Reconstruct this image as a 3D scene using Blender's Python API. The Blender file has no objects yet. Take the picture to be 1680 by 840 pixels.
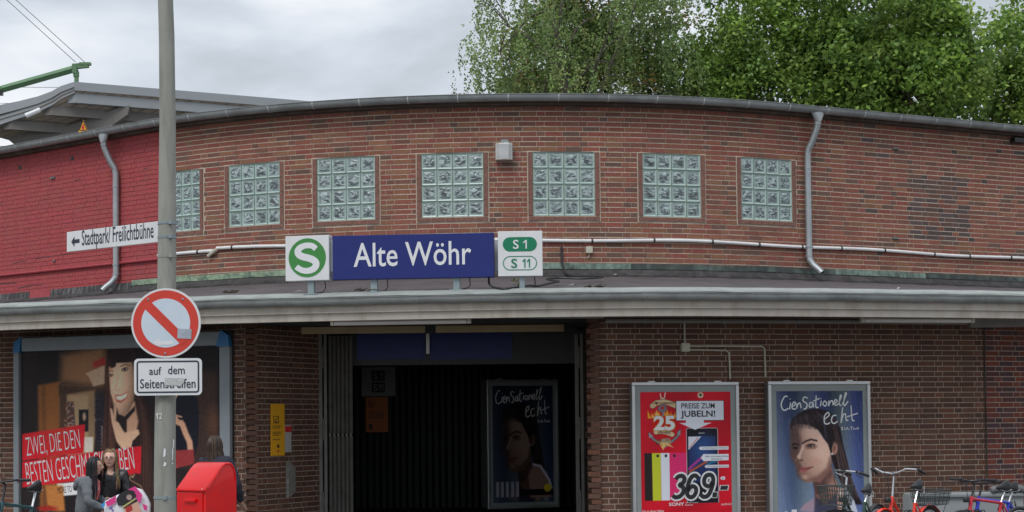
import bpy, bmesh, math, random
import numpy as np
from mathutils import Vector, Matrix
random.seed(7); rng = np.random.default_rng(7)
S = bpy.context.scene
COL = S.collection
R = math.radians

# ------------------------------------------------------------------ camera, world, sun, exposure
F_PX, PITCH, ROLL, EYE, HOR = 2825.0, R(2.0), -0.010, 1.65, 695.0
cam_d = bpy.data.cameras.new('camera'); cam = bpy.data.objects.new('camera', cam_d); COL.objects.link(cam)
cam_d.sensor_width = 36.0; cam_d.lens = 36.0 * F_PX / 1680.0
cam_d.clip_start = 0.1; cam_d.clip_end = 5000
SHIFT = (HOR - 420.0) - F_PX * math.tan(PITCH)
cam_d.shift_y = SHIFT / 1680.0
CM = Matrix.Translation((0, 0, EYE)) @ Matrix.Rotation(math.pi/2 + PITCH, 4, 'X') @ Matrix.Rotation(ROLL, 4, 'Z')
cam.matrix_world = CM
S.camera = cam
CR = CM.to_3x3(); CRI = CR.inverted()

W = bpy.data.worlds.new('World'); S.world = W; W.use_nodes = True
nt = W.node_tree; nt.nodes.clear()
def N(t, **k):
    n = nt.nodes.new(t)
    for a, b in k.items(): setattr(n, a, b)
    return n
out = N('ShaderNodeOutputWorld'); bg = N('ShaderNodeBackground'); bg.inputs[1].default_value = 0.1
sky = N('ShaderNodeTexSky', sky_type='NISHITA'); sky.sun_disc = False
SUN_EL, SUN_AZ = R(52), R(205)          # high, behind the camera, a little to its left
sky.sun_elevation = SUN_EL; sky.sun_rotation = SUN_AZ
tc = N('ShaderNodeTexCoord')
sep = N('ShaderNodeSeparateXYZ'); nt.links.new(tc.outputs['Generated'], sep.inputs[0])
def MATH(op, a, b=None, c=None, clamp=False):
    n = N('ShaderNodeMath', operation=op); n.use_clamp = clamp
    for i, v in enumerate((a, b, c)):
        if v is None: continue
        if isinstance(v, (int, float)): n.inputs[i].default_value = v
        else: nt.links.new(v, n.inputs[i])
    return n.outputs[0]
mp = N('ShaderNodeMapping'); nt.links.new(tc.outputs['Generated'], mp.inputs[0])
mp.inputs['Scale'].default_value = (1.0, 1.0, 2.6); mp.inputs['Location'].default_value = (0.35, 0.0, 0.62)
n1 = N('ShaderNodeTexNoise'); n1.inputs['Scale'].default_value = 3.6; n1.inputs['Detail'].default_value = 6; n1.inputs['Roughness'].default_value = 0.48
n1.inputs['Distortion'].default_value = 0.25
nt.links.new(mp.outputs[0], n1.inputs[0])
elev = MATH('MAXIMUM', sep.outputs[2], 0.0)
# cloud thickness: bright thin cloud low down, heavier cloud further up
nz_ = MATH('MULTIPLY_ADD', MATH('SUBTRACT', n1.outputs['Fac'], 0.5), 1.9, 0.5)
low = MATH('MULTIPLY_ADD', elev, -2.0, 0.475)
low = MATH('MAXIMUM', low, -0.05)
fac = MATH('ADD', nz_, low)
ramp = N('ShaderNodeValToRGB'); nt.links.new(fac, ramp.inputs[0])
ramp.color_ramp.elements[0].position = 0.50; ramp.color_ramp.elements[0].color = (0.50, 0.545, 0.59, 1)
ramp.color_ramp.elements[1].position = 0.80; ramp.color_ramp.elements[1].color = (0.88, 0.895, 0.93, 1)
e = ramp.color_ramp.elements.new(0.62); e.color = (0.62, 0.67, 0.74, 1)
zen = MATH('MULTIPLY_ADD', MATH('SMOOTH_MIN', MATH('MAXIMUM', MATH('SUBTRACT', sep.outputs[2], 0.3), 0.0), 0.7, 0.1), 1.3, 1.0)
sc_ = MATH('MULTIPLY', zen, 11.4)
vm = N('ShaderNodeVectorMath', operation='SCALE'); nt.links.new(ramp.outputs[0], vm.inputs[0]); nt.links.new(sc_, vm.inputs['Scale'])
mix = N('ShaderNodeMix', data_type='RGBA'); mix.inputs[0].default_value = 0.92
nt.links.new(sky.outputs[0], mix.inputs[6]); nt.links.new(vm.outputs[0], mix.inputs[7])
nt.links.new(mix.outputs[2], bg.inputs[0]); nt.links.new(bg.outputs[0], out.inputs[0])

sd = bpy.data.lights.new('sun', 'SUN'); sd.energy = 1.45; sd.angle = R(24); sd.color = (1.0, 0.97, 0.93)
so = bpy.data.objects.new('sun', sd); COL.objects.link(so)
sdir = Vector((math.sin(SUN_AZ) * math.cos(SUN_EL), math.cos(SUN_AZ) * math.cos(SUN_EL), math.sin(SUN_EL)))
so.rotation_euler = sdir.to_track_quat('Z', 'Y').to_euler(); so.location = (0, -20, 40)
S.view_settings.view_transform = 'Standard'; S.view_settings.look = 'None'
S.view_settings.exposure = 0.0; S.view_settings.gamma = 1.0
S.render.resolution_x = 1024; S.render.resolution_y = 512
S.cycles.max_bounces = 6; S.cycles.transparent_max_bounces = 8

# ------------------------------------------------------------------ geometry helpers
def at(px, py, Y):
    """world point at world depth Y that the photograph shows at pixel px, py"""
    d = CR @ Vector(((px - 840.0) / F_PX, ((420.0 - py) + SHIFT) / F_PX, -1.0))
    t = Y / d.y
    return Vector((0, 0, EYE)) + d * t
def proj(p):
    q = CRI @ (Vector(p) - Vector((0, 0, EYE)))
    return 840 + F_PX * q.x / -q.z, 420 + SHIFT - F_PX * q.y / -q.z
def hz(px, py, Y): return at(px, py, Y).z

def srgb(r, g=None, b=None):
    if g is None: r, g, b = r
    f = lambda c: (c / 255 / 12.92) if c / 255 <= 0.04045 else ((c / 255 + 0.055) / 1.055) ** 2.4
    return (f(r), f(g), f(b))

class MB:
    """collects shapes; build() links them as one mesh object"""
    def __init__(s): s.v = []; s.f = []; s.m = []; s.c = []; s.cur = 0; s.col = (1, 1, 1)
    def add(s, vs, fs):
        o = len(s.v); s.v += [tuple(v) for v in vs]
        for f in fs: s.f.append(tuple(o + i for i in f)); s.m.append(s.cur); s.c.append(s.col)
        return s
    def box(s, c, d, rot=None):
        x, y, z = d[0]/2, d[1]/2, d[2]/2
        vs = [Vector((a*x, b*y, e*z)) for e in (-1, 1) for b in (-1, 1) for a in (-1, 1)]
        if rot is not None: vs = [rot @ v for v in vs]
        c = Vector(c)
        return s.add([v + c for v in vs], [(0,2,3,1),(4,5,7,6),(0,1,5,4),(2,6,7,3),(0,4,6,2),(1,3,7,5)])
    def bevbox(s, c, d, b=0.01, rot=None):
        bm = bmesh.new(); bmesh.ops.create_cube(bm, size=1.0)
        for v in bm.verts: v.co = Vector((v.co.x*d[0], v.co.y*d[1], v.co.z*d[2]))
        bmesh.ops.bevel(bm, geom=list(bm.edges), offset=min(b, min(d)*0.45), segments=2, profile=0.6, affect='EDGES')
        vs = [v.co.copy() for v in bm.verts]
        if rot is not None: vs = [rot @ v for v in vs]
        bm.verts.index_update()
        fs = [tuple(v.index for v in f.verts) for f in bm.faces]; bm.free()
        c = Vector(c); return s.add([v + c for v in vs], fs)
    def tube(s, pts, r, n=8, caps=True, r2=None):
        pts = [Vector(p) for p in pts]; k = len(pts)
        rs = r if isinstance(r, (list, tuple)) else [r + ((r2 if r2 is not None else r) - r) * i / max(1, k-1) for i in range(k)]
        up = Vector((0, 0, 1)); t0 = (pts[1] - pts[0]).normalized()
        if abs(t0.dot(up)) > 0.95: up = Vector((0, 1, 0))
        a = t0.cross(up).normalized(); vs = []
        for i, p in enumerate(pts):
            t = (pts[min(i+1, k-1)] - pts[max(i-1, 0)]).normalized()
            a = (a - t * a.dot(t)).normalized(); b = t.cross(a)
            for j in range(n):
                an = 2*math.pi*j/n; vs.append(p + (a*math.cos(an) + b*math.sin(an)) * rs[i])
        fs = [(i*n+j, i*n+(j+1) % n, (i+1)*n+(j+1) % n, (i+1)*n+j) for i in range(k-1) for j in range(n)]
        if caps: fs += [tuple(reversed(range(n))), tuple((k-1)*n + j for j in range(n))]
        return s.add(vs, fs)
    def sweep(s, frames, prof, closed=False, caps=True):
        """frames: (origin, out, up); prof: (out, up) pairs"""
        n = len(prof); vs = []
        for o, a, b in frames: vs += [o + a*p[0] + b*p[1] for p in prof]
        m = n if closed else n-1
        fs = [(i*n+j, (i+1)*n+j, (i+1)*n+(j+1) % n, i*n+(j+1) % n) for i in range(len(frames)-1) for j in range(m)]
        if closed and caps: fs += [tuple(range(n)), tuple(reversed([(len(frames)-1)*n + j for j in range(n)]))]
        return s.add(vs, fs)
    def prism(s, pts, y0, y1):
        """outline in local x,z extruded from y0 to y1"""
        n = len(pts)
        vs = [(p[0], y0, p[1]) for p in pts] + [(p[0], y1, p[1]) for p in pts]
        return s.add(vs, [tuple(range(n)), tuple(reversed(range(n, 2*n)))] + [(i, i+n, (i+1) % n + n, (i+1) % n) for i in range(n)])
    def ball(s, c, r, sub=2):
        bm = bmesh.new(); bmesh.ops.create_icosphere(bm, subdivisions=sub, radius=1.0)
        r = r if isinstance(r, (tuple, list)) else (r, r, r)
        bm.verts.index_update(); c = Vector(c)
        vs = [c + Vector((v.co.x*r[0], v.co.y*r[1], v.co.z*r[2])) for v in bm.verts]
        fs = [tuple(v.index for v in f.verts) for f in bm.faces]; bm.free()
        return s.add(vs, fs)
    def strip(s, pts, w, y):
        """flat ribbon through local x,z points at depth y"""
        for i in range(len(pts)-1):
            a = Vector(pts[i]); b = Vector(pts[i+1]); d = b - a
            if d.length < 1e-6: continue
            d.normalize(); q = Vector((-d.y, d.x)) * w/2; e = d * w * 0.3; a = a - e; b = b + e
            s.add([(a.x-q.x, y, a.y-q.y), (b.x-q.x, y, b.y-q.y), (b.x+q.x, y, b.y+q.y), (a.x+q.x, y, a.y+q.y)], [(0, 1, 2, 3)])
            y -= 0.00002
        return s
    def mesh(s, name, mats, smooth=False, attr=None):
        me = bpy.data.meshes.new(name); me.from_pydata(s.v, [], s.f)
        for m in (mats if isinstance(mats, (list, tuple)) else [mats]): me.materials.append(m)
        me.polygons.foreach_set('material_index', s.m)
        if smooth: me.polygons.foreach_set('use_smooth', [True]*len(s.f)); 
        if attr:
            ca = me.color_attributes.new(attr, 'FLOAT_COLOR', 'CORNER')
            cols = np.ones((len(me.loops), 4), dtype=np.float32)
            lt = np.empty(len(me.polygons), dtype=np.int32); me.polygons.foreach_get('loop_total', lt)
            cols[:, :3] = np.repeat(np.array(s.c, dtype=np.float32), lt, axis=0)
            ca.data.foreach_set('color', cols.ravel())
        me.update()
        if smooth == 'auto':
            pass
        return me
    def build(s, name, mats, parent=None, smooth=False, attr=None):
        me = s.mesh(name, mats, bool(smooth), attr)
        if smooth: 
            try: me.set_sharp_from_angle(angle=R(38))
            except Exception: pass
        return link(name, me, parent)
def link(name, me, parent=None):
    o = bpy.data.objects.new(name, me); COL.objects.link(o)
    if parent is not None: o.parent = parent
    return o
def tag(o, label=None, cat=None, group=None, kind=None):
    if label: o['label'] = label
    if cat: o['category'] = cat
    if group: o['group'] = group
    if kind: o['kind'] = kind
    return o
def thing(name, label, cat, M=None, group=None):
    o = bpy.data.objects.new(name, None); o.empty_display_size = 0.2; COL.objects.link(o)
    if M is not None: o.matrix_world = M
    return tag(o, label, cat, group)
def yaw(loc, a=0.0): return Matrix.Translation(loc) @ Matrix.Rotation(a, 4, 'Z')
class Plate:
    """upright flat rectangle placed in the world: local x along it, local -y out of its face, z up"""
    def __init__(s, xl, xr, yt, yb, Dl, Dr=None):
        Dr = Dl if Dr is None else Dr
        ym = (yt+yb)/2; a = at(xl, ym, Dl); b = at(xr, ym, Dr); c = (a+b)/2
        s.px = (xl, xr, yt, yb); d = Vector((b.x-a.x, b.y-a.y)); s.W = d.length
        zt = at((xl+xr)/2, yt, (Dl+Dr)/2).z; zb = at((xl+xr)/2, yb, (Dl+Dr)/2).z
        s.H = zt - zb; s.c = Vector((c.x, c.y, (zt+zb)/2)); s.a = math.atan2(d.y, d.x); s.M = yaw(s.c, s.a)
    def u(s, px, py):
        xl, xr, yt, yb = s.px
        return ((px-(xl+xr)/2)/(xr-xl)*s.W, -(py-(yt+yb)/2)/(yb-yt)*s.H)
    def q(s, pts): return [s.u(*p) for p in pts]

def text_mesh(txt, h=None, w=None, bold=0.0, shear=0.0, spacing=1.0):
    """flat text centred at the origin in x,z; h = overall height, w = overall width (m)"""
    c = bpy.data.curves.new('lettering', 'FONT'); c.body = txt; c.size = 1.0; c.offset = bold; c.shear = shear
    c.space_character = spacing; c.resolution_u = 3; c.fill_mode = 'BOTH' if hasattr(c, 'fill_mode') else c.fill_mode
    o = bpy.data.objects.new('lettering', c); me = bpy.data.meshes.new_from_object(o)
    vs = [v.co.copy() for v in me.vertices]; fs = [tuple(p.vertices) for p in me.polygons]
    bpy.data.objects.remove(o); bpy.data.curves.remove(c); bpy.data.meshes.remove(me)
    x0 = min(v.x for v in vs); x1 = max(v.x for v in vs); y0 = min(v.y for v in vs); y1 = max(v.y for v in vs)
    sy = h/(y1-y0) if h else 1; sx = (w/(x1-x0)) if w else sy
    if not h: sy = sx
    return [((v.x-(x0+x1)/2)*sx, (v.y-(y0+y1)/2)*sy) for v in vs], fs
def put_text(mb, txt, cx, cz, y, h=None, w=None, rot=0.0, **k):
    vs, fs = text_mesh(txt, h, w, **k); c, s_ = math.cos(rot), math.sin(rot)
    mb.add([(cx + a*c - b*s_, y, cz + a*s_ + b*c) for a, b in vs], [tuple(f) for f in fs])

# ------------------------------------------------------------------ materials
def mat(name, col, rough=0.6, metal=0.0, var=0.12, scale=6.0, bump=0.0, bscale=60.0, dirt=None, dirt_amt=0.5, dscale=3.0, dstretch=(1, 1, 1), spec=0.5, coat=0.0, attr=None, trans=0.0):
    m = bpy.data.materials.new(name); m.use_nodes = True; t = m.node_tree; ns = t.nodes; L = t.links
    b = ns['Principled BSDF']; b.inputs['Roughness'].default_value = rough; b.inputs['Metallic'].default_value = metal
    b.inputs['Specular IOR Level'].default_value = spec
    if coat: b.inputs['Coat Weight'].default_value = coat; b.inputs['Coat Roughness'].default_value = 0.08
    co = ns.new('ShaderNodeTexCoord'); nz = ns.new('ShaderNodeTexNoise'); nz.inputs['Scale'].default_value = scale; nz.inputs['Detail'].default_value = 5
    geo = ns.new('ShaderNodeNewGeometry')
    L.new(geo.outputs['Position'], nz.inputs['Vector'])
    mr = ns.new('ShaderNodeMapRange'); mr.inputs[1].default_value = 0.25; mr.inputs[2].default_value = 0.75
    mr.inputs[3].default_value = 1-var; mr.inputs[4].default_value = 1+var; L.new(nz.outputs['Fac'], mr.inputs[0])
    vm = ns.new('ShaderNodeVectorMath'); vm.operation = 'SCALE'; L.new(mr.outputs[0], vm.inputs['Scale'])
    if attr:
        at_ = ns.new('ShaderNodeAttribute'); at_.attribute_name = attr
        oi = ns.new('ShaderNodeObjectInfo'); mu = ns.new('ShaderNodeVectorMath'); mu.operation = 'MULTIPLY'
        L.new(at_.outputs['Color'], mu.inputs[0]); L.new(oi.outputs['Color'], mu.inputs[1]); L.new(mu.outputs[0], vm.inputs[0])
    else: vm.inputs[0].default_value = col[:3]
    res = vm.outputs[0]
    if dirt is not None:
        mp = ns.new('ShaderNodeMapping'); mp.inputs['Scale'].default_value = dstretch; L.new(geo.outputs['Position'], mp.inputs[0])
        n2 = ns.new('ShaderNodeTexNoise'); n2.inputs['Scale'].default_value = dscale; n2.inputs['Detail'].default_value = 8; n2.inputs['Roughness'].default_value = 0.65
        L.new(mp.outputs[0], n2.inputs['Vector'])
        r2 = ns.new('ShaderNodeMapRange'); r2.inputs[1].default_value = 0.48; r2.inputs[2].default_value = 0.68; r2.inputs[3].default_value = 0; r2.inputs[4].default_value = dirt_amt
        L.new(n2.outputs['Fac'], r2.inputs[0])
        mx = ns.new('ShaderNodeMix'); mx.data_type = 'RGBA'; L.new(r2.outputs[0], mx.inputs[0]); L.new(res, mx.inputs[6]); mx.inputs[7].default_value = (*dirt[:3], 1)
        res = mx.outputs[2]
    L.new(res, b.inputs['Base Color'])
    if bump:
        n3 = ns.new('ShaderNodeTexNoise'); n3.inputs['Scale'].default_value = bscale; n3.inputs['Detail'].default_value = 4; L.new(geo.outputs['Position'], n3.inputs['Vector'])
        bp = ns.new('ShaderNodeBump'); bp.inputs['Strength'].default_value = bump; bp.inputs['Distance'].default_value = 0.01
        L.new(n3.outputs['Fac'], bp.inputs['Height']); L.new(bp.outputs[0], b.inputs['Normal'])
    return m
M_ = {}
M_['brick'] = mat('brick_clay', (1, 1, 1), 0.8, var=0.22, scale=38, bump=0.5, bscale=120, attr='tone', dirt=(0.2, 0.13, 0.11), dirt_amt=0.15, dscale=1.3, spec=0.15)
M_['mortar'] = mat('lime_mortar', (0.57, 0.49, 0.40), 0.95, var=0.2, scale=14, bump=0.4, dirt=(0.26, 0.20, 0.16), dirt_amt=0.45, dscale=2)
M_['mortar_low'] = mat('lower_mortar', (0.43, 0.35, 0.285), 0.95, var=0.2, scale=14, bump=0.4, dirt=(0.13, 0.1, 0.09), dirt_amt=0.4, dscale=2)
M_['mortar_red'] = mat('red_painted_mortar', (0.27, 0.04, 0.05), 0.7, var=0.15, scale=10, bump=0.3)
M_['zinc'] = mat('weathered_zinc', (0.315, 0.335, 0.335), 0.45, 0.25, var=0.12, scale=3, bump=0.05, dirt=(0.12, 0.13, 0.13), dirt_amt=0.5, dscale=2.5)
M_['zinc_new'] = mat('bright_zinc', (0.36, 0.385, 0.40), 0.38, 0.55, var=0.10, scale=7)
M_['patina'] = mat('copper_patina', (0.17, 0.24, 0.20), 0.8, var=0.5, scale=14, dirt=(0.035, 0.035, 0.03), dirt_amt=1.0, dscale=2.2, dstretch=(3, 3, 0.6))
M_['tar'] = mat('roofing_felt', (0.085, 0.072, 0.076), 0.85, var=0.2, scale=3, bump=0.4, bscale=45, dirt=(0.13, 0.11, 0.11), dirt_amt=0.6, dscale=1.6)
M_['tar_black'] = mat('black_bitumen', (0.035, 0.032, 0.033), 0.6, var=0.3, scale=12, bump=0.5, dirt=(0.35, 0.34, 0.34), dirt_amt=0.55, dscale=6, dstretch=(2.5, 2.5, 0.5))
M_['tar_plain'] = mat('plain_bitumen', (0.04, 0.036, 0.036), 0.7, var=0.3, scale=10, bump=0.5, dirt=(0.10, 0.09, 0.09), dirt_amt=0.6, dscale=5)
M_['flash'] = mat('pale_edge_flashing', (0.325, 0.345, 0.33), 0.75, var=0.12, scale=5, bump=0.3, bscale=30, dirt=(0.2, 0.21, 0.2), dirt_amt=0.5, dscale=4)
M_['fascia'] = mat('cream_fascia_paint', (0.56, 0.51, 0.45), 0.7, var=0.10, scale=4, dirt=(0.29, 0.22, 0.15), dirt_amt=0.45, dscale=2.2, dstretch=(2, 2, .6))
M_['soffit'] = mat('soffit_plaster', (0.18, 0.168, 0.155), 0.85, var=0.15, scale=3, bump=0.2, dirt=(0.10, 0.11, 0.1), dirt_amt=0.5, dscale=3)
M_['eaves'] = mat('dark_eaves_timber', (0.085, 0.062, 0.048), 0.85, var=0.3, scale=5, bump=0.3, dirt=(0.2, 0.19, 0.16), dirt_amt=0.4, dscale=4)
M_['white'] = mat('white_plastic', (0.78, 0.78, 0.78), 0.45, var=0.05, dirt=(0.5, 0.48, 0.44), dirt_amt=0.3, dscale=4)
M_['cream'] = mat('aged_cream_plastic', (0.55, 0.52, 0.42), 0.5, var=0.08)
M_['signwhite'] = mat('sign_white', (0.72, 0.73, 0.74), 0.35, var=0.03, dirt=(0.55, 0.55, 0.54), dirt_amt=0.35, dscale=2.5, spec=0.4)
M_['signblue'] = mat('sign_blue', (0.017, 0.028, 0.17), 0.35, var=0.06, spec=0.3)
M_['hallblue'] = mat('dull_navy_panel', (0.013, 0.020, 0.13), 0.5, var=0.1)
M_['green'] = mat('sign_green', (0.045, 0.24, 0.05), 0.4, var=0.03)
M_['green2'] = mat('line_green', (0.0, 0.19, 0.09), 0.4, var=0.03)
M_['print_white'] = mat('white_print', (0.74, 0.75, 0.77), 0.5, var=0.02)
M_['print_black'] = mat('black_print', (0.018, 0.018, 0.022), 0.5, var=0.05)
M_['print_navy'] = mat('navy_print', (0.018, 0.025, 0.05), 0.5, var=0.05)
M_['print_red'] = mat('red_print', (0.6, 0.03, 0.03), 0.5, var=0.03)
M_['signred'] = mat('traffic_red', (0.62, 0.045, 0.025), 0.35, var=0.04)
M_['steel'] = mat('galvanised_post', (0.26, 0.32, 0.34), 0.5, 0.3, var=0.1)
M_['chrome'] = mat('chrome', (0.62, 0.62, 0.64), 0.25, 1.0, var=0.03)
M_['rubber'] = mat('black_rubber', (0.02, 0.02, 0.021), 0.6, var=0.1, bump=0.1)
M_['black'] = mat('black_plastic', (0.022, 0.022, 0.025), 0.38, var=0.1)
M_['concrete'] = mat('lamp_post_grey', (0.30, 0.30, 0.265), 0.75, var=0.10, scale=4, bump=0.15, dirt=(0.17, 0.175, 0.14), dirt_amt=0.55, dscale=3.5, dstretch=(4, 4, 0.5))
M_['alu'] = mat('brushed_aluminium', (0.56, 0.57, 0.58), 0.35, 0.7, var=0.05)
M_['alu_dark'] = mat('case_side_grey', (0.17, 0.18, 0.18), 0.5, 0.3, var=0.08)
M_['passe'] = mat('case_border_greygreen', (0.27, 0.30, 0.29), 0.5, var=0.04)
M_['bbframe'] = mat('billboard_frame_bluegrey', (0.24, 0.27, 0.29), 0.5, var=0.08)
M_['bbcorner'] = mat('billboard_corner_blue', (0.02, 0.16, 0.38), 0.45, var=0.05)
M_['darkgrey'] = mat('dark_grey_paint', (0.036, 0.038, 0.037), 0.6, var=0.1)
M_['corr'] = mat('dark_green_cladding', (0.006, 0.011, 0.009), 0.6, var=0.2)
M_['gate'] = mat('gate_grey_paint', (0.17, 0.165, 0.15), 0.55, var=0.12, dirt=(0.08, 0.07, 0.06), dirt_amt=0.5, dscale=5)
M_['yellow'] = mat('notice_yellow', (0.85, 0.42, 0.02), 0.5, var=0.03)
M_['orange'] = mat('notice_orange', (0.62, 0.16, 0.02), 0.5, var=0.03)
M_['tan'] = mat('tan_beam_paint', (0.40, 0.30, 0.17), 0.7, var=0.12, scale=5)
M_['gcrane'] = mat('green_steel_paint', (0.10, 0.20, 0.095), 0.5, var=0.12)
M_['pconc'] = mat('platform_roof_paint', (0.30, 0.32, 0.335), 0.6, var=0.10, scale=2, dirt=(0.22, 0.25, 0.27), dirt_amt=0.4, dscale=2)
M_['punder'] = mat('platform_ceiling_boards', (0.36, 0.30, 0.25), 0.85, var=0.25, scale=2, dirt=(0.12, 0.10, 0.085), dirt_amt=0.6, dscale=2)
M_['pbeam'] = mat('platform_beam_grey', (0.17, 0.16, 0.15), 0.8, var=0.15, scale=3)
M_['boxred'] = mat('post_box_red', (0.74, 0.002, 0.004), 0.34, var=0.05, dirt=(0.55, 0.02, 0.02), dirt_amt=0.5, dscale=7, coat=0.25, spec=0.35)
M_['ground'] = mat('asphalt', (0.055, 0.054, 0.052), 0.9, var=0.2, scale=1.5, bump=0.5, bscale=70)
M_['paving'] = mat('paving_slabs', (0.13, 0.125, 0.115), 0.85, var=0.15, scale=2, bump=0.3, dirt=(0.1, 0.09, 0.08), dirt_amt=0.4, dscale=2)
M_['kerb'] = mat('granite_kerb', (0.25, 0.25, 0.25), 0.8, var=0.2, scale=30)
M_['bark'] = mat('tree_bark', (0.07, 0.055, 0.04), 0.9, var=0.3, scale=8, bump=0.5)
M_['birchbark'] = mat('birch_bark', (0.085, 0.075, 0.06), 0.85, var=0.3, scale=9, dirt=(0.06, 0.05, 0.04), dirt_amt=0.9, dscale=6)
M_['roof'] = mat('flat_roof', (0.16, 0.16, 0.15), 0.9, var=0.1)
M_['tubeglass'] = mat('fluorescent_tube_glass', (0.66, 0.62, 0.60), 0.25, var=0.03)
M_['surround'] = mat('window_surround_brick', (0.21, 0.10, 0.078), 0.85, var=0.3, scale=25, bump=0.3)
M_['greypanel'] = mat('grey_bin_plastic', (0.27, 0.29, 0.30), 0.6, var=0.08, dirt=(0.17, 0.18, 0.18), dirt_amt=0.4)
M_['bikered'] = mat('orange_red_frame_paint', (0.80, 0.035, 0.012), 0.3, var=0.02, coat=0.4)
M_['bikered2'] = mat('crimson_frame_paint', (0.52, 0.012, 0.03), 0.3, var=0.02, coat=0.4)
M_['bikeblue'] = mat('blue_frame_paint', (0.012, 0.03, 0.50), 0.3, var=0.02, coat=0.4)
M_['biketeal'] = mat('teal_frame_paint', (0.03, 0.10, 0.11), 0.35, var=0.02, coat=0.3)
M_['bikegreen'] = mat('dark_green_frame_paint', (0.02, 0.06, 0.035), 0.35, var=0.02, coat=0.3)
M_['wire'] = mat('basket_wire', (0.055, 0.065, 0.065), 0.5, 0.3, var=0.05)

def leaf_mat(name):
    m = bpy.data.materials.new(name); m.use_nodes = True; t = m.node_tree; ns = t.nodes; L = t.links
    b = ns['Principled BSDF']; b.inputs['Roughness'].default_value = 0.45; b.inputs['Specular IOR Level'].default_value = 0.4
    a = ns.new('ShaderNodeAttribute'); a.attribute_name = 'tone'; L.new(a.outputs['Color'], b.inputs['Base Color'])
    tr = ns.new('ShaderNodeBsdfTranslucent'); L.new(a.outputs['Color'], tr.inputs['Color'])
    mx = ns.new('ShaderNodeMixShader'); mx.inputs[0].default_value = 0.45
    L.new(b.outputs[0], mx.inputs[1]); L.new(tr.outputs[0], mx.inputs[2]); L.new(mx.outputs[0], ns['Material Output'].inputs[0])
    return m
M_['leaf'] = leaf_mat('tree_leaves')
def print_mat(name, rough=0.5):
    m = bpy.data.materials.new(name); m.use_nodes = True; t = m.node_tree; b = t.nodes['Principled BSDF']
    b.inputs['Roughness'].default_value = rough; b.inputs['Specular IOR Level'].default_value = 0.25
    a = t.nodes.new('ShaderNodeAttribute'); a.attribute_name = 'ink'; t.links.new(a.outputs['Color'], b.inputs['Base Color'])
    return m
M_['print'] = print_mat('printed_paper')
def glass_block_mat():
    m = bpy.data.materials.new('glass_block_refraction_paint'); m.use_nodes = True; t = m.node_tree; ns = t.nodes; L = t.links
    b = ns['Principled BSDF']; b.inputs['Roughness'].default_value = 0.10; b.inputs['Specular IOR Level'].default_value = 0.7
    tc = ns.new('ShaderNodeTexCoord'); oi = ns.new('ShaderNodeObjectInfo')
    cm = ns.new('ShaderNodeCombineXYZ'); ml = ns.new('ShaderNodeMath'); ml.operation = 'MULTIPLY'; ml.inputs[1].default_value = 40
    L.new(oi.outputs['Random'], ml.inputs[0]); L.new(ml.outputs[0], cm.inputs[1])
    ad = ns.new('ShaderNodeVectorMath'); ad.operation = 'ADD'; L.new(tc.outputs['Object'], ad.inputs[0]); L.new(cm.outputs[0], ad.inputs[1])
    mp = ns.new('ShaderNodeMapping'); mp.inputs['Rotation'].default_value = (0, R(42), 0); mp.inputs['Scale'].default_value = (5, 1, 10)
    L.new(ad.outputs[0], mp.inputs[0])
    n = ns.new('ShaderNodeTexNoise'); n.inputs['Scale'].default_value = 1.6; n.inputs['Detail'].default_value = 3; n.inputs['Distortion'].default_value = 1.9
    L.new(mp.outputs[0], n.inputs['Vector'])
    r = ns.new('ShaderNodeValToRGB'); L.new(n.outputs['Fac'], r.inputs[0]); cr = r.color_ramp  # light refracted inside the glass, painted as dark and pale streaks
    cr.elements[0].position = 0.42; cr.elements[0].color = (0.07, 0.085, 0.09, 1)
    cr.elements[1].position = 0.62; cr.elements[1].color = (0.46, 0.55, 0.55, 1)
    e = cr.elements.new(0.50); e.color = (0.17, 0.22, 0.23, 1)
    sx = ns.new('ShaderNodeSeparateXYZ'); L.new(tc.outputs['Object'], sx.inputs[0])
    def mth(op, a_, b_=None):
        q = ns.new('ShaderNodeMath'); q.operation = op; L.new(a_, q.inputs[0])
        if b_ is not None: (L.new(b_, q.inputs[1]) if not isinstance(b_, float) else setattr(q.inputs[1], 'default_value', b_))
        return q.outputs[0]
    rad = mth('MAXIMUM', mth('ABSOLUTE', sx.outputs[0]), mth('ABSOLUTE', sx.outputs[2]))
    mrr = ns.new('ShaderNodeMapRange'); mrr.inputs[1].default_value = 0.060; mrr.inputs[2].default_value = 0.092; mrr.inputs[3].default_value = 0.0; mrr.inputs[4].default_value = 0.75; L.new(rad, mrr.inputs[0])
    mxx = ns.new('ShaderNodeMix'); mxx.data_type = 'RGBA'; L.new(mrr.outputs[0], mxx.inputs[0]); L.new(r.outputs[0], mxx.inputs[6]); mxx.inputs[7].default_value = (0.33, 0.43, 0.40, 1)
    L.new(mxx.outputs[2], b.inputs['Base Color'])
    bp = ns.new('ShaderNodeBump'); bp.inputs['Strength'].default_value = 0.7; bp.inputs['Distance'].default_value = 0.02; L.new(n.outputs['Fac'], bp.inputs['Height']); L.new(bp.outputs[0], b.inputs['Normal'])
    return m
M_['gblock'] = glass_block_mat()
M_['gedge'] = mat('glass_block_edge', (0.38, 0.50, 0.46), 0.25, var=0.12, scale=12, spec=0.6)
M_['gjoint'] = mat('glass_block_joint', (0.36, 0.38, 0.33), 0.8, var=0.12, scale=12)

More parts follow.
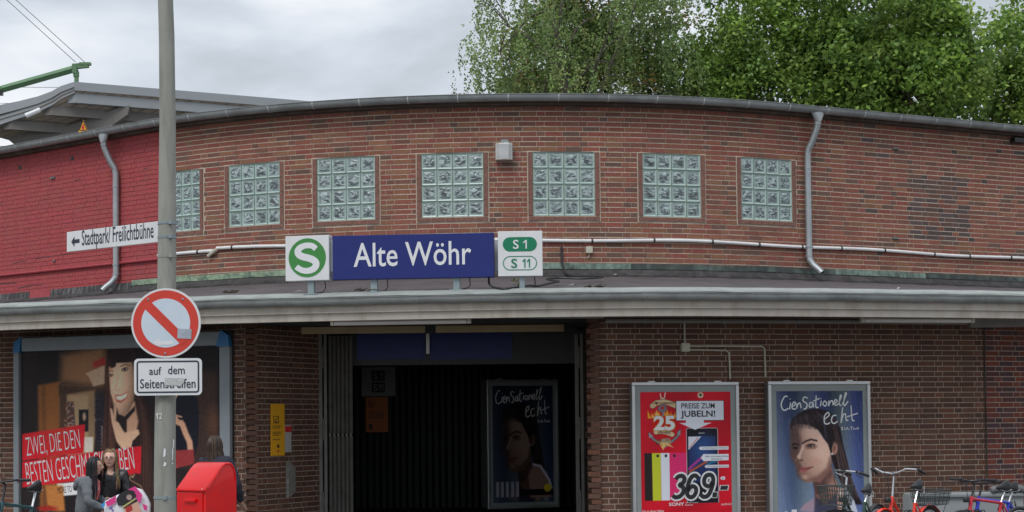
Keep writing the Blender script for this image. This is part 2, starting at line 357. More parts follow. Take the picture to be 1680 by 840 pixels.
# ------------------------------------------------------------------ plan curves
class Path:
    def __init__(s, pts):
        s.p = [Vector((x, y, 0)) for x, y in pts]; s.L = [0.0]
        for i in range(1, len(s.p)): s.L.append(s.L[-1] + (s.p[i]-s.p[i-1]).length)
        s.len = s.L[-1]
    def at(s, q):
        q = min(max(q, 0), s.len - 1e-6); lo, hi = 0, len(s.L)-1
        while hi-lo > 1:
            m = (lo+hi)//2
            if s.L[m] <= q: lo = m
            else: hi = m
        t = (q-s.L[lo])/(s.L[hi]-s.L[lo]); p = s.p[lo].lerp(s.p[hi], t); return p, lo
    def fr(s, q, eps=0.12):
        p, _ = s.at(q); a, _ = s.at(max(q-eps, 0)); b, _ = s.at(min(q+eps, s.len)); t = (b-a).normalized()
        return p, t, Vector((t.y, -t.x, 0))       # point, tangent (rightwards), outward normal (towards the street)
    def pt(s, q, z, o=0.0):
        p, t, n = s.fr(q); return Vector((p.x+n.x*o, p.y+n.y*o, z))
    def s_at_px(s, px, z=4.5, o=0.0):
        lo, hi = 0.0, s.len
        for _ in range(50):
            m = (lo+hi)/2; p, _t, nn = s.fr(m)
            if proj((p.x+nn.x*o, p.y+nn.y*o, z))[0] < px: lo = m
            else: hi = m
        return (lo+hi)/2
    def frames(s, s0, s1, z, n, o=0.0):
        fr = []
        for i in range(n+1):
            q = s0 + (s1-s0)*i/n; p, t, nn = s.fr(q); fr.append((Vector((p.x+nn.x*o, p.y+nn.y*o, z)), nn, Vector((0, 0, 1))))
        return fr
def smooth_path(ctrl, n=16):
    P = [Vector(c) for c in ctrl]; out = []
    for i in range(len(P)-1):
        p0 = P[max(i-1, 0)]; p1 = P[i]; p2 = P[i+1]; p3 = P[min(i+2, len(P)-1)]
        for k in range(n):
            t = k/n; out.append(tuple(0.5*((2*p1) + (p2-p0)*t + (2*p0-5*p1+4*p2-p3)*t*t + (3*p1-p0-3*p2+p3)*t**3)))
    out.append(tuple(P[-1])); return out
# upper storey: an arc that runs out into straights
UR, UX, UY = 9.25, -0.02, 25.4
AL, AR = R(-39), R(27.5)
up = []
pL = Vector((UX + UR*math.sin(AL), UY + UR*(1-math.cos(AL)))); pR = Vector((UX + UR*math.sin(AR), UY + UR*(1-math.cos(AR))))
up.append(tuple(pL - Vector((math.cos(AL), math.sin(AL)))*5.0))
for i in range(81):
    a = AL + (AR-AL)*i/80; up.append((UX + UR*math.sin(a), UY + UR*(1-math.cos(a))))
up.append(tuple(pR + Vector((math.cos(AR), math.sin(AR)))*7.5))
UP = Path(up)
# canopy edge (street side)
ED = Path(smooth_path([(-11.5, 26.2), (-9.4, 24.95), (-7.15, 23.95), (-5.15, 23.25), (-2.9, 22.68), (-0.95, 22.36), (0.6, 22.2), (2.4, 22.3), (4.9, 22.92), (7.0, 23.58), (9.2, 24.5), (11.3, 25.5)]))
# ground floor walls
LWp = [(-10.6, 27.15), (-3.72, 24.08)]
LW = Path(LWp)
LREV = Path([(-3.60, 24.05), (-2.83, 25.6)])
RREV = Path([(1.09, 25.6), (1.13, 23.55)])
RW = Path(smooth_path([(1.13, 23.5), (2.3, 23.74), (4.3, 24.22), (5.6, 24.58), (6.86, 25.0)], 6))
RW2 = Path([(6.86, 25.0), (11.5, 27.3)])

Z_BASE, Z_TOP, Z_SOF = 3.93, 6.31, 3.16

# ------------------------------------------------------------------ the station building
BLD = thing('station_building', 'curved red brick railway station building with flat canopy over a dark entrance', 'building', yaw((0, 27, 0)))
def bpart(mb, name, mats, label=None, parent=None, smooth=False, attr=None, kind=None):
    o = mb.build(name, mats, None, smooth, attr); o.parent = parent or BLD
    base = (parent or BLD)
    o.matrix_parent_inverse = base.matrix_world.inverted() if parent is None else parent_world(base).inverted()
    return tag(o, label, None, None, kind)
def parent_world(o):
    m = o.matrix_parent_inverse @ o.matrix_basis
    return parent_world(o.parent) @ m if o.parent else o.matrix_basis.copy()

BR_L, BR_S, BR_H, BR_J = 0.25, 0.12, 0.0635, 0.0115
CH = BR_H + BR_J
RED_PAINT = (0.40, 0.085, 0.090)
TONES_U = [(0.27, 0.095, 0.078), (0.30, 0.10, 0.082), (0.245, 0.09, 0.076), (0.28, 0.095, 0.085), (0.285, 0.11, 0.082), (0.215, 0.092, 0.08), (0.20, 0.09, 0.08), (0.26, 0.12, 0.085), (0.29, 0.125, 0.088), (0.29, 0.085, 0.076), (0.165, 0.09, 0.082), (0.285, 0.10, 0.082), (0.26, 0.095, 0.082)]
TONES_D = [(0.14, 0.08, 0.08), (0.12, 0.08, 0.09), (0.17, 0.08, 0.075), (0.10, 0.07, 0.078), (0.22, 0.08, 0.07)]
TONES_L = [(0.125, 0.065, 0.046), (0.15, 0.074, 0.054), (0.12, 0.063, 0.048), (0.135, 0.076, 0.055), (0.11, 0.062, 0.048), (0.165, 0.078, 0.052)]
TONES_R = [(0.17, 0.055, 0.048), (0.13, 0.055, 0.055), (0.09, 0.055, 0.06), (0.20, 0.06, 0.042), (0.12, 0.058, 0.056)]
cands = []      # every brick of every wall: (area, wall, path, s, z, w, tone, proud)
def lay(wall, path, s0, s1, z0, z1, holes, tonefn, jv=BR_J, proud=0.003, off=0.0, bh=BR_H):
    k = 0; z = z0
    unit = 2*(BR_L+jv) + BR_S + jv
    while z + BR_H*0.5 < z1:
        zc = z + BR_H/2
        q = s0 - unit*random.random()*0.0 - unit + (0.48*unit if k % 2 else 0.0) + off + random.uniform(-.01, .01)
        segs = []
        while q < s1:
            for w in (BR_L, BR_L, BR_S):
                segs.append((q, q+w)); q += w + jv
        for a, b in segs:
            parts = [(max(a, s0), min(b, s1))]
            for (h0, h1, hz0, hz1) in holes:
                if zc > hz0 and zc < hz1:
                    np_ = []
                    for (c, d) in parts:
                        if d <= h0 or c >= h1: np_.append((c, d))
                        else:
                            if c < h0: np_.append((c, h0-0.004))
                            if d > h1: np_.append((h1+0.004, d))
                    parts = np_
            for c, d in parts:
                if d - c < 0.025: continue
                m = (c+d)/2; hh = min(bh, z1-z)
                t = tonefn(m, zc)
                pr = proud + random.uniform(-0.0018, 0.0022)
                full = abs((d-c)-BR_L) < 1e-6 and hh == bh
                area = 0
                if full:
                    p = path.pt(m, zc); px, py = proj(p); p1, p2 = proj(path.pt(c, zc)), proj(path.pt(d, zc))
                    if 4 < px < 1676 and 4 < py < 836 and not any(x0-14 < px < x1+14 and y0-6 < py < y1+6 for x0, x1, y0, y1 in COVER):
                        area = abs(p2[0]-p1[0]) * (BR_H * F_PX / p.y)
                cands.append((area, wall, path, m, zc, d-c, hh, t, pr))
        z += CH; k += 1
COVER = [(255, 292, 0, 840), (466, 892, 376, 462), (1034, 1216, 622, 840), (1254, 1434, 620, 840), (20, 384, 545, 840), (440, 486, 655, 820), (216, 330, 470, 650), (1318, 1348, 180, 452), (160, 202, 220, 480), (1400, 1610, 505, 532), (1350, 1680, 755, 840), (110, 262, 364, 412), (800, 850, 230, 266), (1112, 1256, 525, 625)]

# windows ------------------------------------------------------------
WZ0 = hz(925, 353.5, 25.4); WZ1 = WZ0 + 14*(0.0635+0.0115) - 0.072 - 0.026
WIN = [(286.0, 328.5), (379.5, 455.5), (521.5, 614.5), (690.5, 794.5), (873.0, 977.0), (1053.0, 1150.5), (1216.0, 1298.5)]
win_s = []
for i, (a, b) in enumerate(WIN):
    s0, s1 = UP.s_at_px(a, 5.2), UP.s_at_px(b, 5.2)
    c = (s0+s1)/2; w = 0.93
    if i == 0: w = 0.80; c = s1 - w/2
    win_s.append((c-w/2, c+w/2))
JS, JB = 0.070, 0.072        # surround width at the sides and below
holes_u = [(a-JS-0.008, b+JS+0.008, WZ0-JB-0.016, WZ0-JB-0.016+14*CH) for a, b in win_s]
s_red = UP.s_at_px(268, 5.0)
s_dk0, s_dk1 = UP.s_at_px(1484), UP.s_at_px(1584)
zd0, zd1 = 4.55, 5.62
def tone_u(s, z):
    j = random.uniform(0.92, 1.10)
    if s < s_red: return tuple(c*random.uniform(0.94, 1.05) for c in RED_PAINT)
    if s_dk0 < s < s_dk1 and zd0 < z < zd1 and random.random() < 0.86: t = random.choice(TONES_D)
    elif s > s_dk0 - 1.0 and random.random() < 0.035: t = random.choice(TONES_D)
    else: t = random.choice(TONES_U)
    return (t[0]*j*.93, t[1]*j*1.03, t[2]*j*.90)
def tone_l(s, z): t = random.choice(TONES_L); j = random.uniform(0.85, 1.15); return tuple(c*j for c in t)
def tone_r(s, z): t = random.choice(TONES_R); j = random.uniform(0.85, 1.15); return tuple(c*j for c in t)

def wall_sheet(path, s0, s1, z0, z1, holes, o=-0.0, step=0.35):
    """the mortar face of a wall, with its openings left out"""
    mb = MB(); ss = {s0, s1}; zs = {z0, z1}
    for a, b, c, d in holes:
        for q in (a, b):
            if s0 < q < s1: ss.add(q)
        for q in (c, d):
            if z0 < q < z1: zs.add(q)
    n = int((s1-s0)/step)
    for i in range(1, n): ss.add(s0 + (s1-s0)*i/n)
    ss = sorted(ss); zs = sorted(zs)
    for i in range(len(ss)-1):
        if ss[i+1]-ss[i] < 1e-5: continue
        for j in range(len(zs)-1):
            m, zc = (ss[i]+ss[i+1])/2, (zs[j]+zs[j+1])/2
            if any(a < m < b and c < zc < d for a, b, c, d in holes): continue
            mb.add([path.pt(ss[i], zs[j], o), path.pt(ss[i+1], zs[j], o), path.pt(ss[i+1], zs[j+1], o), path.pt(ss[i], zs[j+1], o)], [(0, 1, 2, 3)])
    return mb

w_up = bpart(wall_sheet(UP, s_red, UP.len, Z_BASE-0.4, Z_TOP+0.1, holes_u), 'upper_wall', M_['mortar'], 'unpainted red brick upper storey wall')
w_red = bpart(wall_sheet(UP, 0, s_red, Z_BASE-0.4, Z_TOP+0.1, holes_u), 'painted_wall', M_['mortar_red'], 'upper storey wall painted dull raspberry red')
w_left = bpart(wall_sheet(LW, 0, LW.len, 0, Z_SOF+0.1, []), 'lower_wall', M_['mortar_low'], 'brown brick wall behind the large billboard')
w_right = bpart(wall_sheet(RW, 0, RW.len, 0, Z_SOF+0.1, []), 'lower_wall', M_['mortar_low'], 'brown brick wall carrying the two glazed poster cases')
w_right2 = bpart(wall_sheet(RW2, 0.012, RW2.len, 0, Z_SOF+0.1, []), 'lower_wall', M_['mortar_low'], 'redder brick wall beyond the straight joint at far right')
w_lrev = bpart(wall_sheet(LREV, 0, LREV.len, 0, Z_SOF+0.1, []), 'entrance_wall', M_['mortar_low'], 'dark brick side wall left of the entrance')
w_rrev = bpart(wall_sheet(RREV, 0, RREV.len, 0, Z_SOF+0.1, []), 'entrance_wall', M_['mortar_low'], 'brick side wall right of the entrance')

z_first = holes_u[0][2] - CH*15 + 0.15
lay(w_up, UP, s_red+0.006, UP.len, z_first-0.15, Z_TOP+0.10, holes_u, tone_u, jv=0.007, proud=0.003, bh=0.0612)
lay(w_red, UP, 0, s_red-0.004, z_first-0.15, Z_TOP+0.10, holes_u, tone_u, jv=0.006, proud=0.004)
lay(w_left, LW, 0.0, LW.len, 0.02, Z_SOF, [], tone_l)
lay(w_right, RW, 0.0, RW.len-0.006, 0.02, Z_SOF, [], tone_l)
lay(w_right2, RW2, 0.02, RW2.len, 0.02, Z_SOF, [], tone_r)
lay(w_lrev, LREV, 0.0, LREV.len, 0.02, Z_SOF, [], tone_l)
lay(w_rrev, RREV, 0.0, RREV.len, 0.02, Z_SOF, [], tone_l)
cands.sort(key=lambda c: -c[0])
def brick_mesh(w, h):
    mb = MB(); mb.box((0, 0.03, 0), (w, 0.06, h)); return mb.mesh('brick', M_['brick'], False, 'tone')
bm_full = brick_mesh(BR_L, BR_H)
rest = MB()
for i, (area, wall, path, s_, z_, w, h, t, pr) in enumerate(cands):
    p, tg, n = path.fr(s_, w/2)
    if i < 300:
        o = link('brick', bm_full, wall)
        o.matrix_parent_inverse = parent_world(wall).inverted()
        o.matrix_basis = yaw(Vector((p.x+n.x*pr, p.y+n.y*pr, z_)), math.atan2(tg.y, tg.x)) @ Matrix.Diagonal((1, 1, h/BR_H, 1)); o.color = (*t, 1)
    else:
        rest.col = t; a = tg*(w/2); u = Vector((0, 0, h/2)); c = Vector((p.x+n.x*pr, p.y+n.y*pr, z_)); b = n*(-0.06)
        rest.add([c-a-u, c+a-u, c+a+u, c-a+u, c-a-u+b, c+a-u+b, c+a+u+b, c-a+u+b], [(0, 1, 2, 3), (1, 5, 6, 2), (4, 0, 3, 7), (3, 2, 6, 7), (0, 4, 5, 1)])
# corner posts of alternating brick ends beside the entrance
for (cx, cy, dx) in ((-3.66, 24.06, -1), (1.13, 23.55, 1)):
    k = 0; z = 0.02
    while z + BR_H < Z_SOF:
        rest.col = tone_l(0, 0); rest.box((cx + (0.02 if k % 2 else -0.01)*1.0, cy - (0.0 if k % 2 else 0.012), z+BR_H/2), (0.13 if k % 2 else 0.17, 0.14, BR_H), Matrix.Rotation(R(35 if dx < 0 else -12), 3, 'Z')); z += CH; k += 1
o = bpart(rest, 'brickwork', M_['brick'], 'all the remaining red and brown bricks of the walls', attr='tone', kind='stuff')

# window objects
def win_block_mesh(w):
    mb = MB(); f = 0.021; d = 0.012
    a, b = w/2, w/2-f
    O = [(-a, 0, -a), (a, 0, -a), (a, 0, a), (-a, 0, a)]; I = [(-b, d, -b), (b, d, -b), (b, d, b), (-b, d, b)]
    mb.cur = 1; mb.add(O+I, [(0, 1, 5, 4), (1, 2, 6, 5), (2, 3, 7, 6), (3, 0, 4, 7)])
    # outer returns
    mb.add(O + [(x, 0.05, z) for x, y, z in O], [(0, 4, 5, 1), (1, 5, 6, 2), (2, 6, 7, 3), (3, 7, 4, 0)])
    n = 6; mb.cur = 0; vs = []; 
    for j in range(n+1):
        for i in range(n+1):
            x = -b+2*b*i/n; z = -b+2*b*j/n; e = (1-(x/b)**2)*(1-(z/b)**2)
            vs.append((x, d - 0.010*e, z))
    mb.add(vs, [(j*(n+1)+i, j*(n+1)+i+1, (j+1)*(n+1)+i+1, (j+1)*(n+1)+i) for j in range(n) for i in range(n)])
    return mb.mesh('glass_block', [M_['gblock'], M_['gedge']])
WH = WZ1-WZ0
cell = 0.93/4; cell0 = cell
blk = win_block_mesh(cell-0.012)
wl = ['partly hidden leftmost', 'second from left', 'third from left', 'left of the louvred box', 'right of the louvred box', 'second from right', 'rightmost, beside the zinc downpipe']
for wi, (a, b) in enumerate(win_s):
    m = (a+b)/2; p, tg, n = UP.fr(m, (b-a)/2); an = math.atan2(tg.y, tg.x)
    Mw = yaw(Vector((p.x, p.y, (WZ0+WZ1)/2)), an)
    WW = b-a; cell = WW/4
    mb = MB(); mb.box((0, 0.055, 0), (WW+0.02, 0.05, WH+0.02))
    w = mb.build('window', M_['gjoint']); w.parent = BLD; w.matrix_parent_inverse = BLD.matrix_world.inverted(); w.matrix_basis = Mw
    w['label'] = 'window of sixteen patterned glass blocks, ' + wl[wi]
    ch = WH/4
    for r_ in range(4):
        for c_ in range(4):
            g = link('glass_block', blk, w); g.location = (-WW/2+cell*(c_+.5), 0.012 + random.uniform(-.002, .002), -WH/2+ch*(r_+.5))
            g.scale = ((cell-0.012)/(cell0-0.012), 1, (ch-0.012)/(cell0-0.012))
    mb = MB()
    for sx in (-1, 1):
        hh = (WH+0.0)/4
        for k in range(4): 
            mb.box((sx*(WW/2+JS/2), 0.015, -WH/2+hh*(k+.5)), (JS-0.006, 0.05, hh-0.011))
    nb = 5; ww = (WW+2*JS)/nb
    for k in range(nb): mb.box((-WW/2-JS+ww*(k+.5), 0.015, -WH/2-JB/2-0.004), (ww-0.010, 0.05, JB-0.014))
    s_ = mb.build('surround', M_['surround'], w)
    mb = MB(); yj = 0.031; X1 = WW/2+JS+0.012; Zt, Zb = WH/2+0.012, -WH/2-JB-0.014
    for c_, d_ in (((-(X1+WW/2)/2, yj, (Zt+Zb)/2), (X1-WW/2, 0.05, Zt-Zb)), (((X1+WW/2)/2, yj, (Zt+Zb)/2), (X1-WW/2, 0.05, Zt-Zb)), ((0, yj, (Zb-WH/2)/2), (WW-0.001, 0.05, -WH/2-Zb)), ((0, yj+.001, WH/2+0.006), (WW-0.001, 0.05, 0.012))): mb.box(c_, d_)
    mb.build('jamb', M_['mortar'], w)

# roof edge: eaves, gutter, brackets, downpipes -------------------------
bpart(MB().sweep(UP.frames(0, UP.len, Z_TOP, 120), [(-0.1, 0.05), (0.02, 0.04), (0.11, 0.045), (0.14, 0.10), (0.14, 0.13), (-0.1, 0.13)], True), 'eaves_board', M_['eaves'])
GZ, GO, GR = 6.475, 0.235, 0.078
gp = [(-GR*math.cos(math.pi*i/10), -GR*1.15*math.sin(math.pi*i/10)) for i in range(11)]
gp = [(-GR-.004, 0.0)] + gp + [(GR+.012, 0.006), (GR+.012, 0.012), (GR-.004, 0.010)] + [((GR-.01)*math.cos(math.pi*i/8), -(GR-.01)*math.sin(math.pi*i/8)) for i in range(9)]
gut = bpart(MB().sweep(UP.frames(0, UP.len, GZ, 150, GO), gp, True), 'roof_gutter', M_['zinc'], 'long curved grey zinc gutter along the roof edge', smooth=True)
s_ = 0.5
bk = MB(); bp_ = [((GR+.006)*math.cos(math.pi*i/10), -(GR+.006)*1.14*math.sin(math.pi*i/10)) for i in range(11)]
bp_ = bp_ + [(GR*-0.97, .0)]
bk.sweep([(Vector((x, 0, 0)), Vector((0, -1, 0)), Vector((0, 0, 1))) for x in (-0.010, 0.010)], bp_)
bkm = bk.mesh('gutter_bracket', mat('light_zinc_strap', (0.50, 0.53, 0.54), 0.5))
while s_ < UP.len-0.3:
    p, tg, n = UP.fr(s_); b = link('gutter_bracket', bkm, gut); b.matrix_parent_inverse = parent_world(gut).inverted()
    b.matrix_basis = yaw(Vector((p.x+n.x*GO, p.y+n.y*GO, GZ)), math.atan2(tg.y, tg.x)); s_ += 0.72
rm = MB()   # flat roof
pts = [UP.pt(UP.len*i/60, 6.50, 0.16) for i in range(61)]
back = [Vector((p.x, 40.0, 6.62)) for p in pts]
rm.add(pts+back, [(i, i+1, 61+i+1, 61+i) for i in range(60)])
bpart(rm, 'flat_roof', M_['roof'])
def downpipe(px_top, px_low, z_bot, label, spr):
    s0 = UP.s_at_px(px_top, 6.3, 0.22); s1 = UP.s_at_px(px_low, 5.0, 0.075)
    P = lambda s, z, o: UP.pt(s, z, o)
    z1, z2 = hz(px_low, 210 if px_top > 800 else 258, 26.3), 0
    z1 = 6.05
    pts = [P(s0, GZ-0.19, GO-0.01), P(s0, GZ-0.28, GO-0.02), P(s0+(s1-s0)*.12, GZ-0.37, GO-0.05), P(s0+(s1-s0)*.5, GZ-0.50, 0.15), P(s0+(s1-s0)*.88, GZ-0.62, 0.09), P(s1, GZ-0.72, 0.075), P(s1, GZ-0.9, 0.075),
           P(s1, z_bot+0.30, 0.075), P(s1, z_bot+0.22, 0.085), P(s1+spr*0.3, z_bot+0.13, 0.14), P(s1+spr*0.75, z_bot+0.06, 0.21), P(s1+spr, z_bot, 0.26)]
    mb = MB(); mb.tube(pts, 0.052, 14, caps=False); mb.tube(pts, 0.047, 14, caps=False)
    dp = bpart(mb, 'downpipe', M_['zinc_new'], label, smooth=True)
    f = MB(); p, tg, n = UP.fr(s0); R0, R1 = 0.115, 0.052
    o = P(s0, GZ-0.06, GO)
    vs = []
    for zz, hw, hd in ((0.0, 0.12, 0.05), (-0.03, 0.12, 0.055), (-0.15, 0.05, 0.05)):
        for j in range(12):
            an = 2*math.pi*j/12; vs.append(o + tg*hw*math.cos(an) + n*hd*math.sin(an) + Vector((0, 0, zz)))
    f.add(vs, [(i*12+j, i*12+(j+1) % 12, (i+1)*12+(j+1) % 12, (i+1)*12+j) for i in range(2) for j in range(12)])
    q = bpart(f, 'funnel', M_['zinc_new'], parent=dp, smooth=True)
    for zz in (GZ-0.92, z_bot+0.42, z_bot+0.27): bpart(MB().tube([P(s1, zz-0.012, 0.075), P(s1, zz+0.012, 0.075)], 0.060, 14), 'pipe_clip', M_['zinc_new'], parent=dp, smooth=True)
    bpart(MB().tube([P(s0, GZ-0.25, GO-0.015), P(s0, GZ-0.22, GO-0.012)], 0.058, 14), 'pipe_clip', M_['zinc_new'], parent=dp, smooth=True)
downpipe(1341, 1326, hz(1335, 447, 26.3), 'bright zinc downpipe right of the last glass block window', 0.10)
downpipe(171, 190.5, hz(184, 474, 27.4), 'bright zinc downpipe on the red painted wall', -0.12)

# foot of the upper wall: patina flashing and bitumen upstand
s_g = UP.s_at_px(218, 4.0)
M_['patina2'] = mat('dark_aged_copper', (0.045, 0.055, 0.05), 0.7, var=0.4, scale=12, dirt=(0.14, 0.20, 0.17), dirt_amt=0.8, dscale=4)
M_['patina3'] = mat('bright_verdigris', (0.24, 0.32, 0.22), 0.8, var=0.4, scale=16, dirt=(0.05, 0.09, 0.08), dirt_amt=1.0, dscale=6)
flp = []; q = s_g; s_q = UP.s_at_px(480, 4.0)
while q < UP.len:
    e = min(q + random.uniform(0.5, 1.3), UP.len); zz = random.uniform(-.006, .006)
    mm = M_['patina3'] if q < s_q else random.choice([M_['patina'], M_['patina2'], M_['patina2']])
    bpart(MB().sweep(UP.frames(q+0.003, e, Z_BASE+zz, 4, 0.012), [(0, 0), (0.018, -0.004), (0.012, 0.078), (0, 0.082)], True), 'wall_flashing', mm); q = e
bpart(MB().sweep(UP.frames(0, UP.len, Z_BASE, 100, 0.0), [(0.0, 0.0), (0.02, -0.005), (0.05, -0.06), (0.12, -0.10), (0.12, -0.4), (0, -0.4)], True), 'felt_upstand', M_['tar_plain'])
bpart(MB().sweep(UP.frames(0, s_g, Z_BASE, 30, 0.008), [(0.0, 0.06), (0.02, 0.055), (0.045, -0.1), (0.12, -0.16), (0, -0.2)], True), 'felt_upstand', M_['tar_black'], 'black bitumen strip with white drips under the red wall')
sp0, sp1 = UP.s_at_px(52, 4.0), UP.s_at_px(86, 4.0)
bpart(MB().sweep(UP.frames(sp0, sp1, Z_BASE, 8, 0.011), [(0.0, 0.064), (0.021, 0.058), (0.047, -0.1), (0.10, -0.15)]), 'red_paint_patch', mat('overspilled_red_paint', (0.33, 0.05, 0.06), 0.7, var=.2))

# canopy ---------------------------------------------------------------
EZ = 3.30
NN = 140
def edge_frames(o=0.0, z=0.0, n=NN): return ED.frames(0, ED.len, z, n, o)
su0, su1 = UP.s_at_px(-460, 4), UP.s_at_px(2150, 4)
top = MB(); vs = []; KK = 6
for i in range(NN+1):
    a = ED.pt(ED.len*i/NN, 3.36, -0.05); b = UP.pt(UP.len*i/NN, Z_BASE-0.105, -0.02)
    # pair by x so the sheet does not skew
    lo, hi = 0.0, UP.len
    for _ in range(30):
        m = (lo+hi)/2
        if UP.at(m)[0].x < a.x*1.08: lo = m
        else: hi = m
    b = UP.pt(lo, Z_BASE-0.105, -0.02)
    for k in range(KK+1):
        t = k/KK; p = a.lerp(b, t); p.z += 0.012*math.sin(i*1.7+k*2.1) * (0 < k < KK); vs.append(p)
top.add(vs, [(i*(KK+1)+k, (i+1)*(KK+1)+k, (i+1)*(KK+1)+k+1, i*(KK+1)+k+1) for i in range(NN) for k in range(KK)])
cano = bpart(top, 'canopy', M_['tar'], 'sloping canopy roof of dark grey brown felt over the pavement', smooth=True)
mb = MB(); fr = []
for i in range(NN+1):
    q = ED.len*i/NN; p, t, n = ED.fr(q); w = 0.002*math.sin(q*3.1)+0.002*math.sin(q*7.7)
    fr.append((Vector((p.x, p.y, 3.335+w)), n, Vector((0, 0, 1))))
mb.sweep(fr, [(-0.20, 0.070), (-0.19, 0.076), (-0.03, 0.036), (0.03, 0.022), (0.04, 0.0), (0.03, -0.01), (-0.20, 0.03)], True)
bpart(mb, 'edge_flashing', M_['flash'], 'pale grey green flashing strip along the canopy edge', parent=cano)
g2 = [(-0.062*math.cos(math.pi*i/10), -0.085*math.sin(math.pi*i/10)) for i in range(11)]
gutp = [(-0.062, 0.0)] + g2 + [(0.072, 0.004), (0.074, 0.014), (0.062, 0.014)] + [(0.056*math.cos(math.pi*i/8), -0.075*math.sin(math.pi*i/8)) for i in range(9)]
frg = []
for i in range(NN+1):
    q = ED.len*i/NN; p, t, n = ED.fr(q); w = 0.004*math.sin(q*2.3+1)+0.003*math.sin(q*9.1)
    frg.append((Vector((p.x+n.x*0.075, p.y+n.y*0.075, 3.305+w)), n, Vector((0, 0, 1))))
cg = bpart(MB().sweep(frg, gutp, True), 'canopy_gutter', M_['zinc'], 'dented grey gutter along the canopy edge', parent=None, smooth=True)
bk = MB(); bk.sweep([(Vector((x, 0, 0)), Vector((0, -1, 0)), Vector((0, 0, 1))) for x in (-0.012, 0.012)], [(0.067*math.cos(math.pi*i/10), -0.09*math.sin(math.pi*i/10)) for i in range(11)])
bk2 = bk.mesh('gutter_bracket', M_['zinc'])
q = 0.4
while q < ED.len-0.2:
    p, t, n = ED.fr(q); b = link('gutter_bracket', bk2, cg); b.matrix_parent_inverse = parent_world(cg).inverted()
    b.matrix_basis = yaw(Vector((p.x+n.x*0.075, p.y+n.y*0.075, 3.305)), math.atan2(t.y, t.x)); q += 0.97
bpart(MB().sweep(edge_frames(0, 3.30), [(-0.03, 0.02), (0.0, 0.02), (0.0, -0.155), (0.014, -0.16), (0.014, -0.175), (-0.012, -0.185), (-0.03, -0.19), (-0.035, -0.275), (-0.06, -0.28), (-0.08, -0.25)], True), 'fascia', M_['fascia'], 'stained cream fascia board below the canopy gutter', parent=cano)
und = MB(); vs = []
for i in range(NN+1):
    a = ED.pt(ED.len*i/NN, Z_SOF, -0.05); b = a + Vector((0, 0, 0)); b = Vector((a.x*1.04, a.y + 5.0, Z_SOF)); vs += [a, b]
und.add(vs, [(2*i, 2*i+1, 2*i+3, 2*i+2) for i in range(NN)])
bpart(und, 'canopy_soffit', M_['soffit'], parent=cano)

# entrance interior ------------------------------------------------------
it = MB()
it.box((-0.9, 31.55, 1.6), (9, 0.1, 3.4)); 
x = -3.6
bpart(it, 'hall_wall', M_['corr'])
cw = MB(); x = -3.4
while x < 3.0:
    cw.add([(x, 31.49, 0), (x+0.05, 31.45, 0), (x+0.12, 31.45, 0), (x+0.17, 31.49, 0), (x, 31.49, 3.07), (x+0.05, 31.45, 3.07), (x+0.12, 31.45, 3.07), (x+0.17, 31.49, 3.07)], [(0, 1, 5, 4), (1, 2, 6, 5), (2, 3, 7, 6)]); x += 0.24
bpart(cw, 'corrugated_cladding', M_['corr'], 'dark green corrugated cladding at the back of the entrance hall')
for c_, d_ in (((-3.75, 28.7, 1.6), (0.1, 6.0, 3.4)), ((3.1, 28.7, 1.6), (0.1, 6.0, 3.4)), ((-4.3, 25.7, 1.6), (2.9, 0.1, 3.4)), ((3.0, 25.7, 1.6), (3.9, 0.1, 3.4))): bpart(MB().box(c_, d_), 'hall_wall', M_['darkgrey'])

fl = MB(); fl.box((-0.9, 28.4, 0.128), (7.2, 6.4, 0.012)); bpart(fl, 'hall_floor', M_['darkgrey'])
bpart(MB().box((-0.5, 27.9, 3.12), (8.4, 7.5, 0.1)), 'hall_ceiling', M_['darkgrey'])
# transom with the two blue panels
tr = MB(); a = at(574, 600, 25.75); b = at(948, 538, 25.75); zt0 = a.z; zt1 = Z_SOF
tr.box(((a.x+b.x)/2, 25.75, (zt0+zt1)/2), (b.x-a.x, 0.06, zt1-zt0)); trn = bpart(tr, 'transom', M_['darkgrey'], 'dark grey transom above the entrance opening')
for x0, x1, lb in ((586, 697, 'left'), (705, 840, 'right')):
    a = at(x0, 590, 25.7); b = at(x1, 536, 25.7); m = MB(); m.box(((a.x+b.x)/2, 25.712, (a.z+b.z)/2), (b.x-a.x, 0.02, b.z-a.z)); bpart(m, 'blue_panel', M_['hallblue'], 'plain dark blue panel, %s half of the transom' % lb, parent=trn)
a = at(699, 580, 25.6); b = at(704, 546, 25.6); m = MB(); m.box(((a.x+b.x)/2, 25.66, (a.z+b.z)/2), (b.x-a.x, 0.05, b.z-a.z)); bpart(m, 'white_strip', M_['white'], parent=trn)
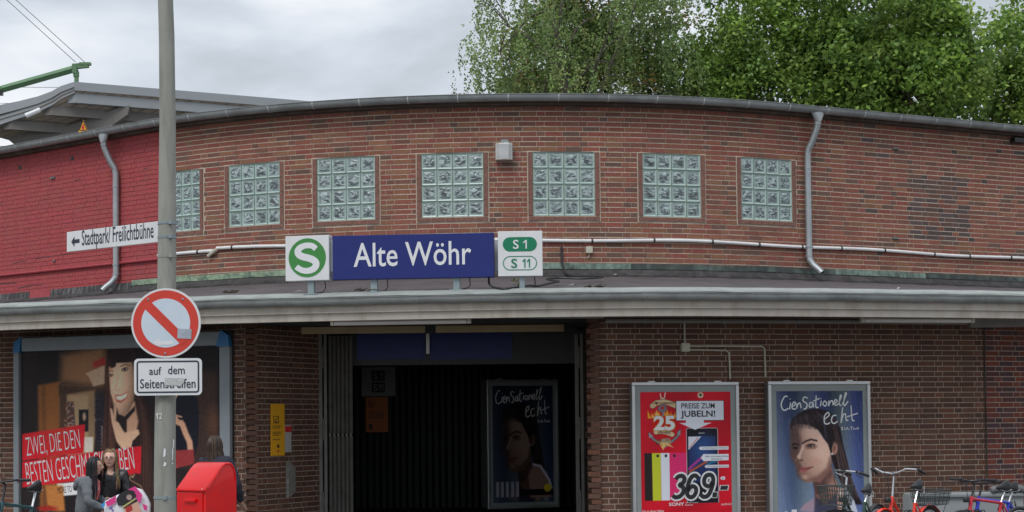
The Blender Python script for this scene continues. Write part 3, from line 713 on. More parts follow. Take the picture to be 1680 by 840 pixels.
# folding gates
def fold_gate(x0, x1, n, D, label):
    g = MB(); a = at(x0, 548, D); b = at(x1, 548, D); zt = a.z; w = (b.x-a.x)
    T = thing('folding_gate', label, 'gate', yaw((a.x, D, 0)), 'folding entrance gates')
    m = MB(); m.bevbox((0.03, 0, zt/2), (0.055, 0.06, zt), 0.006); m.bevbox((0.105, -0.01, zt/2), (0.045, 0.05, zt), 0.006); m.build('gate_post', M_['gate'], T)
    m = MB(); m.box((w/2, 0.0, zt+0.02), (w, 0.05, 0.05)); m.build('top_track', M_['darkgrey'], T)
    for zz in (zt-0.35, zt*0.53, 0.5):
        m = MB(); m.tube([(0.068, -0.035, zz-0.16), (0.068, -0.035, zz+0.16)], 0.011, 8); m.build('hinge', M_['gate'], T)
    sp = (w-0.14)/n
    for k in range(n):
        xx = 0.14 + sp*(k+.5); m = MB()
        for z0_, z1_ in ((0.04, zt*0.5-0.02), (zt*0.5+0.02, zt-0.03)):
            m.add([(xx-sp*.45, 0.02, z0_), (xx-sp*.1, -0.035, z0_), (xx+sp*.45, 0.02, z0_), (xx-sp*.45, 0.02, z1_), (xx-sp*.1, -0.035, z1_), (xx+sp*.45, 0.02, z1_)], [(0, 1, 4, 3), (1, 2, 5, 4), (0, 3, 5, 2), (3, 4, 5), (2, 1, 0)])
        m.box((xx, -0.01, zt*0.5), (sp*.5, 0.03, 0.05))
        m.build('slat', M_['gate'], T)
    return T
fold_gate(522, 578, 6, 25.55, 'folded bundle of grey gate slats left of the dark entrance')
fold_gate(942, 960, 1, 25.45, 'narrow grey gate post with hinges right of the dark entrance')
# tan beam over the opening
T = thing('entrance_beam', 'tan painted beam under the canopy above the dark entrance', 'beam', yaw((0, 0, 0)))
a = at(495, 546, 24.6); b = at(925, 534, 24.6)
for x0, x1 in ((495, 698), (715, 925)):
    a = at(x0, 546, 24.6); b = at(x1, 534, 24.6); m = MB(); m.bevbox(((a.x+b.x)/2, 24.6, 3.01), (b.x-a.x, 0.10, 0.10), 0.01); m.build('beam_section', M_['tan'], T)
a = at(698, 540, 24.6); b = at(715, 540, 24.6); m = MB(); m.box(((a.x+b.x)/2, 24.62, 3.01), (b.x-a.x, 0.08, 0.12)); m.build('bracket', M_['black'], T)
#PART2
# ------------------------------------------------------------------ ground
g = MB(); g.add([(-400, -300, -0.13), (400, -300, -0.13), (400, 900, -0.13), (-400, 900, -0.13)], [(0, 1, 2, 3)])
tag(g.build('ground', M_['ground']), None, kind='structure')
g = MB(); g.box((0, 21.4, -0.062), (60, 13.2, 0.124)); tag(g.build('pavement', M_['paving']), None, kind='structure')
g = MB(); g.box((0, 14.72, -0.06), (60, 0.14, 0.13)); tag(g.build('kerb', M_['kerb']), None, kind='structure')

# ------------------------------------------------------------------ station signs on the canopy
def sign_box(P, name, label, cat, facemat, depth=0.13, posts=(), post_bot=3.38, group=None, sidemat=None):
    T = thing(name, label, cat, P.M, group)
    m = MB(); m.bevbox((0, depth/2, 0), (P.W, depth, P.H), 0.006); m.build('sign_box', sidemat or M_['signwhite'], T)
    f = MB(); f.box((0, -0.003, 0), (P.W-0.008, 0.006, P.H-0.008)); f.build('face', facemat, T)
    for x0, x1, yb in posts:
        xc = P.u((x0+x1)/2, 0)[0]; w = (x1-x0)/(P.px[1]-P.px[0])*P.W
        zb = P.u(0, yb)[1]; m = MB(); m.bevbox((xc, depth/2+0.01, (zb - P.H/2)/2), (w, 0.07, -zb - P.H/2+0.02), 0.004)
        m.build('post', M_['steel'], T)
        m = MB(); m.box((xc, depth/2, zb-0.005), (w+0.10, 0.12, 0.014)); m.build('foot_plate', M_['steel'], T)
        m = MB(); m.tube([(xc+0.16, depth+0.02, -P.H/2), (xc+0.17, depth+0.02, -P.H/2-0.09), (xc+0.15, depth-.02, zb+0.03), (xc+0.05, depth, zb+0.01)], 0.008, 6); m.build('cable', M_['black'], T)
    return T
P = Plate(468.3, 540, 386.5, 460.5, 22.75, 22.62)
T = sign_box(P, 'railway_symbol_sign', 'square white sign with a green disc and white letter S on the canopy', 'sign', M_['signwhite'], posts=[(503, 513, 482)])
def disc(cx, cz, r, y, n=48, r0=None, sx=1.0):
    if r0 is None: return [(cx + sx*r*math.cos(2*math.pi*i/n), y, cz + r*math.sin(2*math.pi*i/n)) for i in range(n)], [tuple(range(n))]
    vs = [(cx + r*math.cos(2*math.pi*i/n), y, cz + r*math.sin(2*math.pi*i/n)) for i in range(n)] + [(cx + r0*math.cos(2*math.pi*i/n), y, cz + r0*math.sin(2*math.pi*i/n)) for i in range(n)]
    return vs, [(i, (i+1) % n, n+(i+1) % n, n+i) for i in range(n)]
m = MB(); cx, cz = P.u(504.5, 423); rr = 30.6/72*P.W; m.add(*disc(cx, cz, rr, -0.009)); m.build('green_disc', M_['green'], T)
m = MB()
Sp = [(519, 409), (513.5, 404.2), (505, 402.8), (496.5, 404.6), (490.5, 409), (489.3, 414), (492.5, 418.6), (499, 421.6), (507, 423.8), (514, 426.8), (518.6, 431), (518.8, 436.5), (514.5, 441.6), (506.5, 444.4), (497, 443.6), (489.5, 439.6), (486.6, 437.2)]
def fat_curve(mb, pts, widths, y, sub=6):
    P_ = [Vector(p) for p in pts]; out = []; ws = []
    for i in range(len(P_)-1):
        p0 = P_[max(i-1, 0)]; p1 = P_[i]; p2 = P_[i+1]; p3 = P_[min(i+2, len(P_)-1)]
        for k in range(sub):
            t = k/sub; out.append(0.5*((2*p1) + (p2-p0)*t + (2*p0-5*p1+4*p2-p3)*t*t + (3*p1-p0-3*p2+p3)*t**3)); ws.append(widths[i]*(1-t)+widths[i+1]*t)
    out.append(P_[-1]); ws.append(widths[-1]); vs = []
    for i, p in enumerate(out):
        d = (out[min(i+1, len(out)-1)] - out[max(i-1, 0)]).normalized(); q = Vector((d.y, -d.x))*ws[i]/2
        vs += [(p.x+q.x, y, p.y+q.y), (p.x-q.x, y, p.y-q.y)]
    mb.add(vs, [(2*i, 2*i+1, 2*i+3, 2*i+2) for i in range(len(out)-1)])
k = P.W/72; fat_curve(m, P.q(Sp), [w*k for w in (9, 9, 9, 9.5, 10.5, 11, 11, 11, 11, 11, 11, 11, 10.5, 9.5, 9, 9, 9)], -0.013); m.build('lettering', M_['print_white'], T)
P = Plate(545.5, 810, 384.2, 456.8, 22.62, 22.42)
T = sign_box(P, 'station_name_sign', 'long dark blue station name sign lettered in white on the canopy', 'sign', M_['signblue'], posts=[(607, 618, 478), (743, 753.5, 476)], sidemat=M_['signblue'])
m = MB(); cx, cz = P.u(677, 416.5); put_text(m, 'Alte Wöhr', cx, cz, -0.009, h=39.5/72.6*P.H, w=193/264.5*P.W, bold=0.008, rot=0.004); m.build('lettering', M_['print_white'], T)
P = Plate(817, 890, 379, 453, 22.42, 22.40)
T = sign_box(P, 'line_number_sign', 'square white sign with two green line number badges on the canopy', 'sign', M_['signwhite'], posts=[(851.5, 860.5, 476)])
def stadium(P, x0, x1, y0, y1, y, inset=0):
    (a, zt), (b, zb) = P.u(x0, y0), P.u(x1, y1); r = (zt-zb)/2-inset; cz = (zt+zb)/2; a += inset; b -= inset
    return [(b-r + r*math.cos(t), y, cz + r*math.sin(t)) for t in [(-.5+i/16)*math.pi for i in range(17)]] + [(a+r + r*math.cos(t), y, cz + r*math.sin(t)) for t in [(.5+i/16)*math.pi for i in range(17)]]
m = MB(); s1 = stadium(P, 825, 881, 389, 412.5, -0.009); m.add(s1, [tuple(range(34))]); m.build('line_badge', M_['green2'], T)
m = MB(); s1 = stadium(P, 825, 881, 420, 443.5, -0.009); s2 = stadium(P, 825, 881, 420, 443.5, -0.009, 0.011); m.add(s1+s2, [(i, (i+1) % 34, 34+(i+1) % 34, 34+i) for i in range(34)]); m.build('line_badge', M_['green2'], T)
kx, kz = P.W/73, P.H/74
def one(m, x, z_, h, w, t, y): m.add([(x+a*w, y, z_+b*h) for a, b in ((.5, -.5), (.5, .5), (.5-t*.8, .5), (-.5, .26), (-.5, .10), (.5-t*1.0, .28), (.5-t*1.0, -.5))], [(0, 1, 2, 5, 6), (2, 3, 4, 5)])
m = MB(); cx, cz = P.u(846.5, 401); put_text(m, 'S', cx, cz, -0.013, h=15*kz, w=9.5*kx, bold=0.01); x, z_ = P.u(861.5, 401); one(m, x, z_, 14.5*kz, 6*kx, .36, -0.013); m.build('lettering', M_['print_white'], T)
m = MB(); cx, cz = P.u(853.5, 432); x, z_ = P.u(843.5, 432); put_text(m, 'S', x, z_, -0.013, h=15*kz, w=10*kx, bold=0.01); x, z_ = P.u(859.5, 432); one(m, x, z_, 14.5*kz, 5*kx, .4, -0.013); x, z_ = P.u(867, 432); one(m, x, z_, 14.5*kz, 5*kx, .4, -0.013); m.build('lettering', M_['green2'], T)
for x0, x1 in ((540.6, 545), (810.6, 816.4)):
    a = at(x0, 446, 22.72); b = at(x1, 394, 22.72); m = MB(); m.box(((a.x+b.x)/2, a.y, (a.z+b.z)/2), (b.x-a.x+0.06, 0.08, b.z-a.z))
    o = m.build('filler_panel', mat('filler_grey', (0.42, 0.45, 0.47), 0.5)); tag(o, 'narrow grey panel in the gap between the station name sign and the %s' % ('S symbol sign' if x0 < 600 else 'line number sign'), 'panel', 'grey filler panels between the signs')
# hose on the canopy
def on_roof(px, py, dz=0.02):
    t = (py-441)/(474-441); D = 25.1 + (22.3-25.1)*max(0, min(1, t)); p = at(px, py, D); return p
m = MB(); pts = [at(802, 455, 22.5), at(803, 466, 22.6)] + [on_roof(*q) for q in ((812, 472), (830, 473.5), (850, 471), (868, 468.5), (884, 469), (905, 464), (917, 461.5), (902, 459.5), (898, 457.5), (918, 456), (955, 457), (982, 455.5), (989, 453.5), (975, 452.5), (940, 453))]
sm = []
for i in range(len(pts)-1):
    for k in range(4):
        t = k/4; p0, p1, p2, p3 = pts[max(i-1, 0)], pts[i], pts[i+1], pts[min(i+2, len(pts)-1)]
        sm.append(0.5*((2*p1)+(p2-p0)*t+(2*p0-5*p1+4*p2-p3)*t*t+(3*p1-p0-3*p2+p3)*t**3))
m.tube(sm+[pts[-1]], 0.014, 8); tag(m.build('cable', M_['black'], smooth=True), 'thick black cable lying in a loop on the canopy beside the signs', 'cable')
s = UP.s_at_px(921, 4.2); m = MB(); m.tube([UP.pt(s, hz(921, 405, 25.4), 0.03), UP.pt(s, hz(921, 432, 25.4), 0.035), UP.pt(s+0.05, hz(926, 448, 25.2), 0.12), UP.pt(s+0.12, hz(930, 452, 25.0), 0.25)], 0.019, 7)
tag(m.build('cable', M_['black'], smooth=True), 'short black cable coming out of the wall above the canopy', 'cable')
s = UP.s_at_px(966, 4.2); p, tg, n = UP.fr(s); m = MB(); T = thing('junction_box', 'small cream junction box on the upper wall under the white conduit', 'junction box', yaw(UP.pt(s, hz(966, 409, 25.35), 0.0), math.atan2(tg.y, tg.x)))
m.bevbox((0, -0.035, 0), (0.10, 0.06, 0.10), 0.008); m.build('box', M_['cream'], T); m = MB(); m.tube([(0, -0.02, -0.05), (0, -0.02, -0.09), (-0.02, -0.02, -0.12)], 0.008, 6); m.build('cable', M_['cream'], T)
# litter on the canopy
for (px, py, w, mt, nm, lb, cat) in ((941, 467.5, 0.07, 'white', 'litter', 'white paper scrap on the canopy right of the line number sign', 'litter'), (1011, 451, 0.045, 'white', 'litter', 'tiny white scrap on the canopy close to the wall', 'litter'), (490, 478.5, 0.06, 'white', 'litter', 'white scrap on the canopy beside the S symbol sign post', 'litter'), (1476, 473.5, 0.04, 'white', 'litter', 'tiny white scrap near the canopy edge far right', 'litter')):
    p = on_roof(px, py); m = MB(); m.add([(p.x-w, p.y, p.z), (p.x+w*.2, p.y-.04, p.z+.01), (p.x+w, p.y+.02, p.z+.004), (p.x, p.y+.06, p.z+.02)], [(0, 1, 2, 3)]); tag(m.build(nm, M_[mt]), lb, cat)
for (px, py, lb) in ((377, 481, 'dead brown twig on the canopy right of the round traffic sign'), (971, 472, 'dark clump of leaves at the canopy edge'), (598, 477, 'dark twig clump beside the blue sign post')):
    p = on_roof(px, py); m = MB()
    for k in range(9):
        a = random.uniform(-.15, .1); m.tube([p+Vector((a, random.uniform(-.05, .05), 0.01)), p+Vector((a+random.uniform(.04, .12), random.uniform(-.05, .05), random.uniform(0, .05)))], 0.007, 4)
    tag(m.build('twig', M_['bark']), lb, 'twig')
p = on_roof(850, 468); m = MB(); m.col = (0.22, 0.24, 0.03)
for k in range(26):
    c = p + Vector((random.uniform(-.09, .09), random.uniform(-.04, .04), random.uniform(0, .09))); a = Vector((random.uniform(-1, 1), random.uniform(-1, 1), random.uniform(-1, 1)))*.02; b = Vector((random.uniform(-1, 1), random.uniform(-1, 1), random.uniform(-1, 1)))*.02
    m.add([c-a, c-b, c+a, c+b], [(0, 1, 2, 3)])
tag(m.build('weed', M_['leaf'], attr='tone'), 'small yellow green weed growing on the canopy by the cable', 'plant')

# white conduit along the upper wall
def conduit(px0, px1, fn, r, m_, name, label, o=0.035, step=0.35, clips=0.9, cm='black'):
    s0, s1 = UP.s_at_px(px0, 4.4), UP.s_at_px(px1, 4.4); n = max(2, int((s1-s0)/step)); T = thing(name, label, 'conduit', yaw(UP.pt(s0, 4.4)))
    pts = [UP.pt(s0+(s1-s0)*i/n, fn(s0+(s1-s0)*i/n), o) for i in range(n+1)]
    inv = T.matrix_world.inverted(); mb = MB(); mb.tube([inv @ p for p in pts], r, 8); mb.build('pipe', m_, T, smooth=True)
    q = s0 + 0.3
    while q < s1:
        p, tg, nn = UP.fr(q); a = UP.pt(q, fn(q), o); mb = MB(); mb.tube([inv @ (a-tg*0.012), inv @ (a+tg*0.012)], r*1.35, 8); mb.build('clip', M_[cm], T); q += clips*random.uniform(.8, 1.25)
    return T
zc = 4.42; z387 = hz(1000, 387.5, 25.4)
sj = UP.s_at_px(357, 4.4)
conduit(358, 1900, lambda s: z387 + 0.012*math.sin(s*1.9) - 0.04*max(0, (s-UP.s_at_px(1100, 4.4))/6) + (0.05*max(0, 1-(s-sj)/1.5)-0.05), 0.026, M_['white'], 'conduit', 'white plastic conduit running along the upper brick wall')
conduit(262, 352, lambda s: hz(300, 412, 26.6) + 0.0*s, 0.026, M_['white'], 'conduit', 'lower piece of white conduit beside the grey lamp post', clips=0.5)
a = UP.pt(UP.s_at_px(345, 4.4), hz(345, 417, 26.3), 0.05); b = UP.pt(UP.s_at_px(358, 4.4), hz(358, 407, 26.3), 0.05)
m = MB(); m.tube([a, b], 0.028, 8); tag(m.build('conduit_end', M_['cream']), 'loose slanting conduit end on the upper wall right of the lamp post', 'conduit')
zr = hz(100, 436, 28.2)
conduit(-140, 262, lambda s: zr + 0.0*s, 0.024, mat('red_painted_pipe', (0.36, 0.045, 0.06), 0.6), 'conduit', 'conduit painted red along the red painted wall', o=0.03, clips=50)
# louvred sounder box
s = UP.s_at_px(827, 5.7); p, tg, n = UP.fr(s); zc_ = hz(827, 248.5, 25.3)
T = thing('sounder_box', 'rusty white louvred box between two glass block windows', 'box', yaw(UP.pt(s, zc_, 0.0), math.atan2(tg.y, tg.x)))
m = MB(); w, d, h = 0.125, 0.16, 0.25
outl = [(-w, 0.0), (-w, -d*.6), (-w*.55, -d), (w*.55, -d), (w, -d*.6), (w, 0.0)]
for zz in (-h/2, h/2-0.014):
    m.add([(x, y, zz) for x, y in outl]+[(x, y, zz+0.014) for x, y in outl], [tuple(range(6)), tuple(reversed(range(6, 12)))]+[(i, (i+1) % 6, 6+(i+1) % 6, 6+i) for i in range(6)])
m.box((0, -d*.4, 0), (w*1.8, d*.7, h*.96)); m.build('housing', mat('sounder_white', (0.66, 0.65, 0.60), 0.5, var=0.05, dirt=(0.35, 0.18, 0.06), dirt_amt=0.9, dscale=9), T)
nl = 14
lm = None
for k in range(nl):
    zz = -h/2+0.02+(h-0.04)*k/(nl-1); m = MB(); oo = [(x*1.02, y-0.006) for x, y in outl]; hh = 0.0055
    m.add([(x, y, zz-hh) for x, y in oo]+[(x*.97, y+.008, zz+hh) for x, y in oo], [tuple(range(6)), tuple(reversed(range(6, 12)))]+[(i, (i+1) % 6, 6+(i+1) % 6, 6+i) for i in range(6)]); m.build('louvre', M_['signwhite'], T)
m = MB(); m.box((0.01, -0.06, h/2+0.025), (0.11, 0.10, 0.05)); m.build('bracket', M_['steel'], T)
# vent holes and wall fittings on the red wall
for i, (px, py) in enumerate(((33, 275), (119, 260))):
    s = UP.s_at_px(px, 6); p, tg, n = UP.fr(s); m = MB(); m.box((0, 0.02, 0), (0.07, 0.06, 0.065)); o = m.build('vent_hole', M_['print_black']); o.parent = w_red
    o.matrix_parent_inverse = parent_world(w_red).inverted(); o.matrix_basis = yaw(UP.pt(s, hz(px, py, p.y), 0.0), math.atan2(tg.y, tg.x))
for (px, py, lb) in ((88, 292, 'small metal fitting with torn white label on the red wall'), (90, 428, 'small round metal bolt on the red wall above the red pipe'), (1470, 244, 'small grey metal bracket high on the brick wall at right'), (1467, 391, 'small grey bracket just above the white conduit at right')):
    s = UP.s_at_px(px, 5); p, tg, n = UP.fr(s); T = thing('wall_fitting', lb, 'wall fitting', yaw(UP.pt(s, hz(px, py, p.y), 0.0), math.atan2(tg.y, tg.x)))
    m = MB(); m.bevbox((0, -0.015, 0), (0.12 if px != 90 else 0.05, 0.03, 0.035), 0.006); m.build('plate', M_['alu_dark'], T); m = MB(); m.tube([(0.02, -0.02, 0), (0.02, -0.06, -0.01)], 0.01, 6); m.build('bolt', M_['steel'], T)
s = UP.s_at_px(1664, 6); p, tg, n = UP.fr(s)
T = thing('dark_fitting', 'dark box fitting under the eaves at the right end of the wall', 'wall fitting', yaw(UP.pt(s, hz(1672, 231, p.y), 0.0), math.atan2(tg.y, tg.x)))
m = MB(); m.bevbox((0.05, -0.06, 0), (0.28, 0.12, 0.09), 0.01); m.build('box', M_['black'], T)

# cracks in the painted wall, and the sealed joint between the lower walls
for pts in ([(20, 433), (60, 424), (100, 418), (128, 414), (146, 411)], [(30, 473), (52, 469), (71, 467)], [(0, 466), (28, 464)], [(146, 411), (147, 402)], [(122, 297), (133, 294)], [(144, 292), (158, 290)], [(0, 323), (8, 322)], [(232, 278), (242, 276)], [(3, 331), (2, 338)]):
    q = []
    for px, py in pts:
        s_ = UP.s_at_px(px, 5); d_ = UP.fr(s_)[0].y; q.append(UP.pt(s_, hz(px, py, d_), 0.0045))
    m = MB()
    for a_, b_ in zip(q[:-1], q[1:]):
        n_ = max(1, int((b_-a_).length/.3))
        for i in range(n_):
            c_ = a_.lerp(b_, i/n_); e_ = a_.lerp(b_, (i+1)/n_); u = Vector((0, 0, random.uniform(.004, .009))) if abs(b_.z-a_.z) < (b_-a_).length*.8 else Vector((.006, 0, 0)); m.add([c_-u, e_-u, e_+u, c_+u], [(0, 1, 2, 3)])
    bpart(m, 'crack', M_['print_black'], parent=w_red)
bpart(MB().box((6.865, 24.985, Z_SOF/2), (0.010, 0.03, Z_SOF)), 'wall_joint', M_['darkgrey'])

# ------------------------------------------------------------------ lamps, conduits under the canopy
def tube_lamp(x0, x1, yt, D0, D1, label):
    a = at(x0, yt, D0); b = at(x1, yt, D1); c = (a+b)/2; L = (Vector((b.x, b.y))-Vector((a.x, a.y))).length
    T = thing('tube_lamp', label, 'lamp', yaw(Vector((c.x, c.y, 3.115)), math.atan2(b.y-a.y, b.x-a.x)))
    m = MB(); m.bevbox((0, 0, -0.035), (L, 0.11, 0.07), 0.008); m.build('housing', M_['cream'], T)
    m = MB(); m.tube([(-L/2+0.07, -0.02, -0.115), (L/2-0.07, -0.02, -0.115)], 0.036, 12); m.build('tube', M_['tubeglass'], T, smooth=True)
    for sx in (-1, 1):
        m = MB(); m.bevbox((sx*(L/2-0.04), -0.02, -0.105), (0.05, 0.07, 0.09), 0.012); m.build('socket', M_['cream'], T)
    return T
tube_lamp(541, 775, 515, 22.75, 22.55, 'unlit fluorescent tube lamp under the canopy above the entrance')
tube_lamp(1409, 1598, 515, 23.2, 23.6, 'unlit fluorescent tube lamp under the canopy above the right brick wall')
def wall_pipe(path, px0, px1, py, r, label, o=0.03, n=14, m_='steel'):
    s0, s1 = path.s_at_px(px0, 3), path.s_at_px(px1, 3); T = thing('wall_conduit', label, 'conduit', yaw(path.pt(s0, 3)))
    inv = T.matrix_world.inverted(); zz = hz(px0, py, path.at(s0)[0].y)
    mb = MB(); mb.tube([inv @ path.pt(s0+(s1-s0)*i/n, zz, o) for i in range(n+1)], r, 8); mb.build('pipe', M_[m_], T, smooth=True)
    for k in range(5):
        q = s0+(s1-s0)*(k+.5)/5; mb = MB(); c = inv @ path.pt(q, zz, o); mb.tube([c-Vector((.012, 0, 0)), c+Vector((.012, 0, 0))], r*1.4, 8); mb.build('clip', M_['steel'], T)
    return T
M_['pipegrey'] = mat('pipe_grey', (0.28, 0.27, 0.255), 0.5)
wall_pipe(RW, 992, 1600, 526.5, 0.030, 'grey conduit along the top of the right lower brick wall', m_='pipegrey')
wall_pipe(LW, -80, 400, 545, 0.030, 'grey conduit above the large billboard', o=0.35, m_='pipegrey')
m = MB(); p0 = at(402, 528, 23.6); m.tube([at(400, 529, 23.4), at(460, 527, 23.2), at(540, 524, 23.1)], 0.018, 8); tag(m.build('wall_conduit', M_['pipegrey']), 'thin grey conduit under the canopy left of the tube lamp', 'conduit')
m = MB(); m.tube([at(774, 517, 22.7), at(800, 519, 22.9), at(905, 520, 23.0), at(990, 520, 23.2)], 0.02, 8); tag(m.build('wall_conduit', M_['pipegrey']), 'grey conduit under the canopy right of the entrance tube lamp', 'conduit')
s = RW.s_at_px(1123, 2.8); p, tg, n = RW.fr(s); zj = hz(1123, 570, p.y)
T = thing('junction_box', 'cream junction box with pipes above the two poster cases', 'junction box', yaw(RW.pt(s, zj, 0.0), math.atan2(tg.y, tg.x)))
m = MB(); m.bevbox((0, -0.035, 0), (0.12, 0.07, 0.12), 0.01); m.build('box', M_['cream'], T)
def loc(px, py):
    q = RW.s_at_px(px, 2.8); pp, _, _ = RW.fr(q); return T.matrix_world.inverted() @ RW.pt(q, hz(px, py, pp.y), 0.022)
for pts in ([(1122.5, 563), (1122.5, 529)], [(1130, 568), (1190, 568), (1249, 568.5), (1253, 572), (1254, 619)], [(1130, 574), (1160, 574.5), (1190, 575), (1195, 579), (1196, 622)]):
    m = MB(); m.tube([loc(*q) for q in pts], 0.0125, 7); m.build('pipe', M_['cream'], T, smooth=True)
m = MB(); a = at(1622, 519, 24.3); b = at(1720, 531, 24.6); m.box(((a.x+b.x)/2, 24.6, 3.03), (b.x-a.x+0.4, 0.15, 0.14)); tag(m.build('ceiling_duct', mat('duct_grey', (0.30, 0.28, 0.26), 0.7)), 'grey duct box under the canopy at the far right', 'duct')

# ------------------------------------------------------------------ painted prints
class Print:
    """an image drawn in ink on a sheet; drawing coordinates are those of the plate (x right, y down)"""
    def __init__(s, x0, x1, y0, y1, nx, base, sc=1.0):
        s.b = (x0, x1, y0, y1); s.nx = nx; s.ny = int(nx*(y1-y0)/(x1-x0)); 
        xs = x0 + (x1-x0)*np.arange(s.nx+1)/s.nx; ys = y0 + (y1-y0)*np.arange(s.ny+1)/s.ny
        s.X, s.Y = np.meshgrid(xs, ys); s.I = np.zeros(s.X.shape+(3,)); s.I[:] = base; s.e = (x1-x0)/s.nx
    def blend(s, m, col, a=1.0): m = (np.clip(m, 0, 1)*a)[..., None]; s.I = s.I*(1-m) + np.array(col, float)*m
    def ell(s, cx, cy, rx, ry, col, rot=0, soft=None, a=1.0):
        c, q = math.cos(rot), math.sin(rot); x = s.X-cx; y = s.Y-cy; u = (x*c+y*q)/rx; v = (-x*q+y*c)/ry; d = (np.sqrt(u*u+v*v)-1)*min(rx, ry)
        soft = soft or s.e; s.blend(0.5-d/soft, col, a)
    def sdf(s, pts):
        d = np.full(s.X.shape, 1e9); ins = np.zeros(s.X.shape, bool); n = len(pts)
        for i in range(n):
            ax, ay = pts[i]; bx, by = pts[(i+1) % n]; ex, ey = bx-ax, by-ay; wx, wy = s.X-ax, s.Y-ay
            t = np.clip((wx*ex+wy*ey)/(ex*ex+ey*ey+1e-9), 0, 1); d = np.minimum(d, (wx-ex*t)**2+(wy-ey*t)**2)
            if ay != by:
                cnd = ((ay > s.Y) != (by > s.Y)) & (s.X < (bx-ax)*(s.Y-ay)/(by-ay)+ax); ins ^= cnd
        d = np.sqrt(d); return np.where(ins, -d, d)
    def poly(s, pts, col, soft=None, a=1.0): s.blend(0.5-s.sdf(pts)/(soft or s.e), col, a)
    def line(s, pts, w, col, a=1.0, soft=None):
        d = np.full(s.X.shape, 1e9)
        for (ax, ay), (bx, by) in zip(pts[:-1], pts[1:]):
            ex, ey = bx-ax, by-ay; wx, wy = s.X-ax, s.Y-ay; t = np.clip((wx*ex+wy*ey)/(ex*ex+ey*ey+1e-9), 0, 1); d = np.minimum(d, (wx-ex*t)**2+(wy-ey*t)**2)
        s.blend(0.5-(np.sqrt(d)-w/2)/(soft or s.e), col, a)
    def sphere(s, cx, cy, rx, ry, light, lo=.45, hi=1.12, mask=None, rot=0.0):
        # the soft modelling of a photographed head, part of the printed picture
        c, q = math.cos(rot), math.sin(rot); x = s.X-cx; y = s.Y-cy; u = np.clip((x*c+y*q)/rx, -1, 1); v = np.clip((-x*q+y*c)/ry, -1, 1)
        w = np.sqrt(np.clip(1-u*u-v*v, 0.02, 1)); l = np.array(light)/np.linalg.norm(light); d = np.clip(u*l[0]+v*l[1]+w*l[2], 0, 1)
        f = lo+(hi-lo)*d; mk = np.clip(mask, 0, 1) if mask is not None else 1.0; s.I = s.I*(1-mk[..., None]) + s.I*(f[..., None]**np.array([.92, 1.04, 1.08]))*mk[..., None]
    def photo(s, seed=1, amp=5.0):
        g = np.random.default_rng(seed); n = g.normal(size=s.X.shape); k = (n+np.roll(n, 1, 0)+np.roll(n, 1, 1)+np.roll(n, (1, 1), (0, 1)))/2; s.I = s.I + (k*amp)[..., None]
        I = s.I; J = I.copy(); J[1:-1, 1:-1] = (4*I[1:-1, 1:-1]+I[:-2, 1:-1]+I[2:, 1:-1]+I[1:-1, :-2]+I[1:-1, 2:])/8; s.I = J
    def grad(s, fn): s.I = fn(s.I, s.X, s.Y)
    def mesh(s, P, y, name='print'):
        xl, xr, yt, yb = P.px; x0, x1, y0, y1 = s.b
        lx = (s.X-(xl+xr)/2)/(xr-xl)*P.W; lz = -(s.Y-(yt+yb)/2)/(yb-yt)*P.H
        h, w = s.X.shape; co = np.stack([lx, np.full_like(lx, y), lz], -1).reshape(-1, 3)
        idx = np.arange(h*w).reshape(h, w); f = np.stack([idx[1:, :-1], idx[1:, 1:], idx[:-1, 1:], idx[:-1, :-1]], -1).reshape(-1, 4)
        me = bpy.data.meshes.new(name); me.vertices.add(len(co)); me.vertices.foreach_set('co', co.ravel().astype(np.float32))
        me.loops.add(f.size); me.loops.foreach_set('vertex_index', f.ravel().astype(np.int32)); me.polygons.add(len(f)); me.polygons.foreach_set('loop_start', (np.arange(len(f))*4).astype(np.int32))
        try: me.polygons.foreach_set('loop_total', np.full(len(f), 4, np.int32))
        except Exception: pass
        c = np.clip(s.I.reshape(-1, 3)/255, 0, 1); lin = np.where(c <= .04045, c/12.92, ((c+.055)/1.055)**2.4)
        ca = me.color_attributes.new('ink', 'FLOAT_COLOR', 'POINT'); ca.data.foreach_set('color', np.concatenate([lin, np.ones((len(lin), 1))], 1).ravel().astype(np.float32))
        me.materials.append(M_['print']); me.update(); me.validate(); return me
def Z(ox, oy, k, *pts): return [(ox+x/k, oy+y/k) for x, y in pts]

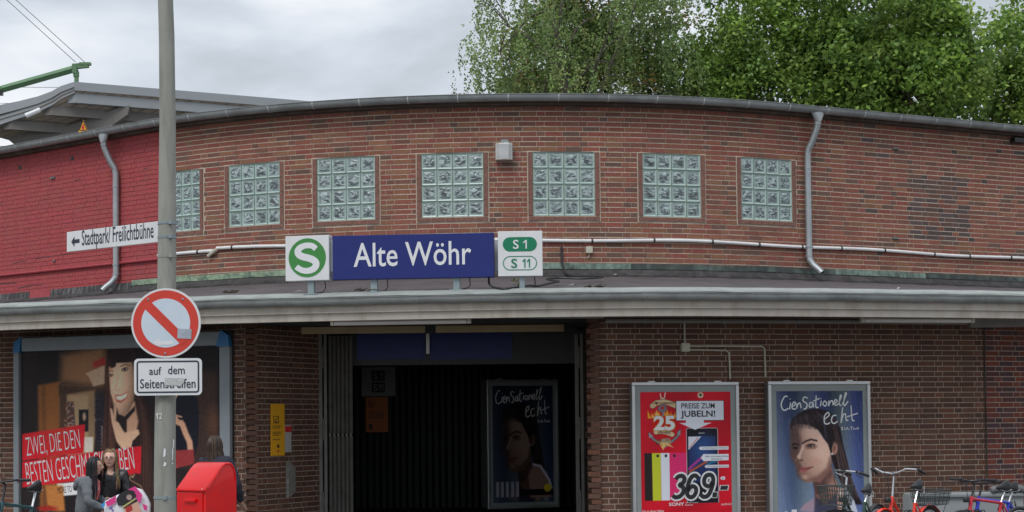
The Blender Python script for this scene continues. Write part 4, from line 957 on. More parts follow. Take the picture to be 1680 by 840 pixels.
def woman_portrait(pr):
    z = lambda *p: Z(1250, 620, 7, *p); y = lambda *p: Z(1250, 730, 7.637, *p)
    pr.grad(lambda I, X, Y: np.stack([64+18*np.sin(X*.11)+ (Y-640)*.24, 76+18*np.sin(X*.11)+(Y-640)*.27, 106+18*np.sin(X*.10)+(Y-640)*.27], -1))
    r = random.Random(3)
    for k in range(150):
        x0 = r.uniform(1262, 1430); y0 = r.uniform(630, 845); l = r.uniform(10, 45); pr.line([(x0, y0), (x0+l*.16, y0+l)], 0.5, (150, 170, 215), r.uniform(.12, .5))
    q = lambda *p: Z(1255, 615, 3.735, *p); skin = (226, 184, 164); dk = (38, 27, 31)
    # hair behind, falling wet over the shoulder
    pr.poly(q((152, 340), (155, 300), (166, 268), (200, 238), (250, 214), (320, 204), (392, 224), (436, 268), (462, 335), (476, 430), (498, 520), (516, 610), (540, 700), (590, 800), (500, 800), (470, 690), (430, 600), (398, 500), (330, 330), (160, 330)), dk, 2.2)
    for k in range(70):
        t = r.random(); pr.line(q((400+30*t, 300+r.uniform(0, 120)), (430+45*t, 470+r.uniform(-20, 30)), (455+60*t, 620+r.uniform(-20, 30)), (480+90*t, 760)), r.uniform(.4, .9), r.choice([(92, 72, 70), (24, 16, 20), (66, 50, 50), (110, 96, 100), (130, 104, 92)]), .5)
    # neck, shoulders, striped top
    pr.poly(q((285, 640), (400, 560), (425, 640), (450, 720), (440, 800), (290, 800), (300, 700)), (150, 106, 94), 2.5)
    pr.poly(q((285, 650), (330, 660), (400, 590), (405, 660), (350, 720), (300, 740)), (84, 58, 56), 4, .8)
    pr.ell(1363, 798, 8, 14, (196, 150, 132), -.3, 9, .6)
    pr.poly(q((200, 830), (230, 790), (290, 755), (300, 840)), (176, 150, 168), 3); pr.poly(q((300, 740), (360, 800), (430, 720), (440, 850), (290, 850)), (66, 62, 88), 4, .9)
    pr.poly(q((432, 700), (470, 700), (480, 850), (436, 850)), (222, 176, 158), 2.5); pr.poly(q((470, 700), (500, 710), (540, 780), (560, 850), (520, 850), (495, 760)), (212, 218, 232), 1.6); pr.line(q((452, 705), (462, 850)), 1.4, (232, 236, 244), .9)
    # face
    fpoly = q((160, 330), (172, 312), (205, 300), (262, 308), (320, 335), (352, 385), (382, 425), (398, 480), (402, 540), (386, 585), (345, 622), (300, 650), (258, 660), (224, 648), (206, 612), (196, 572), (172, 530), (160, 500), (157, 420))
    pr.poly(fpoly, skin, 1.8); fm = np.clip(0.5-pr.sdf(fpoly)/1.8, 0, 1); pr.sphere(1337, 742, 46, 62, (.42, -.20, .85), .42, 1.10, fm, .12)
    K = pr.I.copy()
    pr.poly(q((150, 300), (192, 318), (214, 372), (222, 430), (208, 470), (186, 505), (176, 540), (150, 500)), (92, 68, 66), 7, .85)
    pr.poly(q((176, 530), (205, 530), (222, 560), (204, 600), (222, 648), (190, 620)), (104, 74, 70), 4, .8)
    pr.poly(q((300, 655), (350, 625), (395, 590), (404, 530), (392, 500), (372, 570), (320, 615), (262, 640)), (124, 86, 76), 5, .75)
    pr.ell(1329, 708, 13, 11, (240, 204, 188), .1, 14, .55); pr.ell(1343, 744, 10, 9, (240, 200, 182), .2, 12, .6); pr.ell(1336, 757, 8, 6, (214, 146, 130), .3, 9, .45); pr.ell(1319, 782, 5, 3.5, (232, 192, 174), .2, 5, .6)
    pr.line(q((232, 420), (224, 455), (208, 488)), 3.0, (246, 216, 200), .8, 3); pr.ell(1309.5, 749, 3.2, 2.8, (240, 204, 186), 0, 3, .8)
    pr.line(q((196, 470), (184, 500), (196, 520), (214, 526)), 1.4, (98, 66, 60), .8, 2); pr.ell(1314, 754.6, 2.0, 1.1, (66, 40, 38), 0, 1.2); pr.ell(1308, 756, 1.3, .8, (66, 40, 38), 0, 1.2)
    pr.poly(q((238, 432), (262, 418), (300, 420), (318, 440), (300, 452), (250, 454)), (150, 106, 96), 3.5, .8)
    pr.line(q((226, 420), (250, 404), (280, 396), (314, 404)), 2.6, (42, 28, 28), .95, 1.6); pr.line(q((164, 428), (182, 420), (202, 426)), 2.4, (36, 24, 26), .9, 1.6)
    pr.ell(1329.3, 731.0, 6.2, 2.7, (44, 30, 30), -.12, 1.4); pr.ell(1330.0, 731.6, 4.2, 1.5, (196, 184, 182), -.1, .9, .8); pr.ell(1329.0, 731.4, 1.9, 1.7, (38, 30, 32), 0, .7); pr.ell(1304, 734.5, 4.0, 2.2, (34, 24, 26), .1, 1.6); pr.line(q((256, 452), (290, 454), (308, 446)), .8, (120, 80, 72), .6, 1.4)
    pr.poly(q((203, 574), (226, 563), (244, 565), (290, 562), (268, 578), (240, 596), (214, 594)), (172, 98, 96), 1.4); pr.line(q((204, 575), (244, 576), (290, 564)), 1.0, (84, 42, 44), .95, 1.0); pr.line(q((218, 604), (250, 606)), 1.6, (140, 98, 88), .6, 2)
    # ear, wet hair over the brow and side
    pr.ell(1368.5, 737, 4.6, 9.5, (204, 152, 136), .12, 2.2); pr.ell(1368, 736, 2.4, 6, (138, 92, 82), .12, 2.4); pr.ell(1364, 745, 1.6, 1.8, (236, 236, 240), 0, .8)
    pr.poly(q((156, 330), (160, 290), (200, 250), (300, 225), (390, 260), (420, 330), (425, 400), (405, 420), (388, 430), (356, 380), (320, 332), (262, 302), (205, 296), (170, 312)), dk, 2.4)
    for k in range(120):
        x0 = r.uniform(160, 380); y0 = 232+((x0-300)/130)**2*34+r.uniform(-12, 20); dx = (x0-230)*.28; pr.line(q((x0, y0), (x0+dx+r.uniform(4, 18), y0+r.uniform(22, 46)), (x0+dx*1.6+24, y0+r.uniform(55, 90))), r.uniform(.35, .7), r.choice([(92, 76, 78), (20, 14, 18), (64, 48, 50), (150, 146, 164), (112, 96, 98)]), .42)
    for k in range(26): x0 = r.uniform(196, 330); pr.line(q((x0, 300+(x0-200)*.16), (x0+r.uniform(-4, 8), 316+(x0-200)*.2)), .5, dk, .6)
    pr.line(q((352, 260), (366, 330), (370, 390)), 2.2, (96, 112, 156), .55, 3)
    for k in range(90):
        x0 = r.uniform(1276, 1414); y0 = r.uniform(645, 840); l = r.uniform(6, 22); pr.line([(x0, y0), (x0+l*.16, y0+l)], .4, (170, 186, 222), r.uniform(.08, .3))
    pr.photo(2, 3.5)
HANDW = [[(300,215),(265,212),(225,290),(235,350),(265,370),(305,345)],[(330,280),(318,360)],[(323,238),(328,244)],[(350,330),(385,300),(375,275),(350,300),(350,350),(390,355)],[(402,290),(398,350),(415,300),(438,290),(450,345)],[(527,235),(490,218),(472,260),(518,300),(505,350),(478,355)],[(580,282),(550,288),(545,332),(575,330),(586,282),(592,338)],[(625,203),(618,330),(650,338)],[(588,268),(662,236)],[(682,260),(672,325)],[(676,235),(681,240)],[(718,265),(700,300),(725,325),(745,290),(715,262)],[(770,260),(765,325),(785,275),(810,265),(818,318)],[(832,300),(865,270),(845,250),(830,290),(850,316),(880,300)],[(880,300),(915,215),(902,203),(890,300),(912,322)],[(922,312),(972,190),(960,180),(940,290),(952,322),(992,270)],
 [(712,480),(770,430),(755,398),(718,440),(715,515),(745,532),(778,515)],[(855,432),(812,440),(795,500),(828,526),(865,500)],[(928,340),(905,522),(930,432),(958,420),(965,488),(990,488)],[(1025,322),(1035,480),(1062,495)],[(975,452),(1102,410)]]
SIG = [[(905,580),(925,568),(912,590),(930,596),(908,604)],[(940,575),(960,600),(975,570),(985,600),(1000,590)],[(1010,572),(1045,566),(1028,570),(1026,602)],[(1045,598),(1055,580),(1065,600),(1078,585),(1090,598),(1098,570),(1110,596)]]
def handwriting(P, y, T, m_, f=lambda p: p, w=2.0):
    k = P.W/(P.px[1]-P.px[0]); m = MB()
    for st in HANDW:
        fat_curve(m, [P.u(*f((1250+a/7, 620+b/7))) for a, b in st], [w*k*(1.0 if i else .8) for i in range(len(st))], y, 4)
    for st in SIG: fat_curve(m, [P.u(*f((1250+a/7, 620+b/7))) for a, b in st], [.8*k]*len(st), y, 3)
    m.build('lettering', m_, T)
def poster_case(P, T, side=0.12, border=8.0, rim=5.0):
    k = P.W/(P.px[1]-P.px[0])
    m = MB(); m.bevbox((0, side/2+0.002, 0), (P.W-0.01, side, P.H-0.01), 0.02); m.build('case', M_['alu_dark'], T)
    r = rim*k; W2, H2 = P.W/2, P.H/2
    for nm, c, d in (('frame_rail', (0, -0.012, H2-r/2), (P.W, 0.04, r)), ('frame_rail', (0, -0.012, -H2+r/2), (P.W, 0.04, r)), ('frame_rail', (-W2+r/2, -0.012, 0), (r, 0.04, P.H-2*r-0.002)), ('frame_rail', (W2-r/2, -0.012, 0), (r, 0.04, P.H-2*r-0.002))):
        m = MB(); m.bevbox(c, d, 0.008); m.build(nm, M_['alu'], T)
    m = MB(); m.box((0, -0.001, 0), (P.W-2*r+0.004, 0.008, P.H-2*r+0.004)); m.build('border', M_['passe'], T)
    for sx in (-.62, .62):
        m = MB(); m.bevbox((sx*W2, 0.03, H2+0.008), (0.1, 0.05, 0.022), 0.005); m.build('cap', M_['alu'], T)
# red electronics poster
def wall_depth(px): return RW.at(RW.s_at_px(px, 1.6))[0].y
P = Plate(1037, 1212.5, 627, 852, wall_depth(1037)-0.19, wall_depth(1212.5)-0.15)
T = thing('poster_case', 'glazed poster case with a red electronics advertisement nearest the entrance', 'poster case', P.M, 'outdoor glazed poster cases'); poster_case(P, T)
pr = Print(1051, 1199, 643, 838, 220, (222, 22, 45))
r = random.Random(5)
pr.grad(lambda I, X, Y: I*(0.93+0.07*np.sin(X*.06+Y*.03))[..., None])
z = lambda *p: Z(1030, 620, 7, *p); y = lambda *p: Z(1030, 730, 7.637, *p)
# flames, anchor, ribbons
for k in range(38):
    a = r.uniform(-1, 1); x0 = 1088+a*24; y0 = 684+abs(a)*2; pr.poly([(x0-2.5, y0), (x0+a*3, y0-r.uniform(6, 14)), (x0+2.5, y0)], r.choice([(240, 170, 40), (235, 110, 25), (250, 215, 110)]), 1.2, .9)
pr.ell(1089, 699, 19, 17, (205, 25, 20), 0, 3)
pr.line(z((245, 640), (290, 700), (350, 740), (420, 760), (500, 730), (560, 680), (592, 610)), 4.6, (40, 40, 46)); pr.line(z((245, 640), (290, 700), (350, 740), (420, 760), (500, 730), (560, 680), (592, 610)), 3.2, (132, 134, 142))
pr.poly(z((245, 622), (240, 690), (290, 670)), (150, 150, 158)); pr.poly(z((560, 630), (600, 596), (598, 665)), (150, 150, 158))
pr.line(z((405, 300), (405, 430)), 3.2, (135, 138, 146)); pr.ell(1087, 670, 7.5, 6, (120, 124, 135), 0, 1.5); pr.ell(1087, 669, 3, 2.5, (200, 40, 40), 0, 1)
pr.poly(z((370, 740), (420, 800), (500, 745), (470, 690), (380, 700)), (150, 150, 140), 2)
pr.poly(z((350, 740), (400, 830), (430, 770), (520, 800), (450, 740)), (228, 190, 120), 2)
for k in range(20): pr.ell(1030+r.uniform(310, 480)/7, 620+r.uniform(690, 770)/7, 1.4, 1.1, r.choice([(150, 120, 40), (190, 140, 60), (70, 50, 20)]), 0, 1, .8)
pr.line(z((285, 320), (330, 285), (410, 272), (480, 290), (545, 318)), 9.5, (60, 42, 30)); pr.line(z((285, 320), (330, 285), (410, 272), (480, 290), (545, 318)), 8.2, (222, 190, 148))
pr.line(z((320, 620), (380, 612), (440, 622), (505, 650)), 8.6, (60, 42, 30)); pr.line(z((320, 620), (380, 612), (440, 622), (505, 650)), 7.4, (222, 190, 148))
pr.line(z((375, 180), (385, 235), (420, 232), (432, 170)), 1.6, (235, 225, 205)); pr.ell(1149.5, 648.5, 5, 5, (222, 205, 170), 0, 1.4); pr.ell(1149.5, 648, 2.2, 2, (60, 30, 24), 0, 1)
# phones
pr.poly(y((203, 98), (296, 98), (300, 690), (203, 690)), (40, 34, 34)); pr.poly(y((296, 98), (405, 98), (405, 690), (302, 690)), (198, 205, 52)); pr.poly(y((405, 98), (513, 98), (515, 690), (408, 690)), (224, 228, 238)); pr.poly(y((513, 98), (735, 98), (740, 500), (600, 690), (513, 690)), (224, 48, 112))
for a in (245, 368, 470, 576): pr.ell(1030+a/7.637, 747.5, 2.2, 2.4, (45, 45, 50), 0, 1)
pr.poly(z((665, 590), (680, 576), (1015, 576), (1032, 592), (1034, 840), (1034, 1440), (700, 1440), (665, 1440)), (185, 178, 190)); pr.poly(z((673, 594), (684, 584), (1012, 584), (1024, 594), (1026, 1440), (674, 1440)), (26, 24, 34))
pr.poly(z((690, 672), (1005, 672), (1005, 1200), (690, 1200)), (38, 52, 100)); pr.ell(1152, 735, 16, 22, (52, 90, 150), .3, 16, .7)
pr.line(y((760, 300), (860, 210), (960, 130)), 4.2, (190, 60, 160), .9, 2.5); pr.line(y((760, 340), (880, 270), (980, 215)), 3.0, (225, 100, 50), .9, 2.5); pr.line(y((985, 250), (1060, 220), (1100, 215)), 2, (40, 170, 200), .8, 2)
pr.poly(z((690, 676), (840, 676), (690, 830)), (225, 228, 238)); pr.line(z((705, 800), (800, 690)), 1.2, (200, 40, 50), .8)
# speech arrow
pr.poly(z((548, 262), (1108, 262), (1108, 494), (548, 494)), (60, 25, 30)); pr.poly(z((556, 266), (1102, 266), (1102, 488), (870, 488), (872, 518), (962, 518), (770, 598), (590, 518), (664, 518), (664, 488), (556, 488)), (228, 232, 242))
for pts in (((880, 42), (905, 24), (1258, 24), (1258, 66), (905, 66)), ((905, 165), (940, 118), (1258, 122), (1258, 200), (940, 208)), ((950, 275), (972, 256), (1258, 256), (1258, 292), (972, 294)), ((1145, 425), (1165, 405), (1208, 405), (1208, 445), (1165, 445))): pr.poly(y(*pts), (228, 232, 240))
# price, outlined
link('print', pr.mesh(P, -0.008), T)
k = P.W/(P.px[1]-P.px[0])
def tx(m_, txt, x, yy, h, w, y=-0.0105, **kk):
    mm = MB(); cx, cz = P.u(x, yy); put_text(mm, txt, cx, cz, y, h=h*k, w=w*k, **kk); mm.build('lettering', m_, T)
tx(M_['print_black'], 'PREISE ZUM', 1145.2, 666, 8.4, 55, bold=.012); tx(M_['print_black'], 'JUBELN!', 1145, 680.5, 12.8, 57, bold=.02)
tx(M_['print_white'], '25', 1089.5, 693.8, 22.5, 34, -0.0105, bold=.035); tx(mat('gold_print', (.55, .3, .05), .5), '25', 1089.5, 693.8, 25, 37, -0.0098, bold=.06)
tx(M_['print_black'], 'JAHRE', 1089, 709.5, 5.6, 21, bold=.02, rot=-.06); tx(mat('brown_print', (.12, .03, .02), .5), 'I ♥ HAMBURG', 1088.5, 661.5, 4.4, 34, bold=.02)
DG = [[(590, 428), (615, 398), (662, 386), (694, 412), (682, 468), (634, 502), (676, 530), (682, 580), (642, 638), (582, 654), (546, 628)],
 [(868, 420), (840, 388), (796, 394), (758, 450), (732, 545), (730, 618), (760, 654), (802, 648), (836, 600), (838, 548), (806, 520), (764, 536), (738, 578)],
 [(1048, 470), (1022, 512), (980, 520), (946, 490), (946, 432), (976, 388), (1026, 382), (1056, 420), (1050, 505), (1018, 592), (982, 644), (932, 654), (898, 626)]]
for mt, grow, yy in ((M_['print_white'], 5.4, -.0110), (M_['print_black'], 0, -.0125)):
    mm = MB()
    for g_ in DG: fat_curve(mm, [P.u(1030+a/7.637, 730+b/7.637) for a, b in g_], [(6.6+grow)*k]*len(g_), yy, 5)
    e_ = grow*1.3
    for g_ in ([(1052-e_, 600-e_), (1108+e_, 600-e_), (1098+e_, 664+e_), (1040-e_, 664+e_)], [(1152-e_*1.6, 520-e_), (1246+e_*1.6, 520-e_), (1234+e_*1.6, 572+e_), (1140-e_*1.6, 572+e_)]):
        mm.add([(x, yy, z_) for x, z_ in (P.u(1030+a/7.637, 730+b/7.637) for a, b in g_)], [(3, 2, 1, 0)])
    mm.build('price_lettering', mt, T)
tx(M_['print_white'], 'SONY', 1107.8, 826.8, 5.3, 25, bold=.02); tx(M_['print_white'], 'android', 1189.5, 828.3, 3.6, 16.5)
tx(M_['print_white'], 'Smart & Compact', 1133, 824.8, 2.4, 21); tx(M_['print_white'], 'Gerät', 1128, 828.3, 2.4, 13); tx(M_['print_white'], '12x in Ihrer Nähe', 1069.5, 837.3, 3.0, 35, bold=.015)
tx(M_['print_white'], 'SONY', 1150.6, 711, 1.6, 10, bold=.02)
for t_, x_, y_, w_ in (('2,2 GHz Quadcore-Prozessor', 1172, 735.8, 43), ('Glas- und wasserdichtes', 1175, 749.3, 38), ('Gehäuse', 1175, 753.6, 18), ('20,7 Megapixel Kamera', 1176, 766.0, 35), ('24', 1184.5, 785.8, 3.2)): tx(M_['print_black'], t_, x_, y_, 2.2, w_)
pr = Print(1051, 1199, 837.5, 846, 60, (215, 22, 42)); link('print_foot', pr.mesh(P, -0.008), T)
# blue cosmetics poster
P = Plate(1260.5, 1428, 625.5, 852, wall_depth(1260)-0.19, wall_depth(1428)-0.15)
T = thing('poster_case', 'glazed poster case with a blue portrait advertisement right of the red one', 'poster case', P.M, 'outdoor glazed poster cases'); poster_case(P, T)
pr = Print(1274.5, 1416, 641.5, 845, 220, (60, 75, 130)); woman_portrait(pr); blue_print = pr; link('print', pr.mesh(P, -0.008), T)
handwriting(P, -0.0105, T, M_['print_white'])
m = MB(); 
for x0, w, h, cc in ((1287.5, 5, 6, 'print_red'), (1300.5, 9, 9, 'print_white')): m.box((P.u(x0, 0)[0], -0.0095, P.u(0, 844-h/2)[1]), (w*k, 0.002, h*k))
m.build('bottle_print', M_['print_white'], T)
# same picture inside the hall, its ink darkened to stand for shade at the back
P = Plate(799, 916, 622.5, 834, 29.2, 29.7)
T = thing('poster_case', 'dim poster case with the same portrait, its ink darkened for shade, inside the dark entrance hall', 'poster case', P.M)
fx = lambda p: (808 + (p[0]-1274.5)*(907-808)/(1416-1274.5), 633 + (p[1]-641.5)*(824-633)/(845-641.5))
poster_case(P, T, side=0.3, rim=4.0)
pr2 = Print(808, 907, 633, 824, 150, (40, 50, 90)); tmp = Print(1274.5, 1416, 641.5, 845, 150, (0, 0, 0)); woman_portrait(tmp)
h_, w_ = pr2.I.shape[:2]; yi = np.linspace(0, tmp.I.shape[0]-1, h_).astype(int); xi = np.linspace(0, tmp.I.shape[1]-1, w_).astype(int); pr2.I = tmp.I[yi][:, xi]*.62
zz = lambda *p: Z(760, 600, 3.5, *p)
pr2.poly(zz((400, 565), (440, 570), (480, 620), (500, 700), (500, 760), (380, 760), (370, 640)), (150, 120, 110), 3); pr2.line(zz((400, 568), (440, 580), (490, 660), (505, 720)), 3.5, (215, 215, 235), 1, 2)
pr2.poly(zz((320, 710), (520, 710), (520, 745), (320, 745)), (16, 16, 26)); pr2.ell(897, 801, 6.2, 6.6, (235, 205, 40), 0, 1)
for a in (185, 212, 240, 270, 298): pr2.poly(zz((a, 665), (a+16, 665), (a+16, 752), (a, 752)), (190, 190, 205), 1.4, .85)
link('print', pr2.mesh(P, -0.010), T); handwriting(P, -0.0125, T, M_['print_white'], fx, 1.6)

# ------------------------------------------------------------------ notices and fittings at the entrance
def on_lrev(px0, px1, py0, py1):
    q0, q1 = LREV.s_at_px(px0, 2), LREV.s_at_px(px1, 2); a = LREV.at(q0)[0]; b = LREV.at(q1)[0]; return Plate(px0, px1, py0, py1, a.y-0.05, b.y-0.05)
P = on_lrev(445, 467, 662.5, 747.5)
T = thing('notice_board', 'tall yellow smoking notice on the dark brick wall left of the entrance', 'notice', P.M)
m = MB(); m.box((0, 0.006, 0), (P.W, 0.012, P.H)); m.build('board', M_['yellow'], T)
m = MB(); k = P.W/22
for (x, yy, w, h) in ((453, 683, 8, .8), (453, 694, 8, .8), (449, 688.5, .8, 12), (457, 688.5, .8, 12)): m.box((P.u(x, 0)[0], -0.002, P.u(0, yy)[1]), (w*k, 0.003, h/85*P.H))
m.strip(P.q([(451, 691), (455, 685), (451, 692.5), (456, 692.5)]), 0.012, -0.003)
m.box((P.u(456, 0)[0], -0.002, P.u(0, 732)[1]), (3.4*k, 0.003, 5/85*P.H)); m.build('pictogram', M_['print_black'], T)
m = MB()
for i, (yy, w) in enumerate(((699, 15), (702, 12), (709, 14), (711.5, 14), (714, 10), (721, 12))): m.box((P.u(447+w/2, 0)[0], -0.002, P.u(0, yy)[1]), (w*k, 0.003, 0.010))
m.build('lettering', mat('brown_ink', (.2, .09, .02), .6), T)
m = MB(); m.box((P.u(456, 0)[0], -0.002, P.u(0, 740)[1]), (2.6*k, 0.003, 4/85*P.H)); m.build('pictogram', M_['print_red'], T)
P = on_lrev(467.5, 478, 698, 742)
T = thing('notice_board', 'small white notice with a red head beside the yellow notice', 'notice', P.M); m = MB(); m.box((0, 0.012, 0), (P.W, 0.024, P.H)); m.build('board', mat('notice_white', (.45, .44, .42), .6), T)
m = MB(); m.box((0, -0.002, P.H*.36), (P.W*.96, 0.003, P.H*.22)); m.build('red_head', M_['print_red'], T)
P = on_lrev(471, 482, 757, 816)
T = thing('wall_panel', 'grey panel with slanted ends seen edge on below the notices', 'panel', P.M); m = MB()
m.prism([(-P.W/2, -P.H/2), (P.W/2, -P.H*.36), (P.W/2, P.H*.36), (-P.W/2, P.H/2)], -0.03, 0.05); m.build('panel', mat('scribbled_panel', (.20, .19, .17), .5, var=.1, dirt=(.35, .35, .37), dirt_amt=.8, dscale=22), T)
# S1 / S11 sign and orange notice on the cladding
P = Plate(593, 648.5, 602, 650, 31.3); T = thing('line_sign', 'dim grey line number sign inside the dark entrance hall', 'sign', P.M); m = MB(); m.box((0, 0.02, 0), (P.W, 0.04, P.H)); m.build('board', mat('hall_sign_grey', (.34, .34, .34), .5), T); k = P.W/55.5
for yy, t_ in ((616.5, 'S 1'), (635.5, 'S11')):
    m = MB(); m.box((P.u(620.5, 0)[0], -0.003, P.u(0, yy)[1]), (22*k, 0.006, 17*k)); b_ = m.build('number_field', M_['print_black'], T)
    m = MB(); put_text(m, 'S', P.u(616, 0)[0], P.u(0, yy)[1], -0.008, h=11.5*k, w=6*k)
    for x_ in ((626,) if t_ == 'S 1' else (623, 627.5)): one(m, P.u(x_, 0)[0], P.u(0, yy)[1], 11*k, 3*k, .4, -0.008)
    m.build('lettering', mat('grey_print', (.4, .4, .4), .5), T)
P = Plate(600, 636.5, 651.5, 709, 31.3); T = thing('notice_board', 'dark orange notice below the line number sign inside the entrance hall', 'notice', P.M); m = MB(); m.box((0, 0.01, 0), (P.W, 0.02, P.H)); m.build('board', M_['orange'], T)
m = MB(); k = P.W/36.5; cx, cz = P.u(609, 664); m.add(*disc(cx, cz, 5*k, -0.003, 24, 4*k)); m.strip([(cx-.03, cz+.03), (cx+.03, cz-.03)], .012, -.004); m.box((P.u(608, 0)[0], -.003, P.u(0, 700)[1]), (5*k, .004, 9*k))
for i in range(4): m.box((P.u(617, 0)[0], -.003, P.u(0, 675+i*3.5)[1]), (24*k, .004, 1.0*k))
m.build('print', M_['print_black'], T)

# ------------------------------------------------------------------ the big billboard
cL, cR = LW.s_at_px(27, 1.6), LW.s_at_px(379, 1.6)
P = Plate(25, 380, 548, 872, LW.at(cL)[0].y-0.18, LW.at(cR)[0].y-0.10)
T = thing('billboard', 'large framed billboard with a smiling woman and red slogan ribbons on the left wall', 'billboard', P.M)
k = P.W/355; fr_ = 13*k
m = MB(); m.box((0, 0.045, 0), (P.W-0.02, 0.07, P.H-0.02)); m.build('backing', M_['darkgrey'], T)
for c, d in (((0, -0.01, P.H/2-.11), (P.W-0.3, 0.08, .20)), ((0, -0.01, -P.H/2+.10), (P.W-0.3, 0.08, .20)), ((-P.W/2+.05, -0.01, 0), (.10, 0.08, P.H-.45)), ((P.W/2-.085, -0.01, 0), (.17, 0.08, P.H-.45))):
    m = MB(); m.bevbox(c, d, .015); m.build('frame_rail', M_['bbframe'], T)
for sx, sz in ((-1, 1), (1, 1), (-1, -1), (1, -1)):
    m = MB(); w = .12 if sx < 0 else .22; x1 = sx*P.W/2; z1 = sz*P.H/2; pts = [(x1, z1-sz*.225), (x1-sx*w, z1-sz*.225), (x1-sx*.15, z1-sz*.001), (x1-sx*.13, z1), (x1-sx*.02, z1-sz*.07)]
    if sx*sz < 0: pts = pts[::-1]
    m.prism(pts, -0.056, 0.03); m.build('frame_corner', M_['bbcorner'], T)
pr = Print(37, 360.5, 570, 856, 330, (32, 25, 27)); r = random.Random(9)
z = lambda *p: Z(0, 540, 2.8, *p); w8 = lambda *p: Z(120, 560, 5.25, *p)
pr.grad(lambda I, X, Y: I + np.stack([12*np.sin(X*.05), 8*np.sin(X*.05), 6*np.sin(X*.05)], -1)*.6)
pr.poly(z((180, 250), (285, 235), (290, 840), (190, 840)), (150, 92, 45), 5, .85); pr.poly(z((200, 250), (215, 250), (225, 840), (205, 840)), (90, 55, 30), 6, .7)
pr.poly(z((290, 110), (500, 75), (500, 260), (290, 235)), (128, 92, 66), 14); pr.poly(z((280, 250), (450, 262), (452, 500), (440, 600), (290, 600)), (140, 112, 84), 4); pr.poly(z((280, 250), (450, 262), (450, 278), (280, 300)), (48, 34, 28), 4)
pr.poly(z((300, 300), (420, 300), (420, 590), (300, 590)), (172, 146, 112), 4, .8); pr.poly(z((284, 290), (318, 292), (318, 590), (284, 590)), (52, 42, 40), 4)
pr.poly(z((375, 368), (420, 368), (420, 470), (375, 470)), (24, 22, 26), 1.5); pr.ell(143, 683, 3, 7, (170, 140, 120), 0, 2); pr.poly(z((320, 330), (350, 330), (358, 440), (320, 440)), (70, 58, 60), 2)
for k_ in range(60): pr.ell(114+r.uniform(-4, 12), 660+r.uniform(0, 38), 1.2, 1.2, r.choice([(200, 190, 180), (30, 25, 30), (150, 60, 60)]), 0, 1, .8)
pr.poly(z((400, 495), (442, 495), (442, 565), (400, 565)), (205, 195, 180), 1.5)
pr.poly(w8((195, 175), (300, 128), (310, 195), (200, 228)), (150, 30, 35)); pr.poly(w8((128, 270), (300, 205), (305, 360), (200, 385), (160, 300)), (190, 170, 150), 1.5)
for k_ in range(6): pr.line(w8((215, 455+k_*45), (255, 440+k_*45), (300, 470+k_*45)), 3, r.choice([(180, 170, 155), (40, 36, 44), (100, 90, 90)]), .7)
pr.poly(z((455, 300), (500, 300), (500, 540), (452, 540)), (38, 34, 44), 4, .8)
for k_ in range(16): pr.ell(172+(k_ % 2), 700+k_*3, 1.2, 1.0, (200, 195, 180), 0, 1, .8)
# hair
pr.poly(w8((330, 55), (380, 35), (520, 30), (560, 100), (600, 400), (700, 600), (720, 840), (640, 1600), (520, 1600), (380, 1000), (300, 900), (300, 300)), (42, 26, 26), 3)
pr.poly(z((500, 300), (540, 340), (545, 560), (480, 560), (490, 420)), (74, 46, 40), 3)
for k_ in range(60):
    a = r.random(); pr.line([(180+a*8, 610), (178+a*9, 660), (174+a*16, 740)], .6, r.choice([(110, 70, 58), (30, 18, 20), (86, 52, 44)]), .6)
for k_ in range(90):
    a = r.random(); pr.line([(228+a*16, 640+a*30), (236+a*16, 720), (232+a*26, 850)], .7, r.choice([(96, 62, 50), (24, 14, 16), (70, 44, 38)]), .5)
skin = (236, 192, 160)
pr.poly(w8((470, 560), (560, 520), (590, 700), (560, 840), (480, 840), (455, 700)), (196, 150, 122), 3)
pr.poly(w8((335, 240), (345, 195), (410, 175), (530, 170), (560, 250), (565, 400), (550, 520), (510, 600), (455, 642), (415, 630), (385, 560), (350, 440)), skin, 1.8)
fm = 0.5-pr.sdf(w8((335, 240), (345, 195), (410, 175), (530, 170), (560, 250), (565, 400), (550, 520), (510, 600), (455, 642), (415, 630), (385, 560), (350, 440)))/1.8; pr.sphere(203, 640, 26, 56, (-.35, -.2, .85), .52, 1.08, fm, .1); pr.ell(214, 652, 6, 7, (224, 150, 124), 0, 9, .5); pr.ell(192, 655, 4, 6, (222, 150, 124), 0, 7, .5)
pr.poly(w8((325, 60), (530, 40), (545, 175), (500, 185), (440, 185), (400, 185), (395, 215), (360, 232), (345, 215), (330, 190)), (36, 22, 24), 1.6)
for (ex, ey, rr) in ((352, 292, 4.4), (475, 243, 5.6)):
    X0, Y0 = 120+ex/5.25, 560+ey/5.25; pr.ell(X0, Y0, rr, rr*.55, (54, 34, 30), -.3, 1.2); pr.ell(X0, Y0+.3, rr*.75, rr*.36, (215, 205, 198), -.3, .9); pr.ell(X0, Y0+.2, rr*.36, rr*.4, (52, 34, 28), 0, .7)
pr.line(w8((335, 262), (352, 250), (372, 255)), 1.3, (58, 34, 28), .8); pr.line(w8((440, 215), (480, 200), (515, 215)), 1.5, (58, 34, 28), .8)
pr.line(w8((420, 290), (398, 390), (385, 415), (405, 428), (432, 415)), 1.4, (176, 122, 98), .5, 2.4)
pr.poly(w8((388, 460), (440, 462), (505, 436), (490, 495), (440, 535), (400, 520)), (188, 108, 92), 1.6); pr.poly(w8((398, 474), (445, 470), (499, 446), (484, 486), (438, 510), (404, 500)), (238, 226, 206), 1.2); pr.line(w8((372, 450), (366, 420)), 1.0, (170, 120, 96), .6, 2); pr.line(w8((512, 430), (522, 462), (512, 500)), 1.2, (176, 126, 100), .6, 2)
